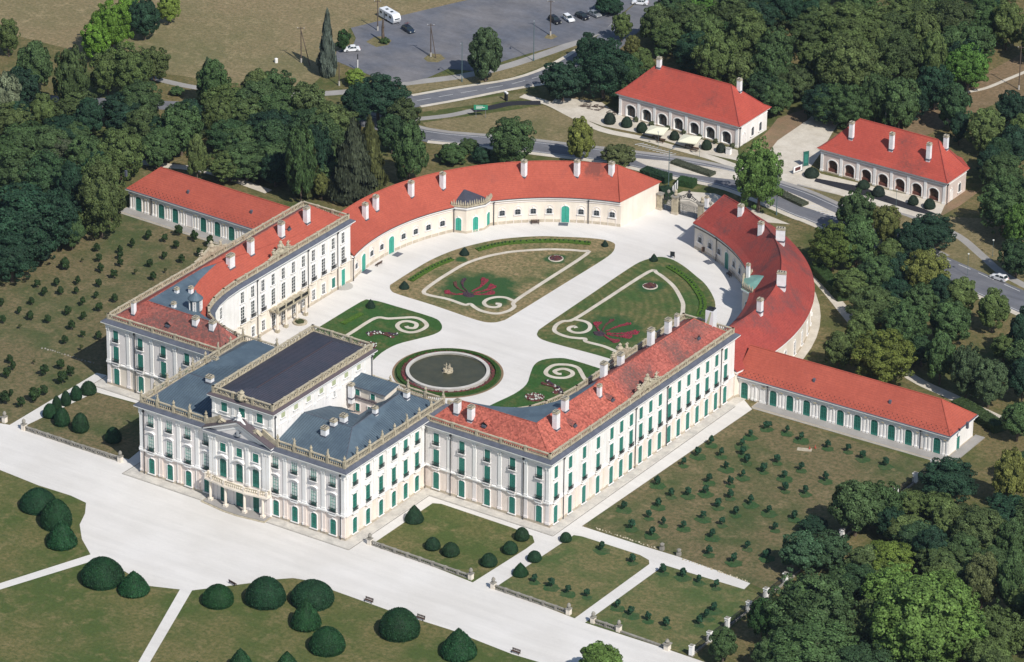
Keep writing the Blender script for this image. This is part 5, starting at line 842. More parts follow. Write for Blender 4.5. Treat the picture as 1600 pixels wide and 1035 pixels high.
# ================================================================ PALACE: SIDE WINGS
ZW = 15.45
CUR = [(45.3, 59.5), (44.9, 54.5), (43.9, 49.6), (42.4, 46), (40.2, 43.2), (37.2, 41), (33.6, 39.6), (29.8, 38.6), (27.05, 38.2)]
ARC = [(50.4, 56, 19.9), (49.6, 51.5, 19.6), (48.3, 47.3, 19.4), (46.4, 43.8, 19.3), (43.8, 40.9, 19.3), (40.6, 38.7, 19.4), (37.4, 37.2, 19.5), (34.6, 36.2, 19.7)]
OUT_Y = [31.3, 36.8, 42.2, 47.6, 52.9]+[56.75+3.87*k for k in range(12)]
INN_Y = [53.5+3.89*k for k in range(13)]; FR_X = [29.9, 36.5, 43.0, 49.4, 56.2]
def wing(s):
    lab = ('left palace wing with red tiled roof and a round grey roof lantern' if s < 0 else 'right palace wing with mottled red roof and long sunlit wall of closed green shutters')
    W = empty('palace_wing', (s*52, 66, 0), 0, lab, 'palace wing', 'side wings of the palace'); off = Vector((s*52, 66, 0))
    class WP(MB):
        def obj(self, name, parent=None, **kw):
            if parent is W: self.v = [(x-off.x, y-off.y, z) for x, y, z in self.v]
            return MB.obj(self, name, parent, **kw)
    def M(p): return (s*p[0], *p[1:])
    def poly(ps): q = [M(p) for p in ps]; return q if s > 0 else q[::-1]
    fp = poly([(27.06, 29.3), (58.9, 29.3), (58.9, 103.2), (45.3, 103.2)]+CUR)
    b = WP(); b.prism(fp, .1, 5.7, m_pink if s > 0 else m_cream); b.obj('lower_wall', W)
    b = WP(); b.prism(fp, 5.7, ZW, m_white); b.obj('upper_wall', W)
    b = WP(); b.prism(offset(fp, .1), 0, .7, m_plinth); b.obj('plinth', W)
    class FW(Facade): pass
    holder = empty('wing_origin'); holder.parent = W; holder.location = -off
    # cornice, built in world axes then re-based
    def rebased(fn):
        before = set(bpy.data.objects); fn(W)
        for o in set(bpy.data.objects)-before:
            if o.parent is W: o.location = Vector(o.location)-off
    rebased(lambda B: ring_cornice(B, fp, ZW))
    out = [M(p) for p in ((58.5, 29.7), (58.5, 102.8), (45.7, 102.8))]; fr = [M(p) for p in ((27.6, 29.7), (58.5, 29.7))]
    inner = [M(p) for p in [(45.7, 102.8), (45.7, 59.5)]]; curv = [M((x+.4*(1 if i < 5 else .4), y-.35 if i > 2 else y)) for i, (x, y) in enumerate(CUR)]
    def bal(B):
        balustrade(B, fr, ZW+.68, 1.25, post=6.2); balustrade(B, out[:2], ZW+.68, 1.25, post=3.9); balustrade(B, out[1:], ZW+.68, 1.25, post=3.9); balustrade(B, inner, ZW+.68, 1.25, post=3.9); balustrade(B, curv, ZW+.68, 1.25, post=5.2)
        trophy(B, s*58.5, 67.5, ZW+1.9, s*pi/2, 12); trophy(B, s*45.7, 76.6, ZW+1.9, -s*pi/2, 9.5)
    rebased(bal)
    def fac(B):
        kinds = ('shut', 'shut', 'shut')
        F1 = Facade(B, (27, 29.3) if s > 0 else (-58.9, 29.3), 0.); fx = [x-27 for x in FR_X] if s > 0 else [58.9-x for x in FR_X[::-1]]
        for i, t in enumerate(fx):
            F1.win(t, .75, 'shut', 1.5, 3.9, .4, door=(i == (4 if s > 0 else 0))); F1.win(t, 6.2, 'shut', 1.5, 3.85, 0, rail=.9, sill=0); F1.win(t, 11.2, 'shut', 1.4, 2.75, 0, rail=.8)
        mids = [(fx[i]+fx[i+1])/2 for i in range(4)]+([31.3] if s > 0 else [.6])
        for t in mids: F1.pil(t, 5.9, ZW-.9, w_=.8); F1.pil(t, .7, 5.45, w_=.9, mt=m_pinkw, cap=0, d=.12)
        edges = sorted(mids+[0.5, 31.4])
        for t0, t1 in zip(edges[:-1], edges[1:]):
            if t1-t0 > 3: F1.panel(t0+.7, t1-.7, 6.2, ZW-1.3, m_pinkw)
        F1.band('string_course', 0, 31.9, 5.8, .3, .36, m_pil, dips=fx); F1.pipe(6.7 if s > 0 else 8, .2, ZW-.6); F1.pipe(30.7 if s < 0 else 25.3, .2, ZW-.6)
        F2 = Facade(B, (58.9, 29.3) if s > 0 else (-58.9, 103.2), s*pi/2); oy = [y-29.3 for y in OUT_Y] if s > 0 else [103.2-y for y in OUT_Y]
        for t in oy:
            F2.win(t, .55, 'shut', 1.45, 4.1, .4); F2.win(t, 6.2, 'shut', 1.45, 3.85, 0, rail=.8, sill=0); F2.win(t, 11.2, 'shut', 1.35, 2.75, 0, rail=.0)
        so_ = sorted(oy)
        for t in [(a+c)/2 for a, c in zip(so_, so_[1:])]: F2.pil(t, 5.9, ZW-.9, w_=.7, cap=0, d=.12); F2.pil(t, .7, 5.45, w_=.8, mt=m_cream, cap=0, d=.1)
        F2.band('string_course', 0, 73.9, 5.75, .26, .3, m_pil, dips=oy)
        for y in (34.1, 62.3, 75.0, 97.3): F2.pipe(y-29.3 if s > 0 else 103.2-y, .2, ZW-.6)
        F3 = Facade(B, (45.3, 103.2) if s > 0 else (-45.3, 59.5), -s*pi/2); iy = [103.2-y for y in INN_Y if y > 60] if s > 0 else [y-59.5 for y in INN_Y if y > 60]
        for t in iy:
            yy = 103.2-t if s > 0 else 59.5+t; mid_ = 71 < yy < 83
            F3.win(t, 11.3, 'dark', 1.35, 2.6, 0); F3.win(t, 6.3, 'dark', 1.5, 3.9, .4 if mid_ else 0, rail=0 if mid_ else .8, sill=0)
            if yy > 99: F3.win(t, .3, 'doorB', 1.4, 4.2, 0, sill=0, door=True)
            elif not mid_: F3.win(t, 1.4, 'shut' if yy > 95 else 'dark', 1.3, 2.4, 0)
            else: F3.win(t, .3, 'dark', 1.5, 4.0, .4, sill=0, door=True)
        si = sorted(iy)
        for t in [(a+c)/2 for a, c in zip(si, si[1:])]: F3.pil(t, 5.9, ZW-.9, w_=.7, cap=0, d=.12); F3.pil(t, .7, 5.45, w_=.5, mt=m_cream, cap=0, d=.1)
        F3.band('string_course', 0, 43.7, 5.75, .26, .3, m_cream, dips=iy)
        for y in (66.8, 86.3, 97.9): F3.pipe(103.2-y if s > 0 else y-59.5, .2, ZW-.6)
        for i in (1, 3, 5):                                         # windows round the concave corner
            a_, c_ = Vector(M(CUR[i])), Vector(M(CUR[i+1])); mm = (a_+c_)/2; d = (c_-a_) if s > 0 else (a_-c_); an = atan2(d.y, d.x)
            put_window(B, mm.x, mm.y, 11.3, an, 'dark', 1.3, 2.6); put_window(B, mm.x, mm.y, 6.3, an, 'dark', 1.4, 3.8); put_window(B, mm.x, mm.y, 1.4, an, 'dark', 1.3, 2.4)
        # courtyard balcony on columns
        bx = s*45.3; po = empty('portico'); po.parent = B; sd = -s
        b = MB(); x0, x1 = sorted((bx, bx+sd*2.6)); b.box(x0, 71.3, 5.1, x1, 83.4, 5.5, m_stone)
        for y0, y1, xa, xb in ((71.4, 83.3, bx+sd*2.35, bx+sd*2.55),): 
            xa, xb = sorted((xa, xb)); b.box(xa, y0, 6.35, xb, y1, 6.5, m_stone); y = y0+.1
            while y < y1: b.box(xa, y, 5.5, xb, y+.14, 6.35, m_iron); y += .42
        for y in (71.4, 74.4, 77.3, 80.3, 83.2): b.box(min(bx+sd*2.2, bx+sd*2.65), y-.25, 5.5, max(bx+sd*2.2, bx+sd*2.65), y+.25, 6.75, m_stone)
        b.obj('balcony_floor', po)
        for y in (71.9, 75.2, 79.4, 82.8): b = MB(); b.box(bx+sd*2.0-.4, y-.4, .05, bx+sd*2.0+.4, y+.4, .8, m_stone); b.lathe([(.32, .8), (.28, 1.0), (.25, 4.6), (.4, 4.9), (.42, 5.1)], (bx+sd*2.0, y, 0), m_cream, 10); b.obj('column', po)
    rebased(fac)
    # roofs
    t1 = m_tile_or if s > 0 else m_tile_old; t2 = m_tile_old if s > 0 else m_tile2
    ZE = ZW+.75; RZ = 20.35
    F0, R0, R1, RE = (31.8, 34.6, RZ-.1), (51.6, 34.8, RZ), (51.9, 55.5, RZ), (52.1, 96.6, RZ)
    def rf(b, ps, mt): face_up(b, [M(p) for p in ps], mt)
    b = WP(); rf(b, [(27.7, 30.3, ZE), (58, 30.3, ZE), R0, F0], t1); rf(b, [(27.7, 30.3, ZE), F0, (28.4, 37.9, ZE)], t1); b.obj('front_roof', W)
    b = WP(); rf(b, [(58, 30.3, ZE), (58, 62, ZE), (52, 62, RZ), R0], t2 if s < 0 else m_tile_or); rf(b, [(58, 62, ZE), (58, 102.2, ZE), RE, (52, 62, RZ)], t2); rf(b, [(58, 102.2, ZE), (46.2, 102.2, ZE), RE], t2)
    rf(b, [(46.2, 102.2, ZE), (46.2, 59.5, ZE), (50.9, 59.5, 20.1), R1, RE], t2)
    ev = [(46.2, 59.5, ZE)]+[(x+.9*(1 if i < 5 else .55), y-.9 if i > 3 else y-.2, ZE) for i, (x, y) in enumerate(CUR)][1:]
    top = [(50.9, 59.5, 20.1)]+ARC
    for i in range(min(len(ev), len(top))-1): rf(b, [ev[i], ev[i+1], top[i+1], top[i]], t2)
    b.obj('long_roof', W)
    b = WP(); fan = [(50.9, 59.5, 20.1)]+ARC+[F0]
    for i in range(len(fan)-1): rf(b, [R0, fan[i], fan[i+1]], m_zinc)
    rf(b, [R0, R1, (50.9, 59.5, 20.1)], m_zinc); b.obj('zinc_roof', W)
    b = WP(); ridge_cap(b, [M(p) for p in (F0, R0, (52, 62, RZ), RE)], t1, .13)
    for a_, c_ in ((R0, (58, 30.3, ZE)), (RE, (58, 102.2, ZE)), (RE, (46.2, 102.2, ZE)), (F0, (27.7, 30.3, ZE))): ridge_cap(b, [M(a_), M(c_)], t1, .1)
    b.obj('roof_ridge', W)
    def extra(B):
        key = 'wing_left' if s < 0 else 'wing_right'
        for i, (x, y, z, w_, h) in enumerate(L['CH'][key]):
            big = w_ > 1.5; chimney(B, x, y, z-.1, 1.15 if w_ > .9 else .8, max(1.2, h*.82), pi/2, (w_/1.15*.85 if big else 1.15))
        if s < 0:
            for x, y, z, a in ((-50.5, 85.5, 0, 1), (-50, 62, 0, 1), (-43.5, 32.3, 0, 0)): zz = ZE+(abs(x)-46.2)*.735 if a else ZE+(y-30.3)*.95; dormer(B, x, y, zz, pi/2 if a else 0, t2 if a else t1)
            cu = empty('roof_lantern'); cu.parent = B; cx, cy = -41.5, 39.2
            b = MB(); b.lathe([(1.35, 0), (1.35, 3.1), (1.5, 3.15)], (cx, cy, 18.9), m_zinc, 16); b.obj('lantern_drum', cu)
            b = MB(); b.lathe([(1.75, 3.15), (1.7, 3.3), (1.3, 3.7), (.75, 4.15), (.3, 4.6), (.22, 5.0), (.05, 5.3)], (cx, cy, 18.9), m_zinc, 16); b.obj('lantern_dome', cu)
            for k in (-2.2, -1.1, 0.0, 1.1): put_window(cu, cx+1.36*cos(k), cy+1.36*sin(k), 19.4, k+pi/2, 'dark', .6, 2.3, .0, sill=0, border=.08)
        else:
            for x, y, z, a in ((55.4, 42.8, 0, 1), (55.4, 57.5, 0, 1), (55, 93, 0, 1), (40.5, 32.3, 0, 0)): zz = ZE+(58-x)*.7 if a else ZE+(y-30.3)*.95; dormer(B, x, y, zz, pi/2 if a else 0, t2 if a else t1)
            b = MB(); b.box(-.95, -.95, -1.2, .95, .95, 4.2, m_carw); b.add([(-.96, -.97, 0), (-.2, -.97, 0), (.5, -.97, 4), (.2, -.97, 4)], [(0, 1, 2, 3)], m_pale); w_ = b.obj('chimney', B, loc=(54.3, 100.3, 17.6), rz=.1); w_['label'] = 'tall chimney wrapped in white sheeting'
            c = MB(); c.box(-.8, -.8, 4.2, .8, .8, 4.5, m_iron)
            for k in range(6): c.tube([(-.75+.3*k, -.3, 4.4), (-.75+.3*k, -.3, 5.1)], .08, m_iron, 6)
            c.obj('chimney_cap', w_)
    rebased(extra)
    bpy.data.objects.remove(holder)
    return W
wing(-1); wing(1)

# ================================================================ CURVED STABLE WINGS
def stables(s):
    """s=-1: left of the gate as seen from the air; centre of the arcs at (-3s, 116.8)"""
    cx, cy = -3*s, 116.8
    def P(r, th): return (cx+s*r*cos(radians(th)), cy+r*sin(radians(th)))     # th measured from the outer side
    B = empty('stable_wing', (cx+s*56*cos(.6), cy+56*sin(.6), 0), 0, 'curved low stable wing left of the gate, sunlit cream wall and green doors' if s < 0 else 'curved low stable wing right of the gate, shaded wall and copper pavilion roof', 'stable wing', 'curved stable wings')
    off = Vector(B.location); before = set(bpy.data.objects)
    RI, RO = 49.9, 63.6; N = 48; th0i, th0o, th1i, th1o = -15.6, -12.3, 74.5, 79.3
    ti = [th0i+(th1i-th0i)*k/N for k in range(N+1)]; to = [th0o+(th1o-th0o)*k/N for k in range(N+1)]
    poly = [P(RO, t) for t in to]+[P(RI, t) for t in ti[::-1]]; poly = poly if s > 0 else poly[::-1]
    b = MB(); b.prism(poly, .05, 6.6, m_cream); b.obj('wall', B)
    def ringw(r0, r1, z0, z1, mt, name, tt=ti):
        b = MB(); n = len(tt)
        vs = [(*P(r0, t), z0) for t in tt]+[(*P(r1, t), z0) for t in tt]+[(*P(r0, t), z1) for t in tt]+[(*P(r1, t), z1) for t in tt]; fs = []
        for k in range(n-1):
            for q in ((k, k+1, 2*n+k+1, 2*n+k), (n+k, 3*n+k, 3*n+k+1, n+k+1), (2*n+k, 2*n+k+1, 3*n+k+1, 3*n+k), (k, n+k, n+k+1, k+1)): fs.append(q if s > 0 else q[::-1])
        fs += [(0, 2*n, 3*n, n), (n-1, 2*n-1, 4*n-1, 3*n-1)]; b.add(vs, fs, mt); return b.obj(name, B)
    ringw(RI-.08, RI-.001, .05, .75, m_plinth, 'plinth'); ringw(RI-.45, RI, 6.2, 6.62, m_pil, 'cornice'); ringw(RI-.2, RI-.001, 5.55, 5.68, m_iron if s > 0 else m_pinkw, 'wall_moulding'); ringw(RI-.62, RI-.4, 6.58, 6.74, m_pipe, 'gutter')
    ringw(RO, RO+.45, 6.2, 6.62, m_pil, 'cornice', to); ringw(RO, RO+.1, .05, .7, m_plinth, 'plinth', to)
    zr, rr0 = 13.0, 56.4; z0 = 6.72; tq = [th0o+(71.5-th0o)*k/N for k in range(N+1)]
    b = MB(); tm = m_tile2 if s < 0 else m_tile_cur
    def fl(v0, v1, lo, hi, n=3, flare=.0):
        return [tuple(lo[i]*(1-k/n)+hi[i]*k/n for i in range(3)) for k in range(n+1)]
    for k in range(N):
        iA, iB = (*P(RI-.6, ti[k]), z0), (*P(RI-.6, ti[k+1]), z0); oA, oB = (*P(RO+.6, to[k]), z0), (*P(RO+.6, to[k+1]), z0); rA, rB = (*P(rr0, tq[k]), zr), (*P(rr0, tq[k+1]), zr)
        mA = tuple(iA[i]*.8+rA[i]*.2-(.35 if i == 2 else 0) for i in range(3)); mB = tuple(iB[i]*.8+rB[i]*.2-(.35 if i == 2 else 0) for i in range(3))
        nA = tuple(oA[i]*.8+rA[i]*.2-(.35 if i == 2 else 0) for i in range(3)); nB = tuple(oB[i]*.8+rB[i]*.2-(.35 if i == 2 else 0) for i in range(3))
        for q in ((iA, iB, mB, mA), (mA, mB, rB, rA), (oA, oB, nB, nA), (nA, nB, rB, rA)): face_up(b, list(q), tm)
    eI, eO, rE = (*P(RI-.6, ti[-1]), z0), (*P(RO+.6, to[-1]+.4), z0), (*P(rr0, tq[-1]), zr); face_up(b, [eI, eO, rE], tm); o = b.obj('tiled_roof', B)
    b = MB(); ridge_cap(b, [(*P(rr0, t), zr) for t in tq], tm, .14); ridge_cap(b, [rE, eI], tm, .12); ridge_cap(b, [rE, eO], tm, .12); b.obj('roof_ridge', o)
    # openings of the courtyard wall: th = 180-angle for the left wing
    def wall_at(th): x, y = P(RI, th); tx, ty = (cx-x)/RI, (cy-y)/RI; return x, y, atan2(tx, -ty)
    for th in (-12.4, -3.5, 1.3, 10.3, 14.8, 19.2, 23.8, 41.6, 46.0, 50.3, 54.7, 63.4, 67.7, 72.1):
        x, y, a = wall_at(th); put_window(B, x, y, 2.35, a, 'nicheg', 1.4, 1.35, .3, border=.1)
        b = MB(); o_ = outline(2.1, 4.6, .9, 8); i_ = outline(1.9, 4.45, .85, 8); n = len(o_)
        b.add([(q[0], -.1, q[1]) for q in o_]+[(q[0], -.1, q[1]) for q in i_]+[(q[0], 0, q[1]) for q in o_]+[(q[0], 0, q[1]) for q in i_], [(k, (k+1) % n, n+(k+1) % n, n+k) for k in range(1, n)]+[(k, 2*n+k, 2*n+(k+1) % n, (k+1) % n) for k in range(1, n)], m_pinkw); b.obj('blind_arch', B, loc=(x, y, 0), rz=a)
    for th in (-7.9, 5.5, 59.1):
        x, y, a = wall_at(th); put_window(B, x, y, .05, a, 'doorB' if s < 0 else 'doorT', 1.9, 4.3, .7, sill=0, door=True)
    for th in ((-15, 27.3, 42.2-3.0, 65.5) if s < 0 else (64.5, 27.3)): x, y, a = wall_at(th); downpipe(B, x, y, .1, 6.3, a)
    # outer wall windows
    for k in range(18):
        th = -9+k*4.9
        if th > 76: break
        x, y = P(RO, th); tx, ty = (x-cx)/RO, (y-cy)/RO; put_window(B, x, y, .9, atan2(tx, -ty), 'dark', 1.1, 3.2, .3, border=.14)
    # gate end wall
    e0, e1 = Vector(P(RI, th1i)), Vector(P(RO, th1o)); a_ = atan2((e1-e0).y, (e1-e0).x) if s < 0 else atan2((e0-e1).y, (e0-e1).x)+0
    # three sided garden pavilion against the wall
    if s < 0: pv = [(-41.9, 139.4), (-38.3, 140.7), (-36.0, 144.9), (-36.3, 148.4)]
    else: pv = [(36.3, 148.4), (36.0, 144.9), (38.3, 140.7), (41.9, 139.4)]
    pb = pv+([(-44, 150), (-46, 141)] if s < 0 else [(46, 141), (44, 150)])
    b = MB(); b.prism(pb, .05, 6.7, m_cream); b.prism(offset(pb, .12), .04, .6, m_plinth); b.prism(offset(pb, .25), 6.1, 6.4, m_pil, bot=True); b.prism(offset(pb, .45), 6.4, 6.7, m_pil, bot=True); pav = b.obj('pavilion', B)
    mr = m_slate if s < 0 else m_cop; b = MB(); ap = (s*41.8, 144.6, 9.4); po_ = offset(pb, .4)
    for k in range(len(po_)): face_up(b, [(*po_[k], 6.72), (*po_[(k+1) % len(po_)], 6.72), ap], mr)
    b.obj('pavilion_roof', pav); b = MB()
    for k in range(3):
        a0, a1 = Vector(offset(pb, .1)[k]), Vector(offset(pb, .1)[k+1]); L_ = (a1-a0).length; n = int(L_/.55)
        b.obox(a0, a1, .35, 6.72, 7.25, m_stone)
        for j in range(n): q = a0.lerp(a1, (j+.5)/n); b.lathe([(.1, 0), (.26, .25), (.2, .55), (.06, .95+.5*abs(sin(j*1.3)))], (q.x, q.y, 7.2), m_chimcap, 6)
    b.obj('pavilion_cresting', pav)
    for k in range(3):
        a0, a1 = Vector(pv[k]), Vector(pv[k+1]); mm = (a0+a1)/2; put_window(pav, mm.x, mm.y, .1 if k == 1 else .7, atan2((a1-a0).y, (a1-a0).x), 'doorB' if s < 0 else 'doorT', 1.45, 3.9 if k == 1 else 3.3, .6, sill=0, door=(k == 1), border=.16)
    for x, y, z, w_, h in L['CH']['curve_left' if s < 0 else 'curve_right']:
        big = w_ > 1.3; chimney(B, x, y, z-.1, 1.05 if w_ > .7 else .7, max(1.5, h*.85), .35 if big else 0., 1.9 if big else 1.1)
    if s > 0:
        pass
    for o in set(bpy.data.objects)-before:
        if o.parent is B: o.location = Vector(o.location)-off
    return B
stables(-1); stables(1)

# ================================================================ LOW GALLERY WINGS
def gallery(s):
    lab = 'long low gallery with red roof and blind bays at the left edge of the orchard' if s < 0 else 'long low red roofed gallery with a row of green doors facing the right orchard'
    B = empty('gallery_wing', (s*60, 104.6, 0), s*.024, lab, 'gallery wing', 'low gallery wings')
    # local frame: x outwards from the palace (mirrored by s), y depth
    Ln, Dp, H = 52., 11.4, 5.1
    def M(p): return (s*p[0], *p[1:])
    def poly(ps): q = [M(p) for p in ps]; return q if s > 0 else q[::-1]
    fp = poly([(-1.1, 0), (Ln, 0), (Ln, Dp), (-1.1, Dp)])
    b = MB(); b.prism(fp, -.05, H, m_white if s > 0 else m_cream); b.obj('wall', B); b = MB(); b.prism(offset(fp, .1), -.05, .4, m_plinth); b.obj('plinth', B)
    ring_cornice(B, fp, H+.1, cap_h=.15, proj=.75)
    ez, rz_ = H+.33, 10.3; E = .5
    A, C, D_, Fp = (-1.1, -E, ez), (Ln+E, -E, ez), (Ln+E, Dp+E, ez), (-1.1, Dp+E, ez); R0, R1 = (-1.1, Dp/2, rz_), (Ln-5.2, Dp/2, rz_)
    def rf(b, ps): face_up(b, [M(p) for p in ps], m_tile2)
    b = MB(); rf(b, [A, C, R1, R0]); rf(b, [C, D_, R1]); rf(b, [D_, Fp, R0, R1]); o = b.obj('tiled_roof', B)
    b = MB(); ridge_cap(b, [M(R0), M(R1)], m_tile2, .13); ridge_cap(b, [M(R1), M(C)], m_tile2, .13); ridge_cap(b, [M(R1), M(D_)], m_tile2, .11); b.obj('roof_ridge', o)
    b = MB()                                                       # snow guards along the eaves
    for r_i, q in enumerate((.06, .12, .19)):
        for k in range(44): x = .4+k*1.2+.6*(r_i % 2); f = q; x1, y1, z1 = (x, -E+f*(Dp/2+E), ez+f*(rz_-ez)); b.box(s*x1-.09, y1-.05, z1, s*x1+.09, y1+.05, z1+.12, m_iron)
    b.obj('snow_guard', o, kind='stuff')
    b = MB(); b.obox((M((-1.1, -E-.12))), (M((Ln+E, -E-.12))), .22, ez-.16, ez+.02, m_cap); b.obj('gutter', B)
    F_ = Facade(B, (0, 0) if s > 0 else (-Ln, 0), 0.); T = lambda x: x if s > 0 else Ln-x
    cols = [1.0]+[8.3+4.24*k for k in range(9)]+[49.2]
    for i, x in enumerate(cols):
        blind = s < 0 and i in (3, 7)
        F_.win(T(x), .02, 'blind' if blind else 'arcT', 1.75, 4.0 if not blind else 3.6, .65 if not blind else 0, sill=0, door=not blind, border=.22)
    px = [3.4, 5.6]+[8.3+4.24*k+2.12 for k in range(8)]+[8.3-2.12, 8.3+4.24*8+2.2, 46.8, 51.2]
    for x in px:
        for d in (-.42, .42): F_.pil(T(x)+d, .2, 4.5, w_=.38, cap=0, d=.16)
        b = MB(); b.box(-.95, -.36, 0, .95, 0, .22, m_pil); b.box(-.3, -.42, -.3, .3, -.1, 0, m_stone); x_, y_ = F_.at(T(x)); b.obj('pilaster_capital', B, loc=(x_, y_, 4.25))
    for x in (6.9, 45.2): F_.pipe(T(x), .1, 4.9)
    FE = Facade(B, (Ln, 0) if s > 0 else (-Ln, Dp), s*pi/2)
    for t in (4.2, 8.6)[:1 if s > 0 else 2]: FE.win(t, .05, 'doorT', 1.4, 3.3, 0, sill=0, door=True)
    FR = Facade(B, (Ln, Dp) if s > 0 else (0, Dp), pi)
    for k in range(10): FR.win(3+5*k, .9, 'dark', 1.2, 2.6, .3)
    b = MB(); b.box(*( (4.5, -3.0, .0, 53.8, 0, .22) if s > 0 else (-53.0, -3.0, .0, -4.5, 0, .22) ), m_plinth); x0, x1 = (4.7, 53.6) if s > 0 else (-52.8, -4.7); b.box(x0, -2.8, .22, x1, -.02, .27, m_walk); b.box(x0, -3.3, .0, x1, -3.02, .1, m_conc)
    if s > 0: b.box(52.1, -.3, .0, 54.4, 12.6, .2, m_walk)
    b.obj('terrace', B)
    for k in range(3): b = MB(); b.box(s*(17+19*k)-.25, 2.2, 6.9, s*(17+19*k)+.25, 2.7, 8.4, m_cap); b.obj('roof_vent', B)
gallery(-1); gallery(1)

# ================================================================ GATE LODGES
def lodge(x0, name, lab, brown, order):
    B = empty('gate_lodge', (x0+17.5, 220.8, 0), 0, lab, 'lodge', 'lodges facing the gate'); W_, Dp, H = 35., 14. if brown else 13.6, 5.75; hx = W_/2
    cols = [-hx+3.55+4.66*k for k in range(7)] if order > 0 else [-hx+3.5+4.7*k for k in range(7)]
    b = MB(); fw = .7; ow, oh, ar, ob = 2.7, 3.55, 1.15, .25
    lim = [-hx]+[(cols[i]+cols[i+1])/2 for i in range(6)]+[hx]
    for i, c in enumerate(cols):
        a0, a1 = lim[i], lim[i+1]; l, r = c-ow/2, c+ow/2
        def quad(p): b.add([(x, 0, z) for x, z in p], [(0, 1, 2, 3)], m_lodge)
        quad([(a0, 0), (l, 0), (l, H), (a0, H)]); quad([(r, 0), (a1, 0), (a1, H), (r, H)]); b.add([(l, 0, 0), (r, 0, 0), (r, 0, ob), (l, 0, ob)], [(0, 1, 2, 3)], m_lodge)
        n = 8; ap = [(c-ow/2*cos(pi*k/n), oh-ar+ar*sin(pi*k/n)) for k in range(n+1)]
        for k in range(n): quad([ap[k], ap[k+1], (ap[k+1][0], H), (ap[k][0], H)])
        rv = [(l, ob)]+ap+[(r, ob)]
        b.add([(x, 0, z) for x, z in rv]+[(x, fw, z) for x, z in rv], [(k, k+1, len(rv)+k+1, len(rv)+k) for k in range(len(rv)-1)]+[(0, len(rv), 2*len(rv)-1, len(rv)-1)], m_pil if not brown else m_lodge)
        b.box(l-.02, fw, 0, r+.02, fw+.1, oh, m_glass if not brown else m_wood)
    b.box(-hx, .0, H-.0, hx, fw, H+.05, m_lodge); b.add([(-hx, 0, 0), (-hx, Dp, 0), (-hx, Dp, H), (-hx, 0, H), (hx, 0, 0), (hx, Dp, 0), (hx, Dp, H), (hx, 0, H), ], [(1, 0, 3, 2), (4, 5, 6, 7), (5, 1, 2, 6)] if not brown else [(1, 0, 3, 2)], m_white if not brown else m_lodge)
    if brown: b.add([(hx, 0, 0), (hx, 9.9, 0), (hx-4.3, Dp, 0), (-hx, Dp, 0), (hx, 0, H), (hx, 9.9, H), (hx-4.3, Dp, H), (-hx, Dp, H)], [(0, 1, 5, 4), (1, 2, 6, 5), (2, 3, 7, 6)], m_lodge)
    b.obj('wall', B)
    for c in cols:
        s_ = MB(); i_, o_ = outline(ow, oh-ob, ar, 8), outline(ow+.5, oh-ob+.25, ar*1.1, 8); n = len(i_)
        s_.add([(q[0], -.1, q[1]) for q in i_]+[(q[0], -.1, q[1]) for q in o_]+[(q[0], 0, q[1]) for q in i_]+[(q[0], 0, q[1]) for q in o_], [(k, n+k, n+(k+1) % n, (k+1) % n)[::-1] for k in range(1, n)]+[(n+k, n+(k+1) % n, 3*n+(k+1) % n, 3*n+k)[::-1] for k in range(1, n)], m_pil)
        ao = s_.obj('arch', B, loc=(c, 0, ob)); f = MB()
        for q in (-.45, .45): f.box(q-.05, fw-.08, 0, q+.05, fw-.0, oh-ob-.2, m_wood if not brown else m_bark)
        f.box(-ow/2, fw-.08, 1.9, ow/2, fw, 2.02, m_wood)
        if brown: f.box(-ow/2, fw-.35, 0, ow/2, fw-.1, .75, m_rbrown)
        f.obj('arch_frame', ao)
    F_ = Facade(B, (-hx, 0), 0.)
    for t in lim: F_.pil(min(max(t+hx, .45), W_-.45), .0, H-.95, w_=.75, cap=0, d=.13)
    b = MB(); b.box(-hx-.1, -.14, 0, hx+.1, 0, .35, m_plinth); b.obj('plinth', B)
    fp = [(-hx, 0), (hx, 0)]+([(hx, 9.9), (hx-4.3, Dp)] if brown else [(hx, Dp)])+[(-hx, Dp)]; b = MB()
    for d, z0, z1 in ((.1, H-.95, H-.75), (.22, H-.35, H-.1), (.5, H-.1, H+.25)): b.prism(offset(fp, d), z0, z1, m_pil, bot=True)
    b.obj('cornice', B)
    FE = Facade(B, (hx, 0), pi/2); FE.win(2.6, .1, 'blind', 1.3, 3.0, .5, sill=0, border=.1); FE.win(6.6, 1.1, 'nicheg', 1.2, 2.2, .4, border=.12)
    if not brown: FE.win(10.3, 1.1, 'nicheg', 1.2, 2.2, .4, border=.12)
    FL_ = Facade(B, (-hx, Dp), -pi/2); FL_.win(4, 1.1, 'nicheg', 1.2, 2.2, .4); FL_.win(8.5, 1.1, 'nicheg', 1.2, 2.2, .4); FE.pipe(.3, .1, H-.3)
    E = .75; ez = H+.28; rz_ = 12.9; yr = Dp/2; hp = 6.6
    A, C, D_, G_ = (-hx-E, -E, ez), (hx+E, -E, ez), (hx+E, Dp+E, ez), (-hx-E, Dp+E, ez); R0, R1 = (-hx+hp, yr, rz_), (hx-hp, yr, rz_)
    def flare(b, e0, e1, r1, r0):
        m0 = tuple(e0[i]*.82+r0[i]*.18-(.45 if i == 2 else 0) for i in range(3)); m1 = tuple(e1[i]*.82+r1[i]*.18-(.45 if i == 2 else 0) for i in range(3)); face_up(b, [e0, e1, m1, m0], m_tile); face_up(b, [m0, m1, r1, r0], m_tile)
    D2 = (hx-4.3+.3, Dp+E, ez); D1 = (hx+E, 9.9+.3, ez)
    b = MB(); flare(b, A, C, R1, R0); flare(b, D2 if brown else D_, G_, R0, R1)
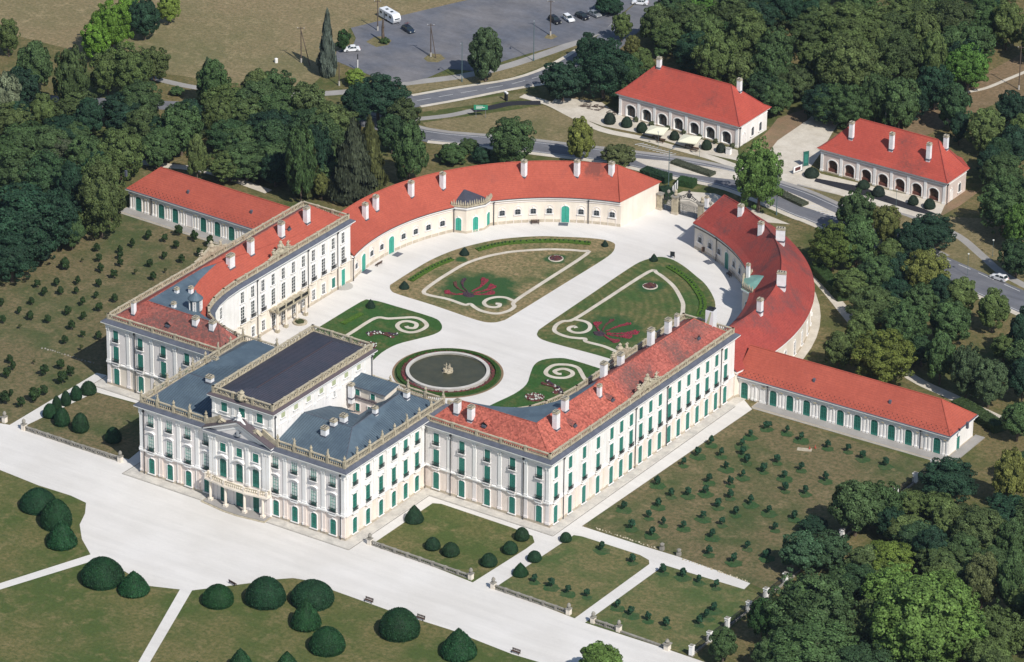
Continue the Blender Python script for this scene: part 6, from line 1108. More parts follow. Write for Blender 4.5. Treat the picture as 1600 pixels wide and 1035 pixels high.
    for e0, e1, r in (((C, D1, R1), (D1, D2, R1)) if brown else ((C, D_, R1),))+((G_, A, R0),): flare(b, e0, e1, r, (r[0], r[1]+.0005, r[2]))
    o = b.obj('tiled_roof', B); b = MB(); ridge_cap(b, [R0, R1], m_tile, .14)
    for r, e in ((R0, A), (R0, G_), (R1, C), (R1, D1 if brown else D_)): ridge_cap(b, [r, tuple(e[i]*.82+r[i]*.18-(.4 if i == 2 else 0) for i in range(3)), e], m_tile_cur, .11)
    b.obj('roof_ridge', o)
    for x, y, z, w_, h in L['CH']['lodge1' if order > 0 else 'lodge2']: chimney(B, x-(x0+17.5), y-220.8, z-.2, .95, max(1.6, h*.9), 0, 1.1)
lodge(-46.7, 'a', 'red roofed lodge with dark arches, cream parasols and clipped yews before it', False, 1)
lodge(11.8, 'b', 'red roofed lodge with brown arches beside the black asphalt strip', True, -1)

# ================================================================ VEGETATION
def leafmesh(name, pts, size, seed, core=None, tint_lobe=None, mt=None, aspect=.7):
    """pts: list of (pos, normal, tint); one quad leaf clump each"""
    r = random.Random(seed); v = []; f = []; t = []
    for p, n_, ti in pts:
        n = Vector(n_)+Vector((r.gauss(0, .42), r.gauss(0, .42), r.gauss(0, .42)+.12)); n.normalize()
        a = n.orthogonal().normalized(); a.rotate(Matrix.Rotation(r.uniform(0, 6.28), 3, n)); c = n.cross(a); s = size*r.uniform(.6, 1.3); i = len(v)
        v += [tuple(p+a*s), tuple(p+c*s*aspect+n*s*.15), tuple(p-a*s), tuple(p-c*s*aspect+n*s*.15)]; f.append((i, i+1, i+2, i+3)); t.append(ti*r.uniform(.6, 1.45))
    if core:
        vs, fs = core; i = len(v); v += vs; f += [tuple(i+k for k in q) for q in fs]; t += [.8]*len(fs)  # core tinted darker: shade in the gaps between clumps put into the colour
    me = bpy.data.meshes.new(name); me.from_pydata(v, [], f); me.materials.append(mt or m_leaf)
    at = me.attributes.new('tint', 'FLOAT', 'FACE'); at.data.foreach_set('value', t); return me
def blob(R, sq=1., n=10, m=7, seed=0, amp=.12, z0=0., cx=0., cy=0.):
    r = random.Random(seed); off = Vector((r.uniform(0, 9),)*3); vs = []
    for i in range(m+1):
        ph = -pi/2+pi*i/m
        for k in range(n):
            d = Vector((cos(ph)*cos(2*pi*k/n), cos(ph)*sin(2*pi*k/n), sin(ph))); q = d*(R*(1+amp*noise.noise(d*2+off))); vs.append((q.x+cx, q.y+cy, q.z*sq+z0))
    fs = [(i*n+k, i*n+(k+1) % n, (i+1)*n+(k+1) % n, (i+1)*n+k) for i in range(m) for k in range(n)]; return vs, fs
def crown(seed, nl, size, lobes=30, conic=0., lo=-.8, spread=(.16, .30)):
    """unit crown: puffs of leaf clumps over an uneven core"""
    r = random.Random(seed); L_ = []
    for k in range(lobes):
        z = lo+(1-lo)*((k+.5)/lobes); z = max(-1, min(1, z+r.uniform(-.08, .08))); th = k*2.39996+r.uniform(-.35, .35); rad = r.uniform(*spread); rr_ = math.sqrt(max(0, 1-z*z)); rr_ = rr_*(1-conic*(z+1)/2)
        d = (1-rad)*r.uniform(.70, 1.10); L_.append((Vector((rr_*cos(th), rr_*sin(th), z))*d, rad, r.uniform(.82, 1.2)))
    for k in range(lobes//3):
        d = Vector((r.gauss(0, 1), r.gauss(0, 1), r.gauss(0, 1))).normalized(); rad = r.uniform(.2, .3); d.z = max(d.z, lo); L_.append((Vector((d.x*(1-conic*(d.z+1)/2), d.y*(1-conic*(d.z+1)/2), d.z))*.45, rad, r.uniform(.85, 1.1)))
    wt = [q[1]**2 for q in L_]; pts = []
    for c, rad, ti in r.choices(L_, wt, k=nl):
        n = Vector((r.gauss(0, 1), r.gauss(0, 1), r.gauss(0, 1))).normalized()
        if n.dot(c) < -.15*c.length and r.random() < .75: n = -n
        p = c+Vector((n.x, n.y, n.z*.82))*rad*(1+.22*noise.noise(n*3+c*4))*r.uniform(.86, 1.06); pts.append((p, (n*.65+c.normalized()*.35), ti))
    core = blob(.60, .92, 10, 7, seed, .2); return leafmesh('crown', pts, size, seed, core)
def conifer(seed, nl, size, tiers=15, power=1., wide=.0):
    r = random.Random(seed); pts = []
    for k in range(nl):
        h = 1-math.sqrt(r.random())*.98; th = r.uniform(0, 2*pi); tier = h*tiers; sw = .72+.22*abs(sin(tier*pi))+.14*sin(th*4+tier*2.1)+.55*noise.noise(Vector((cos(th)*1.5, sin(th)*1.5, h*6+seed)))
        rad = ((1-h)**power)*sw*min(1, .35+h*9)*r.uniform(.62, 1.0)**.5; pts.append((Vector((rad*cos(th), rad*sin(th), h)), (cos(th), sin(th), .55), .85+.3*(r.random())))
    n, m = 8, 6; vs = [(.55*(1-i/m)*cos(2*pi*k/n), .55*(1-i/m)*sin(2*pi*k/n), .04+.86*i/m) for i in range(m+1) for k in range(n)]; fs = [(i*n+k, i*n+(k+1) % n, (i+1)*n+(k+1) % n, (i+1)*n+k) for i in range(m) for k in range(n)]
    return leafmesh('crown', pts, size, seed, (vs, fs))
def trunkmesh(seed, limbs=5):
    """unit trunk, radius 1 at the foot, height 1, limbs reach into the crown (scaled per tree)"""
    r = random.Random(seed); b = MB(); b.tube([(0, 0, -.05), (.02, .0, .1), (.03, .02, .5), (0, .04, 1)], [.05, .036, .028, .012], m_bark, 8)
    for k in range(limbs): a = k*2.4+r.uniform(-.3, .3); h = .38+.11*k; b.tube([(.02, .01, h), (.13*cos(a), .13*sin(a), h+.12), (.25*cos(a), .25*sin(a), h+.2)], [.018, .012, .005], m_bark, 5)
    return b.mesh('trunk')
CR = [crown(11, 17000, .046, 80, 0, -.8, (.10, .22)), crown(12, 17000, .046, 64, .15, -.8, (.11, .25)), crown(13, 16000, .048, 90, .0, -.9, (.09, .2)), crown(14, 17000, .045, 56, .35, -.8, (.12, .26)), crown(15, 17000, .046, 70, .1, -.7, (.10, .27))]
CRB = [crown(21, 30000, .032, 130, .05, -.8, (.07, .17)), crown(22, 30000, .032, 110, .0, -.85, (.08, .19))]
CRS = [crown(31, 4500, .10, 22), crown(32, 4500, .10, 18, .2)]
CN = [conifer(41, 9000, .075, 13, .7), conifer(42, 11000, .05, 11, .62)]
TRK = [trunkmesh(1), trunkmesh(2), trunkmesh(3)]
COLS = {'ol': ((.070, .098, .044), 'olive green'), 'od': ((.046, .068, .034), 'dark olive'), 'br': ((.085, .16, .030), 'bright green'), 'bb': ((.088, .150, .048), 'bright green'), 'dk': ((.016, .040, .030), 'dark green'), 'dk2': ((.026, .060, .026), 'dark green'),
        'lt': ((.12, .17, .045), 'light green'), 'mi': ((.046, .080, .040), 'mid green'), 'si': ((.13, .16, .13), 'silvery grey green'), 'md': ((.028, .056, .032), 'deep green'), 'gd': ((.055, .072, .055), 'grey green'), 'gd2': ((.048, .078, .048), 'grey green'),
        'bn': ((.11, .088, .05), 'brownish half dead'), 'mo': ((.062, .092, .044), 'soft green'), 'bo': ((.078, .086, .036), 'brownish olive'), 'lo': ((.115, .13, .045), 'light olive'), 'og': ((.085, .098, .055), 'greyish olive'), 'mb': ((.07, .125, .042), 'fresh green'),
        'bm': ((.06, .12, .034), 'fresh green'), 'ml': ((.08, .115, .048), 'pale green'), 'my': ((.064, .094, .029), 'yellow tinged green'), 'yo': ((.082, .104, .028), 'yellow olive'), 'bg': ((.04, .085, .056), 'bluish green'), 'bd': ((.034, .066, .04), 'dark bluish green'), 'bo2': ((.088, .13, .032), 'yellowish bright green')}
ZONES = {'nw': 'in far left wood', 'nm': 'behind left gallery', 'rd': 'along the road', 'ne': 'around the lodges', 'se': 'right of palace'}
ROWW = ['nearest']+[q+' nearest' for q in ORD[1:]]
def size_word(r, rz): return ('small' if r < 3 else 'large' if r > 5.2 else 'medium')+(' tall' if rz > 1.35*r else ' broad' if rz < .8*r else '')
rt_ = random.Random(99)
for zone in ZONES:
    its = [t for t in L['T'] if t[5] == zone]; seen = set()
    for (x, y, r, rz, c, _z), row, i, cnt in rows(its, lambda q: q, 10):
        col, word = COLS[c]; j = rt_.uniform(.88, 1.12); big = r > 5.6; small = r < 2.2
        lab = f"{size_word(r, rz)} {word} tree {ZONES[zone]}, {ORD[i]} from left, {ROWW[row]} row"
        low = .12 if rz < 2.6 else (1.0 if zone != 'rd' else .6)
        T = empty('shrub' if rz < 2 else 'broadleaf_tree', (x, y, 0), rt_.uniform(0, 6.28), lab if len(lab.split()) <= 16 else f"{size_word(r, rz)} {word} tree {ZONES[zone]}, {ORD[i]} in {ROWW[row]} row", 'tree', {'nw': 'trees of the left wood', 'nm': 'trees behind the left gallery', 'rd': 'trees beside road and car park', 'ne': 'park trees around the lodges', 'se': 'park trees right of the palace'}[zone])
        me = rt_.choice(CRB if big else CRS if small else CR); o = link('crown', me, T, (0, 0, rz+low)); o.scale = (r*1.03*rt_.uniform(.93, 1.07), r*1.03*rt_.uniform(.93, 1.07), rz*1.04); j *= 1.28; o.color = (col[0]*j, col[1]*j*rt_.uniform(.95, 1.05), col[2]*j*.70, 1)
        k = link('trunk', rt_.choice(TRK), T); hh = rz*1.5+low; k.scale = (r*1.6, r*1.6, hh)
CC = {'sp': ((.10, .125, .10), 'slender pale grey green spruce standing alone on the dry meadow', CN[0], 'spruce'), 'cd': ((.050, .062, .036), 'tall dark brownish conifer at the left end of the curved roof', CN[1], 'conifer'), 'co': ((.088, .098, .034), 'tall olive conifer leaning against the dark conifer by the curved roof', CN[1], 'conifer'),
      'co2': ((.07, .085, .03), 'tall olive conifer behind the far end of the left wing', CN[1], 'conifer'), 'mc': ((.052, .08, .04), 'pointed mid green tree beside the path along the dry meadow', CN[1], 'conifer')}
for i, (x, y, r, h, c) in enumerate(L['C']):
    if i == 3: c = 'co2'
    col, lab, me, ct = CC[c]; T = empty('conifer_tree', (x, y, 0), i*1.3, lab, ct, 'conifers'); o = link('crown', me, T, (0, 0, .4)); o.scale = (r*1.22, r*1.22, h); o.color = (*col, 1); k = link('trunk', TRK[0], T); k.scale = (r*2.2, r*2.2, h*.7)
# clipped yews
def yewmesh(kind, seed, nl, size):
    r = random.Random(seed); off = Vector((seed, seed*.7, 1))
    def prof(t):                                                   # t = height 0..1 -> radius
        if kind == 'big': return (1-t**2.1)**.62*(.93+.07*min(1, t*6))
        if kind == 'cone': return min(1.0, .88+t*1.3)*(1-t**1.45)**.92
        return min(1, .80+t*1.1)*(1-t**2.3)**.60
    def at(t, th): d = Vector((cos(th), sin(th), t*2)); k = prof(t)*(1+.045*noise.noise(d*1.6+off)); return Vector((k*cos(th), k*sin(th), t))
    n, m = 28, 18; b = MB(); vs = [tuple(at(min(1, .999*i/m), 2*pi*k/n)*1.0) for i in range(m+1) for k in range(n)]; vs = [(x*.975, y*.975, z*.985) for x, y, z in vs]; fs = [(i*n+k, i*n+(k+1) % n, (i+1)*n+(k+1) % n, (i+1)*n+k) for i in range(m) for k in range(n)]
    pts = []
    for k in range(nl):
        t = r.random()**.9; th = r.uniform(0, 2*pi); p = at(t, th)
        if r.random() > prof(t)+.15: continue
        dt = prof(min(1, t+.03))-prof(max(0, t-.03)); pts.append((p*r.uniform(.985, 1.012), Vector((cos(th), sin(th), -dt/.06)).normalized(), r.uniform(.85, 1.15)))
    return leafmesh('clipped_foliage', pts, size, seed, (vs, fs))
YM = {k: [yewmesh(k, s+hash_, 5200 if k == 'big' else 2600, .034 if k == 'big' else .05) for s in (1, 2)] for k, hash_ in (('big', 3), ('cone', 8), ('egg', 14))}
FRL = ['broad low clipped yew, topmost of three at the left lawn edge', 'tall clipped yew, middle one of three at the left lawn edge', 'bell shaped clipped yew, lowest of three at the left lawn edge', 'wide clipped yew beside the narrow path entering from the left', 'smaller clipped yew touching the wide one left of the diagonal path',
       'low domed clipped yew just right of the diagonal path', 'pointed broad clipped yew behind the wooden bench', 'widest flat topped clipped yew behind the slim pointed one', 'slim pointed clipped yew in front of the widest yew', 'bell shaped clipped yew nearest the lower picture edge centre', 'large round clipped yew between two benches',
       'tall conical clipped yew nearest the bottom right of the front lawn', 'clipped yew cut by the lower picture edge, with pointed tip', 'small clipped yew tip at the lower picture edge beside the bell shaped one', 'clipped yew tip at the lower picture edge near the diagonal path']
LFL = ['rounded clipped yew nearest the palace path in the left garden', 'second clipped yew from the palace along the left garden path', 'third clipped yew from the palace along the left garden path', 'slim fourth clipped yew along the left garden path', 'fifth clipped yew, lowest along the left garden path', 'clipped yew just inside the path row in the left garden', 'free standing pointed clipped yew in the middle of the left garden', 'leaning clipped yew at the edge of the palace shadow']
RGL = ['clipped yew in the top corner of the right garden by the palace', 'left one of the paired clipped yews in the right garden', 'right one of the paired clipped yews in the right garden', 'clipped yew near the stone balustrade end in the right garden', 'clipped yew third from the garden path in the right garden', 'clipped yew at the top of the garden path, its left side', 'rounded clipped yew right of the garden path', 'dark clipped yew right of the garden path, nearest the gravel', 'small round clipped bush at the corner of the square lawn']
CTL = ['small cone at the left tip of the large left parterre', 'small cone on the rim of the large left parterre by the hedge gap', 'small cone at the gate end of the large left parterre', 'small cone at the gate end of the large right parterre', 'small cone at the tip of the small left parterre']
LGL = ['clipped yew furthest left before the arched lodge', 'second clipped yew from the left before the arched lodge', 'third clipped yew, just left of the first parasol', 'clipped yew between the two parasols', 'clipped yew just right of the second parasol', 'clipped yew before the right corner of the arched lodge']
LG2 = ['broad clipped yew at the left end of the asphalt strip', 'clipped yew half hidden by the roadside tree top', 'clipped yew on the asphalt strip right of the tree top', 'second clipped yew from the right on the asphalt strip', 'last clipped yew at the right end of the asphalt strip']
KY = {'front': ('big', FRL, (.014, .054, .019), 'clipped yews of the front lawn'), 'left': ('cone', LFL, (.015, .048, .018), 'clipped yews of the left garden'), 'right': ('egg', RGL, (.016, .050, .020), 'clipped yews of the right garden'), 'court': ('cone', CTL, (.014, .034, .022), 'cones of the courtyard parterres'), 'lodge1': ('egg', LGL, (.024, .040, .024), 'clipped yews before the left lodge'), 'lodge2': ('egg', LG2, (.022, .040, .024), 'clipped yews before the right lodge')}
for zn, (kd, labs, col, grp) in KY.items():
    for i, (x, y, r, h) in enumerate(L['Y'][zn]):
        if zn == 'left': kd = 'egg'; r *= 1.1; h *= 1.05
        kk = kd if not (zn == 'front' and i in (2, 4, 8, 11, 12, 13, 14)) else 'cone'; kk = 'cone' if zn == 'right' and i in (0, 7) else kk
        o = link('clipped_yew', YM[kk][i % 2], None, (x, y, .06), i*1.7); o.scale = (r*1.02, r*1.02, h); o.color = (*[c*rt_.uniform(.9, 1.15) for c in col], 1); tag(o, labs[i], 'clipped yew', grp)
# young orchard trees
SC = [crown(51, 700, .17, 9, 0, -.8, (.3, .45)), crown(52, 600, .17, 7, .2, -.8, (.3, .42)), crown(53, 260, .16, 5, 0, -.7, (.2, .3))]
def sapling(x, y, s, col, lab, grp, thin=False):
    T = empty('orchard_tree', (x, y, .03), rt_.uniform(0, 6), lab, 'young tree', grp); r = .74*s; rz = .92*s
    o = link('crown', SC[2] if thin else rt_.choice(SC[:2]), T, (0, 0, .38+rz)); o.scale = (r, r, rz); j = rt_.uniform(.85, 1.15); o.color = (col[0]*j, col[1]*j, col[2]*j*.70, 1); k = link('trunk', TRK[1], T); k.scale = (1.3, 1.3, .9+rz)
for zn, nr, words in (('orchard', 9, 'bluish young tree in right orchard'), ('lot1', 3, 'bluish young tree on the square lawn'), ('lot2', 4, 'bluish young tree on the pillar side lawn')):
    for (x, y), row, i, c in rows(L['S'][zn], lambda q: q, nr): sapling(x, y, rt_.uniform(.9, 1.15), (.022, .068, .050), f"{words}, {ORD[i]} from left, {ROWW[row]} row", 'young trees of the right orchard' if zn == 'orchard' else 'young trees of the lawn squares')
for (x, y, s), row, i, c in rows(L['S']['left'], lambda q: q, 9):
    sapling(x, y, s*1.15, (.026, .052, .022) if s >= .8 else (.06, .075, .035), f"{'sparse' if s < .8 else 'bushy'} young tree in left orchard, {ORD[i]} from left, {ROWW[row]} row", 'young trees of the left orchard', s < .8)
# hedges
def hedge(name, pts, wd, h, lab, col, cat='hedge', grp=None, dens=26, size=.13, round_=False):
    r = random.Random(len(pts)*7+int(h*100)); lab_ = lab; P = [Vector(q) for q in pts]; leaves = []; vs, fs = [], []
    Lp, Rp = ribbon([tuple(q) for q in P], wd*.94); n = len(P)
    for i in range(n): vs += [(*Lp[i], 0), (*Lp[i], h*.97), (*Rp[i], h*.97), (*Rp[i], 0)]
    for i in range(n-1):
        for k in range(3): fs.append((i*4+k, i*4+k+1, (i+1)*4+k+1, (i+1)*4+k))
        a, c = P[i], P[i+1]; d = (c-a); ln = d.length; t = d.normalized(); nn = Vector((-t.y, t.x)); cnt = int(ln*(wd+2*h)*dens)
        for k in range(cnt):
            q = a.lerp(c, r.random()); u = r.uniform(-h, wd+h)
            if u < 0: p = (q.x-nn.x*wd/2, q.y-nn.y*wd/2, h+u); n_ = (-nn.x, -nn.y, .1)
            elif u > wd: p = (q.x+nn.x*wd/2, q.y+nn.y*wd/2, h-(u-wd)); n_ = (nn.x, nn.y, .1)
            else: p = (q.x+nn.x*(u-wd/2), q.y+nn.y*(u-wd/2), h*(1+.05*noise.noise(Vector((q.x, q.y, 0))))); n_ = (0, 0, 1)
            leaves.append((Vector(p), n_, 1.))
    fs += [(0, 1, 2, 3), (n*4-1, n*4-2, n*4-3, n*4-4)]
    o = link(name, leafmesh(name, leaves, size, 5, (vs, fs)), None, (0, 0, .05)); o.color = (*col, 1); return tag(o, lab_, cat, grp)
hedge('hedge', smooth_poly([(40.5, 170.3), (45, 167.1), (53.8, 160.3)], False), 3.0, 2.1, 'long clipped hedge along the path outside the right curved wing', (.04, .075, .022))
hedge('hedge', smooth_poly([(101.5, 128.3), (108.6, 125.8), (115.5, 122.7)], False), 3.6, 1.9, 'thick clipped hedge behind the end of the right gallery', (.05, .08, .028))
hedge('hedge', [(-12.4, 194.2), (-8.1, 194.9)], 3.0, 1.6, 'short green hedge between the gate and the road', (.035, .08, .025)); hedge('hedge', [(-13, 188.3), (-9, 184.9)], 2.6, 1.5, 'dark hedge behind the three small banners', (.025, .05, .025))
hedge('hedge', [(-22.4, 194.0), (-14.7, 193.5)], 3.2, 1.7, 'dark hedge behind the end of the left curved roof', (.025, .055, .026))
for pts, lab in ((G['median_plants'], 'grey green lavender bed on the road median'), (G['median_plants2'], 'grey green lavender bed beside the white road hatching')):
    cx = sum(q[0] for q in pts)/len(pts); cy = sum(q[1] for q in pts)/len(pts); xs = [q[0] for q in pts]; a_ = min(pts); c_ = max(pts); hedge('lavender_bed', smooth_poly([a_, (cx, cy), c_], False), 2.5, .7, lab, (.085, .095, .062), 'planting')
# courtyard beds
r6_ = random.Random(6)
def flowers(name, poly, mt, z, n, lab=None, s=.2, mt2=None, parent=None, grp=None):
    xs = [q[0] for q in poly]; ys = [q[1] for q in poly]; b = MB(); ce = (sum(xs)/len(xs), sum(ys)/len(ys)); nn_ = len(poly)
    b.add([(*q, z) for q in poly]+[(ce[0]+(q[0]-ce[0])*.9, ce[1]+(q[1]-ce[1])*.9, z+.16) for q in poly], [(k, (k+1) % nn_, nn_+(k+1) % nn_, nn_+k) for k in range(nn_)]+[tuple(range(nn_, 2*nn_))], mt)
    cnt = 0; tries = 0
    while cnt < n and tries < n*12:
        tries += 1; x, y = r6_.uniform(min(xs), max(xs)), r6_.uniform(min(ys), max(ys)); ins = False; j = nn_-1
        for i in range(nn_):
            if (poly[i][1] > y) != (poly[j][1] > y) and x < (poly[j][0]-poly[i][0])*(y-poly[i][1])/(poly[j][1]-poly[i][1])+poly[i][0]: ins = not ins
            j = i
        if ins: m2 = mt2 if (mt2 and r6_.random() < .3) else mt; q = s*r6_.uniform(.6, 1.3); b.lathe([(q*.5, 0), (q, q*.6), (q*.3, q*1.3)], (x, y, z+.1), m2, 5); cnt += 1
    o = b.obj(name, parent)
    if lab: tag(o, lab, 'flower bed', grp)
    return o
def ell(cx, cy, rx, ry, n=20, a=0.): return [(cx+rx*cos(t)*cos(a)-ry*sin(t)*sin(a), cy+rx*cos(t)*sin(a)+ry*sin(t)*cos(a)) for t in [2*pi*k/n for k in range(n)]]
for s, side in ((1, 'left'), (-1, 'right')):
    bx, by = Q['bed1'][0]*s, Q['bed1'][1]; bd = empty('round_flower_bed', (bx, by, .1), 0, f'round red flower bed with pale ring near the gate end of the large {side} parterre', 'flower bed', 'round flower beds')
    b = MB(); n = 24; b.add([(1.8*cos(2*pi*k/n), 1.8*sin(2*pi*k/n), z) for z in (.0, .12) for k in range(n)]+[(1.5*cos(2*pi*k/n), 1.5*sin(2*pi*k/n), .16) for k in range(n)], [(k, (k+1) % n, n+(k+1) % n, n+k) for k in range(n)]+[(n+k, n+(k+1) % n, 2*n+(k+1) % n, 2*n+k) for k in range(n)], m_gravel2); b.obj('bed_edging', bd)
    flowers('flowers', ell(0, 0, 1.5, 1.5), m_redd, .02, 60, parent=bd, mt2=m_purple); 
    PQ = [Vector(q) for q in (Q['palm'] if s > 0 else Q['palmR'])]; p0 = PQ[0]; pm = empty('palmette_bed', (p0.x, p0.y, .1), 0, f'fan shaped bed of red and purple flower petals in the {side} parterre', 'flower bed', 'palmette beds')
    for k, q in enumerate(PQ[1:]):
        d = q-p0; L_ = d.length; t = d.normalized(); nn = Vector((-t.y, t.x)); f_ = [i/12 for i in range(13)]; thin = k in (1, 2)
        wv = [(.12+(.5 if thin else 1.35)*f**3)*math.sqrt(max(.02, 1-max(0, (f-.86)/.14)**2)) for f in f_]; bend = (.9 if k < 3 else -.9)*(1 if s > 0 else .5)
        c_ = [t*(L_*(.2+.86*f))+nn*(bend*sin(f*pi)) for f in f_]; pl_ = [c-nn*w_ for c, w_ in zip(c_, wv)]+[c+nn*w_ for c, w_ in list(zip(c_, wv))[::-1]]; pl_ = [tuple(v) for v in pl_]
        flowers('flower_petal', pl_, m_purple if (k == 2 and s > 0) else m_redd if k == 1 else m_red, .01, 60, parent=pm, mt2=m_redd, s=.17)
    flowers('flower_petal', ell(0, 0, 1.5, 1.1), m_purple, .01, 26, parent=pm)
    for nm, ax in (('hedge1a', ''), ('hedge1b', '')):
        pts = smooth_poly(mir(Q[nm], s), False, 5); hg = hedge('box_edging', pts, 1.7, .34, f"green box strip with dark plants, {'longer' if nm == 'hedge1b' else 'shorter'} one on the large {side} parterre", (.085, .17, .022), 'box hedge', 'box strips of the parterres', 14, .11)
        b = MB(); Lg = 0
        for i in range(len(pts)-1):
            a_, c_ = Vector(pts[i]), Vector(pts[i+1]); m_ = max(1, int((c_-a_).length/1.1))
            for j in range(m_): q = a_.lerp(c_, (j+.5)/m_); h_ = r6_.uniform(.3, .5); b.lathe([(.12, 0), (.26, h_*.5), (.1, h_)], (q.x+r6_.uniform(-.12, .12), q.y+r6_.uniform(-.12, .12), .26), m_dgreen, 5)
        b.obj('dark_planting', hg, kind='stuff')
    # small parterre ornaments
    o3 = smooth_poly(mir(Q['orn3'], s), False, 4); q = ribbon(o3, .9); pl_ = q[0]+q[1][::-1]; pl_ = pl_ if sum((pl_[i][0]*pl_[(i+1) % len(pl_)][1]-pl_[(i+1) % len(pl_)][0]*pl_[i][1]) for i in range(len(pl_))) > 0 else pl_[::-1]
    flowers('branch_flower_bed', pl_, m_purple, .11, 46, f'thin branching bed of white and purple plants in the small {side} parterre', .2, m_wflow, grp='branch shaped beds')
    ox = [(-x*s, y) for x, y in Q['orn4']]; q = ribbon(smooth_poly(ox, False, 3), 1.1); pl_ = q[0]+q[1][::-1]; pl_ = pl_ if sum((pl_[i][0]*pl_[(i+1) % len(pl_)][1]-pl_[(i+1) % len(pl_)][0]*pl_[i][1]) for i in range(len(pl_))) > 0 else pl_[::-1]
    flowers('hooked_flower_bed', pl_, m_redd, .11, 40, f'hooked bed of dark red plants with white edge in the small {side} parterre', .2, m_wflow, grp='hooked beds')
    bx, by = -Q['bed4'][0]*s, Q['bed4'][1]; flowers('oval_flower_bed', ell(bx, by, 2.2, 1.9), m_redd, .11, 90, f'dark red oval bed with white flecks in the small {side} parterre', .22, m_wflow, grp='oval beds')
h3 = Q['hedge3']
for s, side in ((1, 'left'), (-1, 'right')): hedge('box_edging', mir(h3, s), 1.3, .28, f'bright green low box strip in the small {side} parterre', (.085, .17, .022), 'box hedge', 'box strips of the parterres', 14, .11)
b = MB(); b.lathe([(0.01, 0), (1.7, .0), (1.7, .3), (1.3, .32), (1.25, .2), (.01, .25)], (-45+2.9, 78.9, .05), m_stone, 18, False); ob = tag(b.obj('round_planter'), 'low round stone planter with green plants under the left wing balcony', 'planter')
o = link('foliage', SC[0], ob, (-42.1, 78.9, .4)); o.scale = (1.2, 1.2, .35); o.color = (.07, .09, .04, 1)

# ================================================================ FOUNTAIN
m_cope = mat('basin_coping', (.56, .54, .50), .8, (.46, .44, .41), .5, fine=(2, .1)); fy = 77.2; Fo = empty('fountain', (0, fy, .06), 0, 'large round fountain basin with pale stone rim and figure group in green water', 'fountain'); n = 64
def annulus(r0, r1, z0, z1, mt, name, parent, kind=None, zc=0., smooth=False):
    b = MB(); b.add([(r1*cos(2*pi*k/n), r1*sin(2*pi*k/n), z0) for k in range(n)]+[(r1*cos(2*pi*k/n), r1*sin(2*pi*k/n), z1) for k in range(n)]+[(r0*cos(2*pi*k/n), r0*sin(2*pi*k/n), z1) for k in range(n)]+[(r0*cos(2*pi*k/n), r0*sin(2*pi*k/n), z0) for k in range(n)],
        [(j*n+k, j*n+(k+1) % n, (j+1)*n+(k+1) % n, (j+1)*n+k) for j in range(3) for k in range(n)], mt); return b.obj(name, parent, kind=kind)
annulus(8.72, 9.45, 0, .62, m_conc, 'basin_rim', Fo); annulus(8.65, 9.45, .62, .70, m_cope, 'rim_coping', Fo)
b = MB(); b.add([(8.75*cos(2*pi*k/n), 8.75*sin(2*pi*k/n), .3) for k in range(n)], [tuple(range(n))], m_water); b.obj('water', Fo)
annulus(9.5, 12.5, .0, .03, m_soil, 'soil_ring', Fo); annulus(9.6, 12.0, .0, .045, m_wet, 'grass_ring', Fo)
fl = []; r5 = random.Random(5)
o = hedge('hedge_ring', [(11.15*cos(2*pi*k/n), 11.15*sin(2*pi*k/n)) for k in range(n+1)], .8, .5, None, (.045, .10, .018), None, None, 20, .11); o.parent = Fo; o.location = (0, 0, 0)
for k in ('category',): 
    if k in o: del o[k]
b = MB(); b.add([(r*cos(2*pi*k/n), r*sin(2*pi*k/n), z) for r, z in ((9.65, .05), (9.75, .22), (10.45, .22), (10.55, .05)) for k in range(n)], [(j*n+(k+1) % n, j*n+k, (j+1)*n+k, (j+1)*n+(k+1) % n) for j in range(3) for k in range(n)], m_redd)
for k in range(420): a = r5.uniform(0, 2*pi); q = r5.uniform(9.75, 10.45); s_ = r5.uniform(.12, .24); b.lathe([(s_*.5, 0), (s_, s_*.6), (s_*.3, s_*1.3)], (q*cos(a), q*sin(a), .2), m_red if r5.random() < .12 else m_redd, 5)
b.obj('red_flower_ring', Fo)
fg = empty('figure_group'); fg.parent = Fo; fg.scale = (.8, .8, .8); vs, fs = blob(1.45, .55, 12, 7, 3, .35); b = MB(); b.add([(x, y, z+.55) for x, y, z in vs], fs, m_stone)
for k in range(14): a = k*.9; b.lathe([(.3, 0), (.38, .25), (.15, .5)], (1.1*cos(a), 1.1*sin(a), .4+.3*(k % 3)), m_stone, 6)
b.obj('rock_base', fg)
for (px_, py_, h_, lean) in ((-.55, .1, 1.9, -.35), (.5, -.3, 1.55, .45), (.2, .6, 1.7, .1)):
    b = MB(); b.lathe([(.32, 0), (.36, .3*h_), (.2, .55*h_), (.28, .75*h_), (.1, .82*h_), (.16, .9*h_), (.13, h_), (.03, h_*1.04)], (px_, py_, .95), m_chimcap, 9)
    b.tube([(px_, py_, .95+.75*h_), (px_+lean, py_-.3, .95+.6*h_), (px_+lean*1.6, py_-.45, .95+.85*h_)], [.12, .09, .05], m_chimcap, 6); b.tube([(px_, py_, .95+.3*h_), (px_-lean, py_-.5, .95+.2*h_), (px_-lean*.7, py_-.8, .7)], [.2, .15, .08], m_chimcap, 6); b.obj('stone_figure', fg)
b = MB(); b.tube([(0, 0, 2.2), (0, 0, 3.6)], [.04, .03], m_iron, 5); b.obj('nozzle_rod', fg)

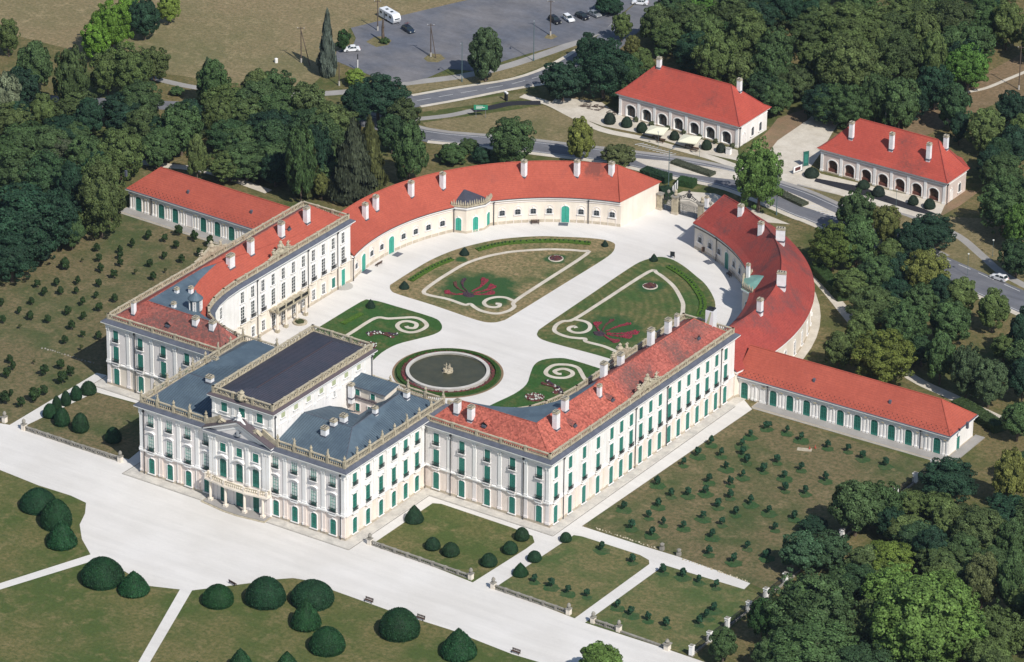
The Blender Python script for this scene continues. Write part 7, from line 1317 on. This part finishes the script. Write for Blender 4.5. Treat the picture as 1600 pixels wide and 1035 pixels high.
# ================================================================ GATE
gt = empty('main_gate', (0, 179, .05), 0, 'ornate wrought iron palace gate between stone piers with carved overthrow', 'gate')
for x in (-8.1, -3.7, 3.7, 8.1):
    b = MB(); big = abs(x) < 5; w_ = .75 if big else .6; h_ = 4.4 if big else 3.9; b.box(x-w_-.12, -w_-.12, 0, x+w_+.12, w_+.12, .5, m_plinth); b.box(x-w_, -w_, .5, x+w_, w_, h_, m_stone); b.box(x-w_-.2, -w_-.2, h_, x+w_+.2, w_+.2, h_+.3, m_stoneD)
    if big: b.lathe([(.3, 0), (.5, .4), (.25, .9), (.4, 1.2), (.1, 1.6)], (x, 0, h_+.3), m_stone, 8)
    b.obj('gate_pier', gt)
def iron_panel(x0, x1, h0, h1, name, z0=.15):
    b = MB(); n = max(2, int((x1-x0)/.24))
    for k in range(n+1): x = x0+(x1-x0)*k/n; b.tube([(x, 0, z0), (x, 0, h0+(h1-h0)*k/n)], .045, m_iron, 4)
    for z in (z0+.1, 1.2, min(h0, h1)-.2): b.tube([(x0, 0, z), (x1, 0, z)], .04, m_iron, 4)
    for k in range(max(1, int((x1-x0)/.9))):
        c = x0+(k+.5)*.9
        for z in (.7, 1.75, 2.6):
            if z < min(h0, h1)-.2: b.tube([(c+.3*cos(t), 0, z+.3*sin(t)) for t in [2*pi*j/8 for j in range(9)]], .06, m_iron, 4, False)
    return b.obj(name, gt)
iron_panel(-2.95, -.03, 3.3, 4.2, 'gate_leaf'); iron_panel(.03, 2.95, 4.2, 3.3, 'gate_leaf'); iron_panel(-7.5, -4.45, 3.0, 3.0, 'side_grille'); iron_panel(4.45, 7.5, 3.0, 3.0, 'side_grille')
b = MB()
for s in (-1, 1):
    b.tube([(s*3.0, 0, 4.4), (s*2.2, 0, 5.0), (s*1.1, 0, 5.6), (0, 0, 6.6)], .06, m_iron, 5); b.tube([(s*3.0, 0, 3.9), (s*1.8, 0, 4.3), (s*.6, 0, 4.5), (0, 0, 4.6)], .06, m_iron, 5)
    for c, z, r in ((s*2.3, 4.55, .32), (s*1.5, 4.95, .36), (s*.75, 5.3, .42), (s*.5, 6.0, .3), (s*6.0, 3.5, .45), (s*5.2, 3.2, .3), (s*6.9, 3.2, .3)): b.tube([(c+r*cos(t)*(1-t/14), 0, z+r*sin(t)*(1-t/14)) for t in [2*pi*j/7 for j in range(9)]], .09, m_iron, 4, False)
b.lathe([(.1, 0), (.5, .3), (.55, .9), (.2, 1.3)], (0, 0, 4.9), m_iron, 8); b.lathe([(.15, 0), (.35, .2), (.3, .5), (.05, .8)], (0, 0, 6.4), m_iron, 7)
b.obj('ironwork_overthrow', gt)
for s in (-1, 1): b = MB(); b.tube([(s*5.9, .2, 3.9), (s*5.9, .2, 4.9)], .05, m_iron, 5); b.lathe([(.1, 0), (.42, .35), (.4, .7), (.1, 1.0)], (s*5.9, .2, 4.6), m_stoneD, 8); b.obj('gate_ornament', gt)

# ================================================================ GARDEN WALLS AND FENCE
M_BAL = [((32.0, 1.8), (57.8, 1.4), 'long low stone balustrade along the front edge of the right garden', True), ((63.8, .8), (82.5, .6), 'low stone balustrade before the square lawn', True), ((88.5, .5), (94.7, .5), 'short low stone balustrade before the last lawn', True), ((-60.1, 1.2), (-33.6, 1.3), 'crumbling grey stone balustrade before the left garden', False), ((-84, 1.6), (-65.8, 1.6), 'low stone balustrade entering from the left picture edge', False)]
for a, c, lab, good in M_BAL:
    m0 = (Vector(a)+Vector(c))/2; B = empty('garden_balustrade', (m0.x, m0.y, .03), 0, lab, 'balustrade', 'low balustrades of the gardens')
    a_, c_ = Vector(a)-m0, Vector(c)-m0; balustrade(B, [tuple(a_), tuple(c_)], 0, 1.0, post=3.2, style='spindle' if good else 'ring', mt=m_stoneD)
    for q in (a_, c_): b = MB(); b.box(q.x-.45, q.y-.45, 0, q.x+.45, q.y+.45, 1.35, m_cream); b.box(q.x-.55, q.y-.55, 1.35, q.x+.55, q.y+.55, 1.5, m_stoneD); b.lathe([(.2, 0), (.3, .2), (.45, .6), (.3, 1.0), (.1, 1.2)], (q.x, q.y, 1.5), m_stoneD, 8); b.obj('end_pier', B)
b = MB(); b.obox((94.7, .5), (106.3, .3), .5, .03, .4, m_stoneD); tag(b.obj('kerb_wall'), 'low kerb stone wall running on to the last garden pier', 'wall')
b = MB(); b.box(106.1, -.6, 0, 107.2, .5, 1.3, m_cream); b.box(105.9, -.8, 1.3, 107.4, .7, 1.5, m_stoneD); b.lathe([(.3, 0), (.5, .4), (.2, .9)], (106.6, 0, 1.5), m_stoneD, 8); tag(b.obj('garden_pier'), 'stone garden pier with ball at the corner beside the white pillars', 'pier')
fe = empty('garden_fence', (112, 50, 0), 0, 'straight iron fence with white square pillars along the right orchard', 'fence')
py = [.6, 7.4, 14.3, 22.6, 29.4, 37.2, 45, 52.7, 60.3, 68, 75.5, 83, 91.3, 99]
for i, y in enumerate(py):
    b = MB(); x = 112-112; b.box(-.42, y-50-.42, 0, .42, y-50+.42, 2.3, m_pil); b.box(-.52, y-50-.52, 2.3, .52, y-50+.52, 2.45, m_pil); b.box(-.38, y-50-.38, 2.45, .38, y-50+.38, 2.58, m_stoneD); b.box(-.48, y-50-.48, 0, .48, y-50+.48, .3, m_stoneD); b.obj('fence_pillar', fe)
    if i < len(py)-1:
        b = MB(); y0, y1 = y-50+.6, py[i+1]-50-.6; b.box(-.2, y0, 0, .2, y1, .5, m_stoneD)
        for z in (.7, 1.85): b.box(-.04, y0, z, .04, y1, z+.06, m_iron)
        yy = y0+.1
        while yy < y1: b.box(-.025, yy, .5, .025, yy+.05, 2.0, m_iron); yy += .3
        b.obj('iron_railing', fe)
b = MB(); rs = random.Random(8)
for (x0, y0, x1, y1) in ((66.9, 34.9, 82.4, 34.6), (89.3, 33.9, 105.8, 33.3), (-82, 35.0, -67.2, 35.5)):
    x = x0
    while x < x1: yb = y0+(y1-y0)*(x-x0)/(x1-x0); s_ = rs.uniform(.12, .3); b.lathe([(s_, 0), (s_*.9, s_*.5), (s_*.4, s_*.8)], (x, yb+rs.uniform(-.2, .2), .02), m_stone if x > 0 else m_stoneD, 5); x += rs.uniform(.4, .9)
b.obj('stone_edging', kind='stuff')['kind'] = 'stuff'
for i, (x, y) in enumerate(((83.5, 34.7), (87.7, 34.6))):
    b = MB(); b.box(-.4, -.4, 0, .4, .4, .8, m_stoneD); b.lathe([(.2, 0), (.45, .35), (.5, .7), (.3, .85)], (0, 0, .8), m_stoneD, 8); tag(b.obj('stone_urn', loc=(x, y, .03)), 'grey stone urn on the left side of the orchard path crossing' if i == 0 else 'grey stone urn on the right side of the orchard path crossing', 'urn', 'stone urns at the orchard entry')

# ================================================================ SMALL THINGS
def bench(x, y, a, lab):
    B = empty('bench', (x, y, .05), a, lab, 'bench', 'wooden benches')
    for i in range(4): b = MB(); b.box(-1.0, -.25+.15*i, .43, 1.0, -.14+.15*i, .47, m_wood); b.obj('seat_slat', B)
    for i in range(3): b = MB(); b.box(-1.0, .32, .55+.16*i, 1.0, .36, .66+.16*i, m_wood); b.obj('backrest_slat', B)
    for s in (-.85, .85): b = MB(); b.box(s-.05, -.25, 0, s+.05, -.17, .43, m_iron); b.box(s-.05, .28, 0, s+.05, .36, 1.0, m_iron); b.box(s-.05, -.25, .38, s+.05, .36, .43, m_iron); b.obj('bench_leg', B)
bench(18.9, -28.5, 2.9, 'wooden bench at the lawn edge behind the pointed broad yew'); bench(46.1, -18.6, 0, 'wooden bench on the gravel edge left of the large round yew'); bench(58.9, -18.5, 0, 'wooden bench on the gravel just right of the large round yew'); bench(82.5, -18.9, 0, 'wooden bench at the gravel edge nearest the lower right tree')
bench(-45.2, 114.4, -pi/2-.05, 'brown bench at the cream wall between two green stable doors'); bench(-27.9, 154.6, .66, 'dark bench against the curved wall left of the single green door'); bench(25.0, 156.6, -.62, 'dark bench in the shade of the right curved wall')
def mat_(x, y, a, lab, w_=2.3, d=1.7): b = MB(); b.box(-w_/2, -d/2, 0, w_/2, d/2, .05, m_cap); tag(b.obj('door_mat', loc=(x, y, .05), rz=a), lab, 'doormat', 'grey mats before the stable doors')
mat_(-44.9, 121.7, pi/2, 'grey mat before the second green stable door'); mat_(-45.4, 109.8, pi/2, 'grey mat before the green stable door nearest the left wing'); mat_(-22.3, 158.3, .5, 'grey mat before the green door in the middle of the curve'); mat_(17.2, 160.2, -.4, 'grey mat before the shaded door of the right curved wing')
def easel(x, y, a, lab, dark=True):
    B = empty('display_board', (x, y, .05), a, lab, 'board'); b = MB(); b.box(-.55, -.05, .5, .55, .05, 1.7, m_iron if dark else m_wood); b.obj('panel', B)
    for s in (-.45, .45): b = MB(); b.tube([(s, .0, 0), (s, 0, 1.7)], .05, m_wood, 5); b.tube([(s, .6, 0), (s, .05, 1.5)], .04, m_wood, 5); b.obj('leg', B)
easel(9.1, 157.2, .3, 'dark standing board on the gravel beside the right parterre tip'); easel(13.8, 163.6, .6, 'brown wooden stand at the shaded wall near the gate', False)
B = empty('step_stair', (-44.8, 100.3, .05), 0, 'low semicircular stone steps at the far door of the left wing', 'steps')
for i, r in enumerate((2.2, 1.75, 1.3)): b = MB(); b.prism([(-.45, -r)]+[(r*sin(pi*k/8)-.4, -r*cos(pi*k/8)) for k in range(9)]+[(-.45, r)], .12*i, .12*(i+1), m_conc); b.obj('step', B)
# poles and lamps
def lamp(x, y, h, a, lab, arm=1.6):
    B = empty('street_lamp', (x, y, 0), a, lab, 'street lamp', 'street lamps along the road'); b = MB(); b.lathe([(.2, 0), (.17, .9), (.11, 1.0), (.075, h)], (0, 0, 0), m_lpost, 8); b.obj('post', B)
    b = MB(); b.tube([(0, 0, h-.1), (.4, 0, h+.1), (arm, 0, h+.15)], [.05, .045, .04], m_lpost, 5); b.obj('arm', B); b = MB(); b.box(arm-.45, -.16, h+.08, arm+.35, .16, h+.24, m_pole); b.box(arm-.35, -.12, h+.05, arm+.25, .12, h+.08, m_lamp); b.obj('lamp_head', B)
lamp(-90.7, 215.6, 10.9, -1.2, 'tall grey lamp post beside the round tree at the car park road'); lamp(-83.3, 237.4, 11.5, -1.0, 'tall lamp post at the pavement right of the round tree'); lamp(-13.2, 190.9, 9.8, 1.4, 'green lamp post between the hedge and the road near the gate'); lamp(16.5, 192.3, 10.2, 1.9, 'lamp post at the road edge beside the big fresh green tree', 1.2)
def slim(x, y, h, lab): B = empty('path_lamp', (x, y, 0), 0, lab, 'lamp', 'short path lamps'); b = MB(); b.lathe([(.09, 0), (.05, .5), (.045, h)], (0, 0, 0), m_lpost, 6); b.obj('post', B); b = MB(); b.lathe([(.05, 0), (.22, .1), (.25, .3), (.05, .42)], (0, 0, h), m_lamp, 8); b.obj('lamp_head', B)
slim(70.3, 201.6, 4.0, 'short lamp beside the grey footpath above the white car'); slim(70.6, 188.9, 5.4, 'slim lamp at the road edge left of the white car'); slim(37.6, 213, 4.2, 'slim lamp on the footpath before the right lodge'); slim(-28.1, 209.8, 3.9, 'white lamp below the first cream parasol'); slim(-16.5, 210.5, 3.5, 'short lamp on the gravel path right of the second parasol')
def pole(x, y, h, lab, brace=None, conc=False, cross=True):
    B = empty('utility_pole', (x, y, 0), .5, lab, 'pole', 'utility poles'); b = MB(); b.lathe([(.16, 0), (.11, h)], (0, 0, 0), m_conc if conc else m_timb, 7); b.obj('pole_shaft', B)
    if not conc: b = MB(); b.lathe([(.24, 0), (.24, 1.2)], (.0, .0, 0), m_conc, 7); b.obj('concrete_base', B)
    if cross: b = MB(); b.box(-.9, -.06, h-.5, .9, .06, h-.38, m_timb); [b.lathe([(.06, 0), (.06, .22)], (q, 0, h-.38), m_pil, 5) for q in (-.8, 0, .8)]; b.obj('crossarm', B)
    if brace: b = MB(); b.tube([(brace[0], brace[1], 0), (0, 0, h*.92)], [.13, .1], m_timb, 6); b.obj('brace', B)
pole(-131.3, 202.1, 9.9, 'timber utility pole with brace on the dry meadow', (2.5, -1.8)); pole(-89.1, 254, 9.9, 'timber pole beside the parked black cars'); pole(-106.4, 224.4, 9.2, 'braced timber pole on the car park verge', (1.4, -.8)); pole(-127.6, 230.8, 8.6, 'timber pole behind the stump near the caravan'); pole(-114.7, 195.6, 6.0, 'small timber pole at the wood edge below the white sedan', None, False, False); pole(12.9, 250.7, 9.5, 'pale concrete mast behind the right lodge', None, True, False); pole(27.6, 293, 12, 'timber pole at the right picture edge in the brown clearing')
b = MB(); b.lathe([(.12, 0), (.12, 3.0)], (0, 0, 0), m_pil, 7); b.lathe([(.14, 3.0), (.14, 4.4)], (0, 0, 0), m_iron, 7); tag(b.obj('marker_post', loc=(-116.6, 206.4, 0)), 'black topped white post at the car park edge below the sedan', 'post')
B = empty('tree_stump', (-122.1, 225.3, 0), 0, 'bare broken tree trunk with green shoots on the car park island', 'tree stump'); b = MB(); b.tube([(0, 0, -.1), (.1, 0, 1.5), (-.1, .1, 4), (.15, 0, 6.4)], [.55, .42, .33, .2], m_bark, 8); b.tube([(0, 0, 3.6), (.5, .1, 4.4)], [.15, .06], m_bark, 5); b.obj('trunk', B)
o = link('shoots', CRS[0], B, (.8, -.3, .7)); o.scale = (1.4, 1.4, .9); o.color = (.05, .09, .03, 1)
b = MB(); b.lathe([(.45, 0), (.45, 1.1), (.2, 1.25)], (0, 0, 0), m_pil, 8); tag(b.obj('white_marker', loc=(-136.5, 198.4, 0)), 'small white concrete marker on the meadow beside the timber pole', 'marker')
# signs
B = empty('road_sign', (-74, 199.5, 0), atan2(2.9, 1.9)*.6, 'green direction sign on two posts above the black path', 'road sign')
for s in (-1.2, 1.2): b = MB(); b.tube([(s, 0, 0), (s, 0, 3.2)], .05, m_pole, 6); b.obj('post', B)
b = MB(); b.box(-1.75, -.08, 2.2, 1.75, -.02, 3.5, m_sign); b.obj('sign_panel', B); b = MB()
for z0, z1, x0, x1 in ((2.75, 2.9, -1.2, 1.0), (3.1, 3.22, -1.2, .5), (2.45, 2.55, -1.2, .2)): b.box(x0, -.095, z0, x1, -.081, z1, m_pil)
b.obj('sign_lettering', B)
B = empty('notice_column', (-74.7, 211.9, 0), -.4, 'dark notice column with white cap at the road fork', 'sign'); b = MB(); b.box(-.55, -.2, .2, .55, .2, 2.1, m_iron); b.obj('panel', B); b = MB(); b.box(-.62, -.25, 2.1, .62, .25, 2.45, m_pil); b.obj('cap', B); b = MB(); b.box(.2, -.1, 0, .4, .1, .3, m_pole); b.obj('leg', B)
def panel_(x, y, a, w_, z0, z1, mt, lab, mt2=None, cat='banner', legs=True):
    B = empty('banner_stand', (x, y, .03), a, lab, cat); b = MB(); b.box(-w_/2, -.06, z0, w_/2, .06, z1, mt); b.obj('banner_panel', B)
    for s in (-1, 1): b = MB(); b.box(s*w_/2-.05, -.08, 0, s*w_/2+.05, .08, z1+.05, m_pole); b.obj('post', B)
    if mt2: b = MB(); b.box(-w_*.3, -.075, z0+(z1-z0)*.2, w_*.3, -.062, z0+(z1-z0)*.8, mt2); b.obj('print', B)
for i in range(3): panel_(-9.9-.35*i, 187.6+1.55*i, -1.2, 1.35, .3, 2.3, m_pil, ['white and green banner nearest the gate pier, first of three', 'white and green banner by the gate, middle of three', 'white and green banner by the gate, furthest from the pier'][i], m_sign)
panel_(8, 216.4, 1.3, 3.0, .3, 1.8, m_pil, 'white and pink banner at the left corner of the right lodge forecourt', m_redd); panel_(7.7, 220.8, 1.0, 1.5, .2, 4.0, m_glassT, 'tall narrow green banner beside the right lodge', m_teal)
b = MB(); b.box(-.6, -.5, 0, .6, .5, 1.5, m_pil); b.box(-.66, -.56, 1.5, .66, .56, 1.6, m_conc); b.box(-.5, -.52, .2, .5, -.505, 1.3, m_white); tag(b.obj('utility_cabinet', loc=(-11.6, 216.2, .04)), 'white utility cabinet beside the last yew of the left lodge', 'cabinet')
# parasols and terrace tables
def parasol(x, y, lab):
    B = empty('parasol', (x, y, .05), .25, lab, 'parasol', 'cream parasols of the lodge terrace'); b = MB(); b.tube([(0, 0, 0), (0, 0, 3.1)], .05, m_wood, 6); b.obj('pole', B)
    e, z0, z1 = 2.35, 2.45, 3.15; b = MB(); b.add([(-e, -e, z0), (e, -e, z0), (e, e, z0), (-e, e, z0), (0, 0, z1)], [(0, 1, 4), (1, 2, 4), (2, 3, 4), (3, 0, 4)], m_canvas)
    for i in range(4): p_ = [(-e, -e), (e, -e), (e, e), (-e, e)]; a, c = p_[i], p_[(i+1) % 4]; b.add([(*a, z0), (*c, z0), (*c, z0-.22), (*a, z0-.22)], [(0, 3, 2, 1)], m_canvas)
    b.obj('canopy', B); b = MB()
    for q in ((-e, -e), (e, -e), (e, e), (-e, e)): b.tube([(0, 0, z1-.08), (*[v*.97 for v in q], z0+.02)], .025, m_wood, 4)
    b.obj('rib', B); b = MB(); b.box(-.4, -.4, 0, .4, .4, .12, m_conc); b.obj('base', B)
parasol(-30.9, 213.6, 'cream square parasol left on the lodge terrace'); parasol(-21.4, 213.7, 'cream square parasol right on the lodge terrace')
def table(x, y, lab):
    B = empty('terrace_table', (x, y, .05), .2, lab, 'table', 'tables under the parasols'); b = MB(); b.box(-.9, -.4, .7, .9, .4, .75, m_wood); b.obj('table_top', B)
    for s in (-.8, .8):
        for t in (-.33, .33): b = MB(); b.box(s-.04, t-.04, 0, s+.04, t+.04, .7, m_wood); b.obj('leg', B)
    for t in (-.85, .85): b = MB(); b.box(-.9, t-.16, .4, .9, t+.16, .45, m_wood); [b.box(s-.04, t-.1, 0, s+.04, t+.1, .4, m_wood) for s in (-.7, .7)]; b.obj('bench_seat', B)
for x, y, l_ in ((-31.6, 214.6, 'brown table behind the left parasol pole'), (-29.2, 212.9, 'brown table at the right edge of the left parasol'), (-22.1, 214.7, 'brown table behind the right parasol pole'), (-19.6, 213.2, 'brown table at the right edge of the right parasol')): table(x, y, l_)
for i, x in enumerate((-40.8, -36.2, -31.5, -26.8, -22.2, -17.5, -12.6)):
    T = empty('terrace_bush', (x, 219.6, .05), i, f'small olive bush at the arcade pier, {ORD[i]} from the left', 'bush', 'bushes at the lodge arcade'); o = link('foliage', SC[i % 2], T, (0, 0, .75)); o.scale = (.75, .75, .8); o.color = (.075, .09, .045, 1)
b = MB(); r9 = random.Random(4)
for k in range(60): x, y = -58+r9.uniform(0, 10), 220.6+r9.uniform(-1.2, 2.2)-0*k; b.tube([(x, y, .1), (x+r9.uniform(.5, 1.4), y+r9.uniform(-.4, .4), .15+r9.uniform(0, .3))], .09, m_timb, 5)
tag(b.obj('rubble_heap', kind='stuff'), None)
# construction bits in the orchard
b = MB(); b.box(-1.6, -.7, 0, 1.6, .7, .08, m_chimcap); tag(b.obj('concrete_slab', loc=(84.6, 91.0, .03), rz=.4), 'pale slab lying in the right orchard below two cones', 'slab')
for i, (x, y) in enumerate(((85.4, 91.8), (86.2, 92.9))): b = MB(); b.box(-.22, -.22, .11, .22, .22, .16, m_tile2); b.lathe([(.17, 0), (.03, .75)], (0, 0, .15), m_tile2, 8); b.lathe([(.115, 0), (.085, .16)], (0, 0, .42), m_pil, 8); tag(b.obj('traffic_cone', loc=(x, y, .0)), ['orange cone left on the orchard slab', 'orange cone right beside the orchard slab'][i], 'traffic cone', 'traffic cones')
b = MB(); b.box(-6, -2.2, 0, 6, 2.2, 2.5, m_pinkw); b.box(-6.3, -2.5, 2.5, 6.3, 2.5, 2.7, m_soil); tag(b.obj('flat_shed', loc=(-41.5, 243.5, 0), rz=0), 'flat brown roofed shed just behind the left lodge roof', 'shed')

# ---- cars
def wheel(b, x, y, r=.32):
    pass
def car(x, y, a, paint, lab, est=False, rack=False, suv=False):
    B = empty('parked_car', (x, y, .06), a, lab, 'car'); hl, hw, h = 2.18, .88, 1.48 if not suv else 1.68; zb = .26; zs = .88 if not suv else 1.0
    side = [(-hl, zb+.12), (-hl+.1, zs-.18), (-hl+.55, zs-.02), (-.95, zs+.02), (1.35 if est else 1.2, zs+.03), (hl-.12, zs-.02), (hl, zs-.3), (hl-.02, zb+.08), (hl-.2, zb), (-hl+.15, zb)]
    def prof(b, ps, w0, w1, mt):                                   # side profile swept across, a little narrower at the top
        zs_ = [q[1] for q in ps]; z0, z1 = min(zs_), max(zs_); n = len(ps); W = lambda z: w0+(w1-w0)*(z-z0)/(z1-z0)
        b.add([(q[0], -W(q[1]), q[1]) for q in ps]+[(q[0], W(q[1]), q[1]) for q in ps], [(k, (k+1) % n, n+(k+1) % n, n+k) for k in range(n)]+[tuple(range(n-1, -1, -1)), tuple(range(n, 2*n))], mt)
    b = MB(); prof(b, side[::-1], hw, hw*.97, paint)
    rx = 1.75 if (est or suv) else 1.05
    roof = [(-.35, h-.06), (.0, h), (rx-.35, h), (rx-.1, h-.07), (rx-.12, h-.11), (-.3, h-.12)]; prof(b, roof[::-1], hw*.74, hw*.70, paint)
    for s in (-1, 1):
        for px0, px1 in ((-1.0, -.3), (.45, .5), (rx+.22, rx-.1)): b.tube([(px0, s*hw*.94, zs), (px1, s*hw*.72, h-.08)], .045, paint, 5)
    b.obj('car_body', B)
    b = MB(); gl = [(-1.0, zs), (-.34, h-.08), (rx-.1, h-.08), (rx+.28, zs)]; n = 4; b.add([(q[0], -(hw*.93 if q[1] == zs else hw*.71), q[1]) for q in gl]+[(q[0], (hw*.93 if q[1] == zs else hw*.71), q[1]) for q in gl], [(0, 1, 2, 3)[::-1], (4, 5, 6, 7), (0, 4, 5, 1), (2, 6, 7, 3), (1, 5, 6, 2)], m_glass); b.obj('windows', B)
    for wx in (-1.32, 1.32):
        for s in (-1, 1):
            b = MB(); n = 14; b.add([(wx+.33*cos(2*pi*k/n), s*(hw-.16), .33+.33*sin(2*pi*k/n)) for k in range(n)]+[(wx+.33*cos(2*pi*k/n), s*(hw+.03), .33+.33*sin(2*pi*k/n)) for k in range(n)], [(k, (k+1) % n, n+(k+1) % n, n+k) for k in range(n)]+[tuple(range(n)), tuple(range(n, 2*n))], m_rub); t = b.obj('wheel', B)
            b = MB(); b.add([(wx+.2*cos(2*pi*k/n), s*(hw+.037), .33+.2*sin(2*pi*k/n)) for k in range(n)], [tuple(range(n))], m_pole); b.obj('rim', t)
    for s in (-1, 1): b = MB(); b.box(-hl-.015, s*.62-.17, .58, -hl+.12, s*.62+.17, .72, m_lamp); b.obj('headlight', B); b = MB(); b.box(hl-.1, s*.66-.14, .62, hl+.012, s*.66+.14, .8, m_tail); b.obj('tail_light', B); b = MB(); b.box(-.8, s*(hw+.08)-.08, zs+.02, -.66, s*(hw+.08)+.08, zs+.16, paint); b.obj('side_mirror', B)
    if rack:
        b = MB()
        for q in (-.35, .1, .5):
            b.tube([(-.2, q, h+.05), (1.2, q, h+.05)], .03, m_iron, 4)
            for wx in (.0, 1.0): b.tube([(wx+.33*cos(t), q, h+.42+.33*sin(t)) for t in [2*pi*j/8 for j in range(9)]], .03, m_iron, 4, False)
            b.tube([(0, q, h+.42), (.45, q, h+.9), (1.0, q, h+.42)], .03, m_tail, 4)
        b.obj('bicycle_rack', B)
    return B
def from2(p, q): return ((p[0]+q[0])/2, (p[1]+q[1])/2, atan2(q[1]-p[1], q[0]-p[0]))
x, y, a = from2((-127, 214), (-123.4, 217.6)); car(x, y, a, m_carw, 'white sedan parked alone at the left edge of the car park')
x, y, a = from2((-95.6, 263.2), (-90.5, 260.9)); car(x, y, a+pi, m_cark, 'black off road car leftmost in the row of parked cars', True, False, True)
x, y, a = from2((-94.3, 266.2), (-88.8, 263.2)); car(x+.6, y+.6, a+pi, m_carw, 'white hatchback second in the row of parked cars', True)
x, y, a = from2((-92, 268.4), (-86.8, 266.7)); car(x+.7, y+1, a+pi, m_cark, 'black estate car third in the row of parked cars', True)
x, y, a = from2((-90.2, 271.3), (-85.5, 269.8)); car(x+.8, y+1.2, a+pi, m_cars, 'silver car fourth in the row beside the dark trees')
car(-81.5, 285.5, .4, m_carw, 'white car half hidden under trees at the top edge'); car(77.7, 191.3, -.12, m_carw, 'white hatchback driving on the road at the right edge', True)
x, y, a = from2((-124.1, 236.5), (-118.2, 233.9)); car(x+.4, y-.3, a+pi, m_carb, 'dark blue estate car towing the caravan, bicycles on its roof', True, True)
x, y, a = from2((-133.1, 239.8), (-124.8, 236.6)); B = empty('caravan', (x, y, .06), a, 'white touring caravan hitched behind the dark blue car', 'caravan')
pr = [(-3.5, .5), (3.2, .5), (3.55, 1.2), (3.35, 2.0), (3.0, 2.55), (2.6, 2.7), (-3.2, 2.7), (-3.5, 2.5)]; n = len(pr); b = MB(); b.add([(q[0], -1.15, q[1]) for q in pr]+[(q[0], 1.15, q[1]) for q in pr], [(k, (k+1) % n, n+(k+1) % n, n+k) for k in range(n)]+[tuple(range(n-1, -1, -1)), tuple(range(n, 2*n))], m_carw); b.obj('caravan_body', B)
for x0, x1 in ((-2.9, -2.0), (-.4, .5), (1.4, 2.4)): b = MB(); b.box(x0, -1.18, 1.5, x1, -1.151, 2.1, m_glass); b.obj('window', B)
b = MB(); b.add([(3.30, -.8, 2.05), (3.30, .8, 2.05), (3.54, .8, 1.35), (3.54, -.8, 1.35)], [(0, 3, 2, 1)], m_glass); b.obj('front_window', B); b = MB(); b.box(-1.6, -.35, 2.7, -.9, .35, 2.8, m_glass); b.box(.6, -.35, 2.7, 1.3, .35, 2.82, m_glass); b.obj('roof_light', B)
b = MB(); b.tube([(3.4, 0, .55), (4.9, 0, .5)], .07, m_iron, 5); b.obj('tow_bar', B)
for s in (-1, 1): b = MB(); b.tube([(.1, s*1.0, .33), (.1, s*1.18, .33)], .33, m_rub, 12); b.obj('wheel', B)
b = MB(); b.box(-1.0, -1.19, .6, -.5+.0, -1.152, 2.35, m_pole); b.obj('door', B)
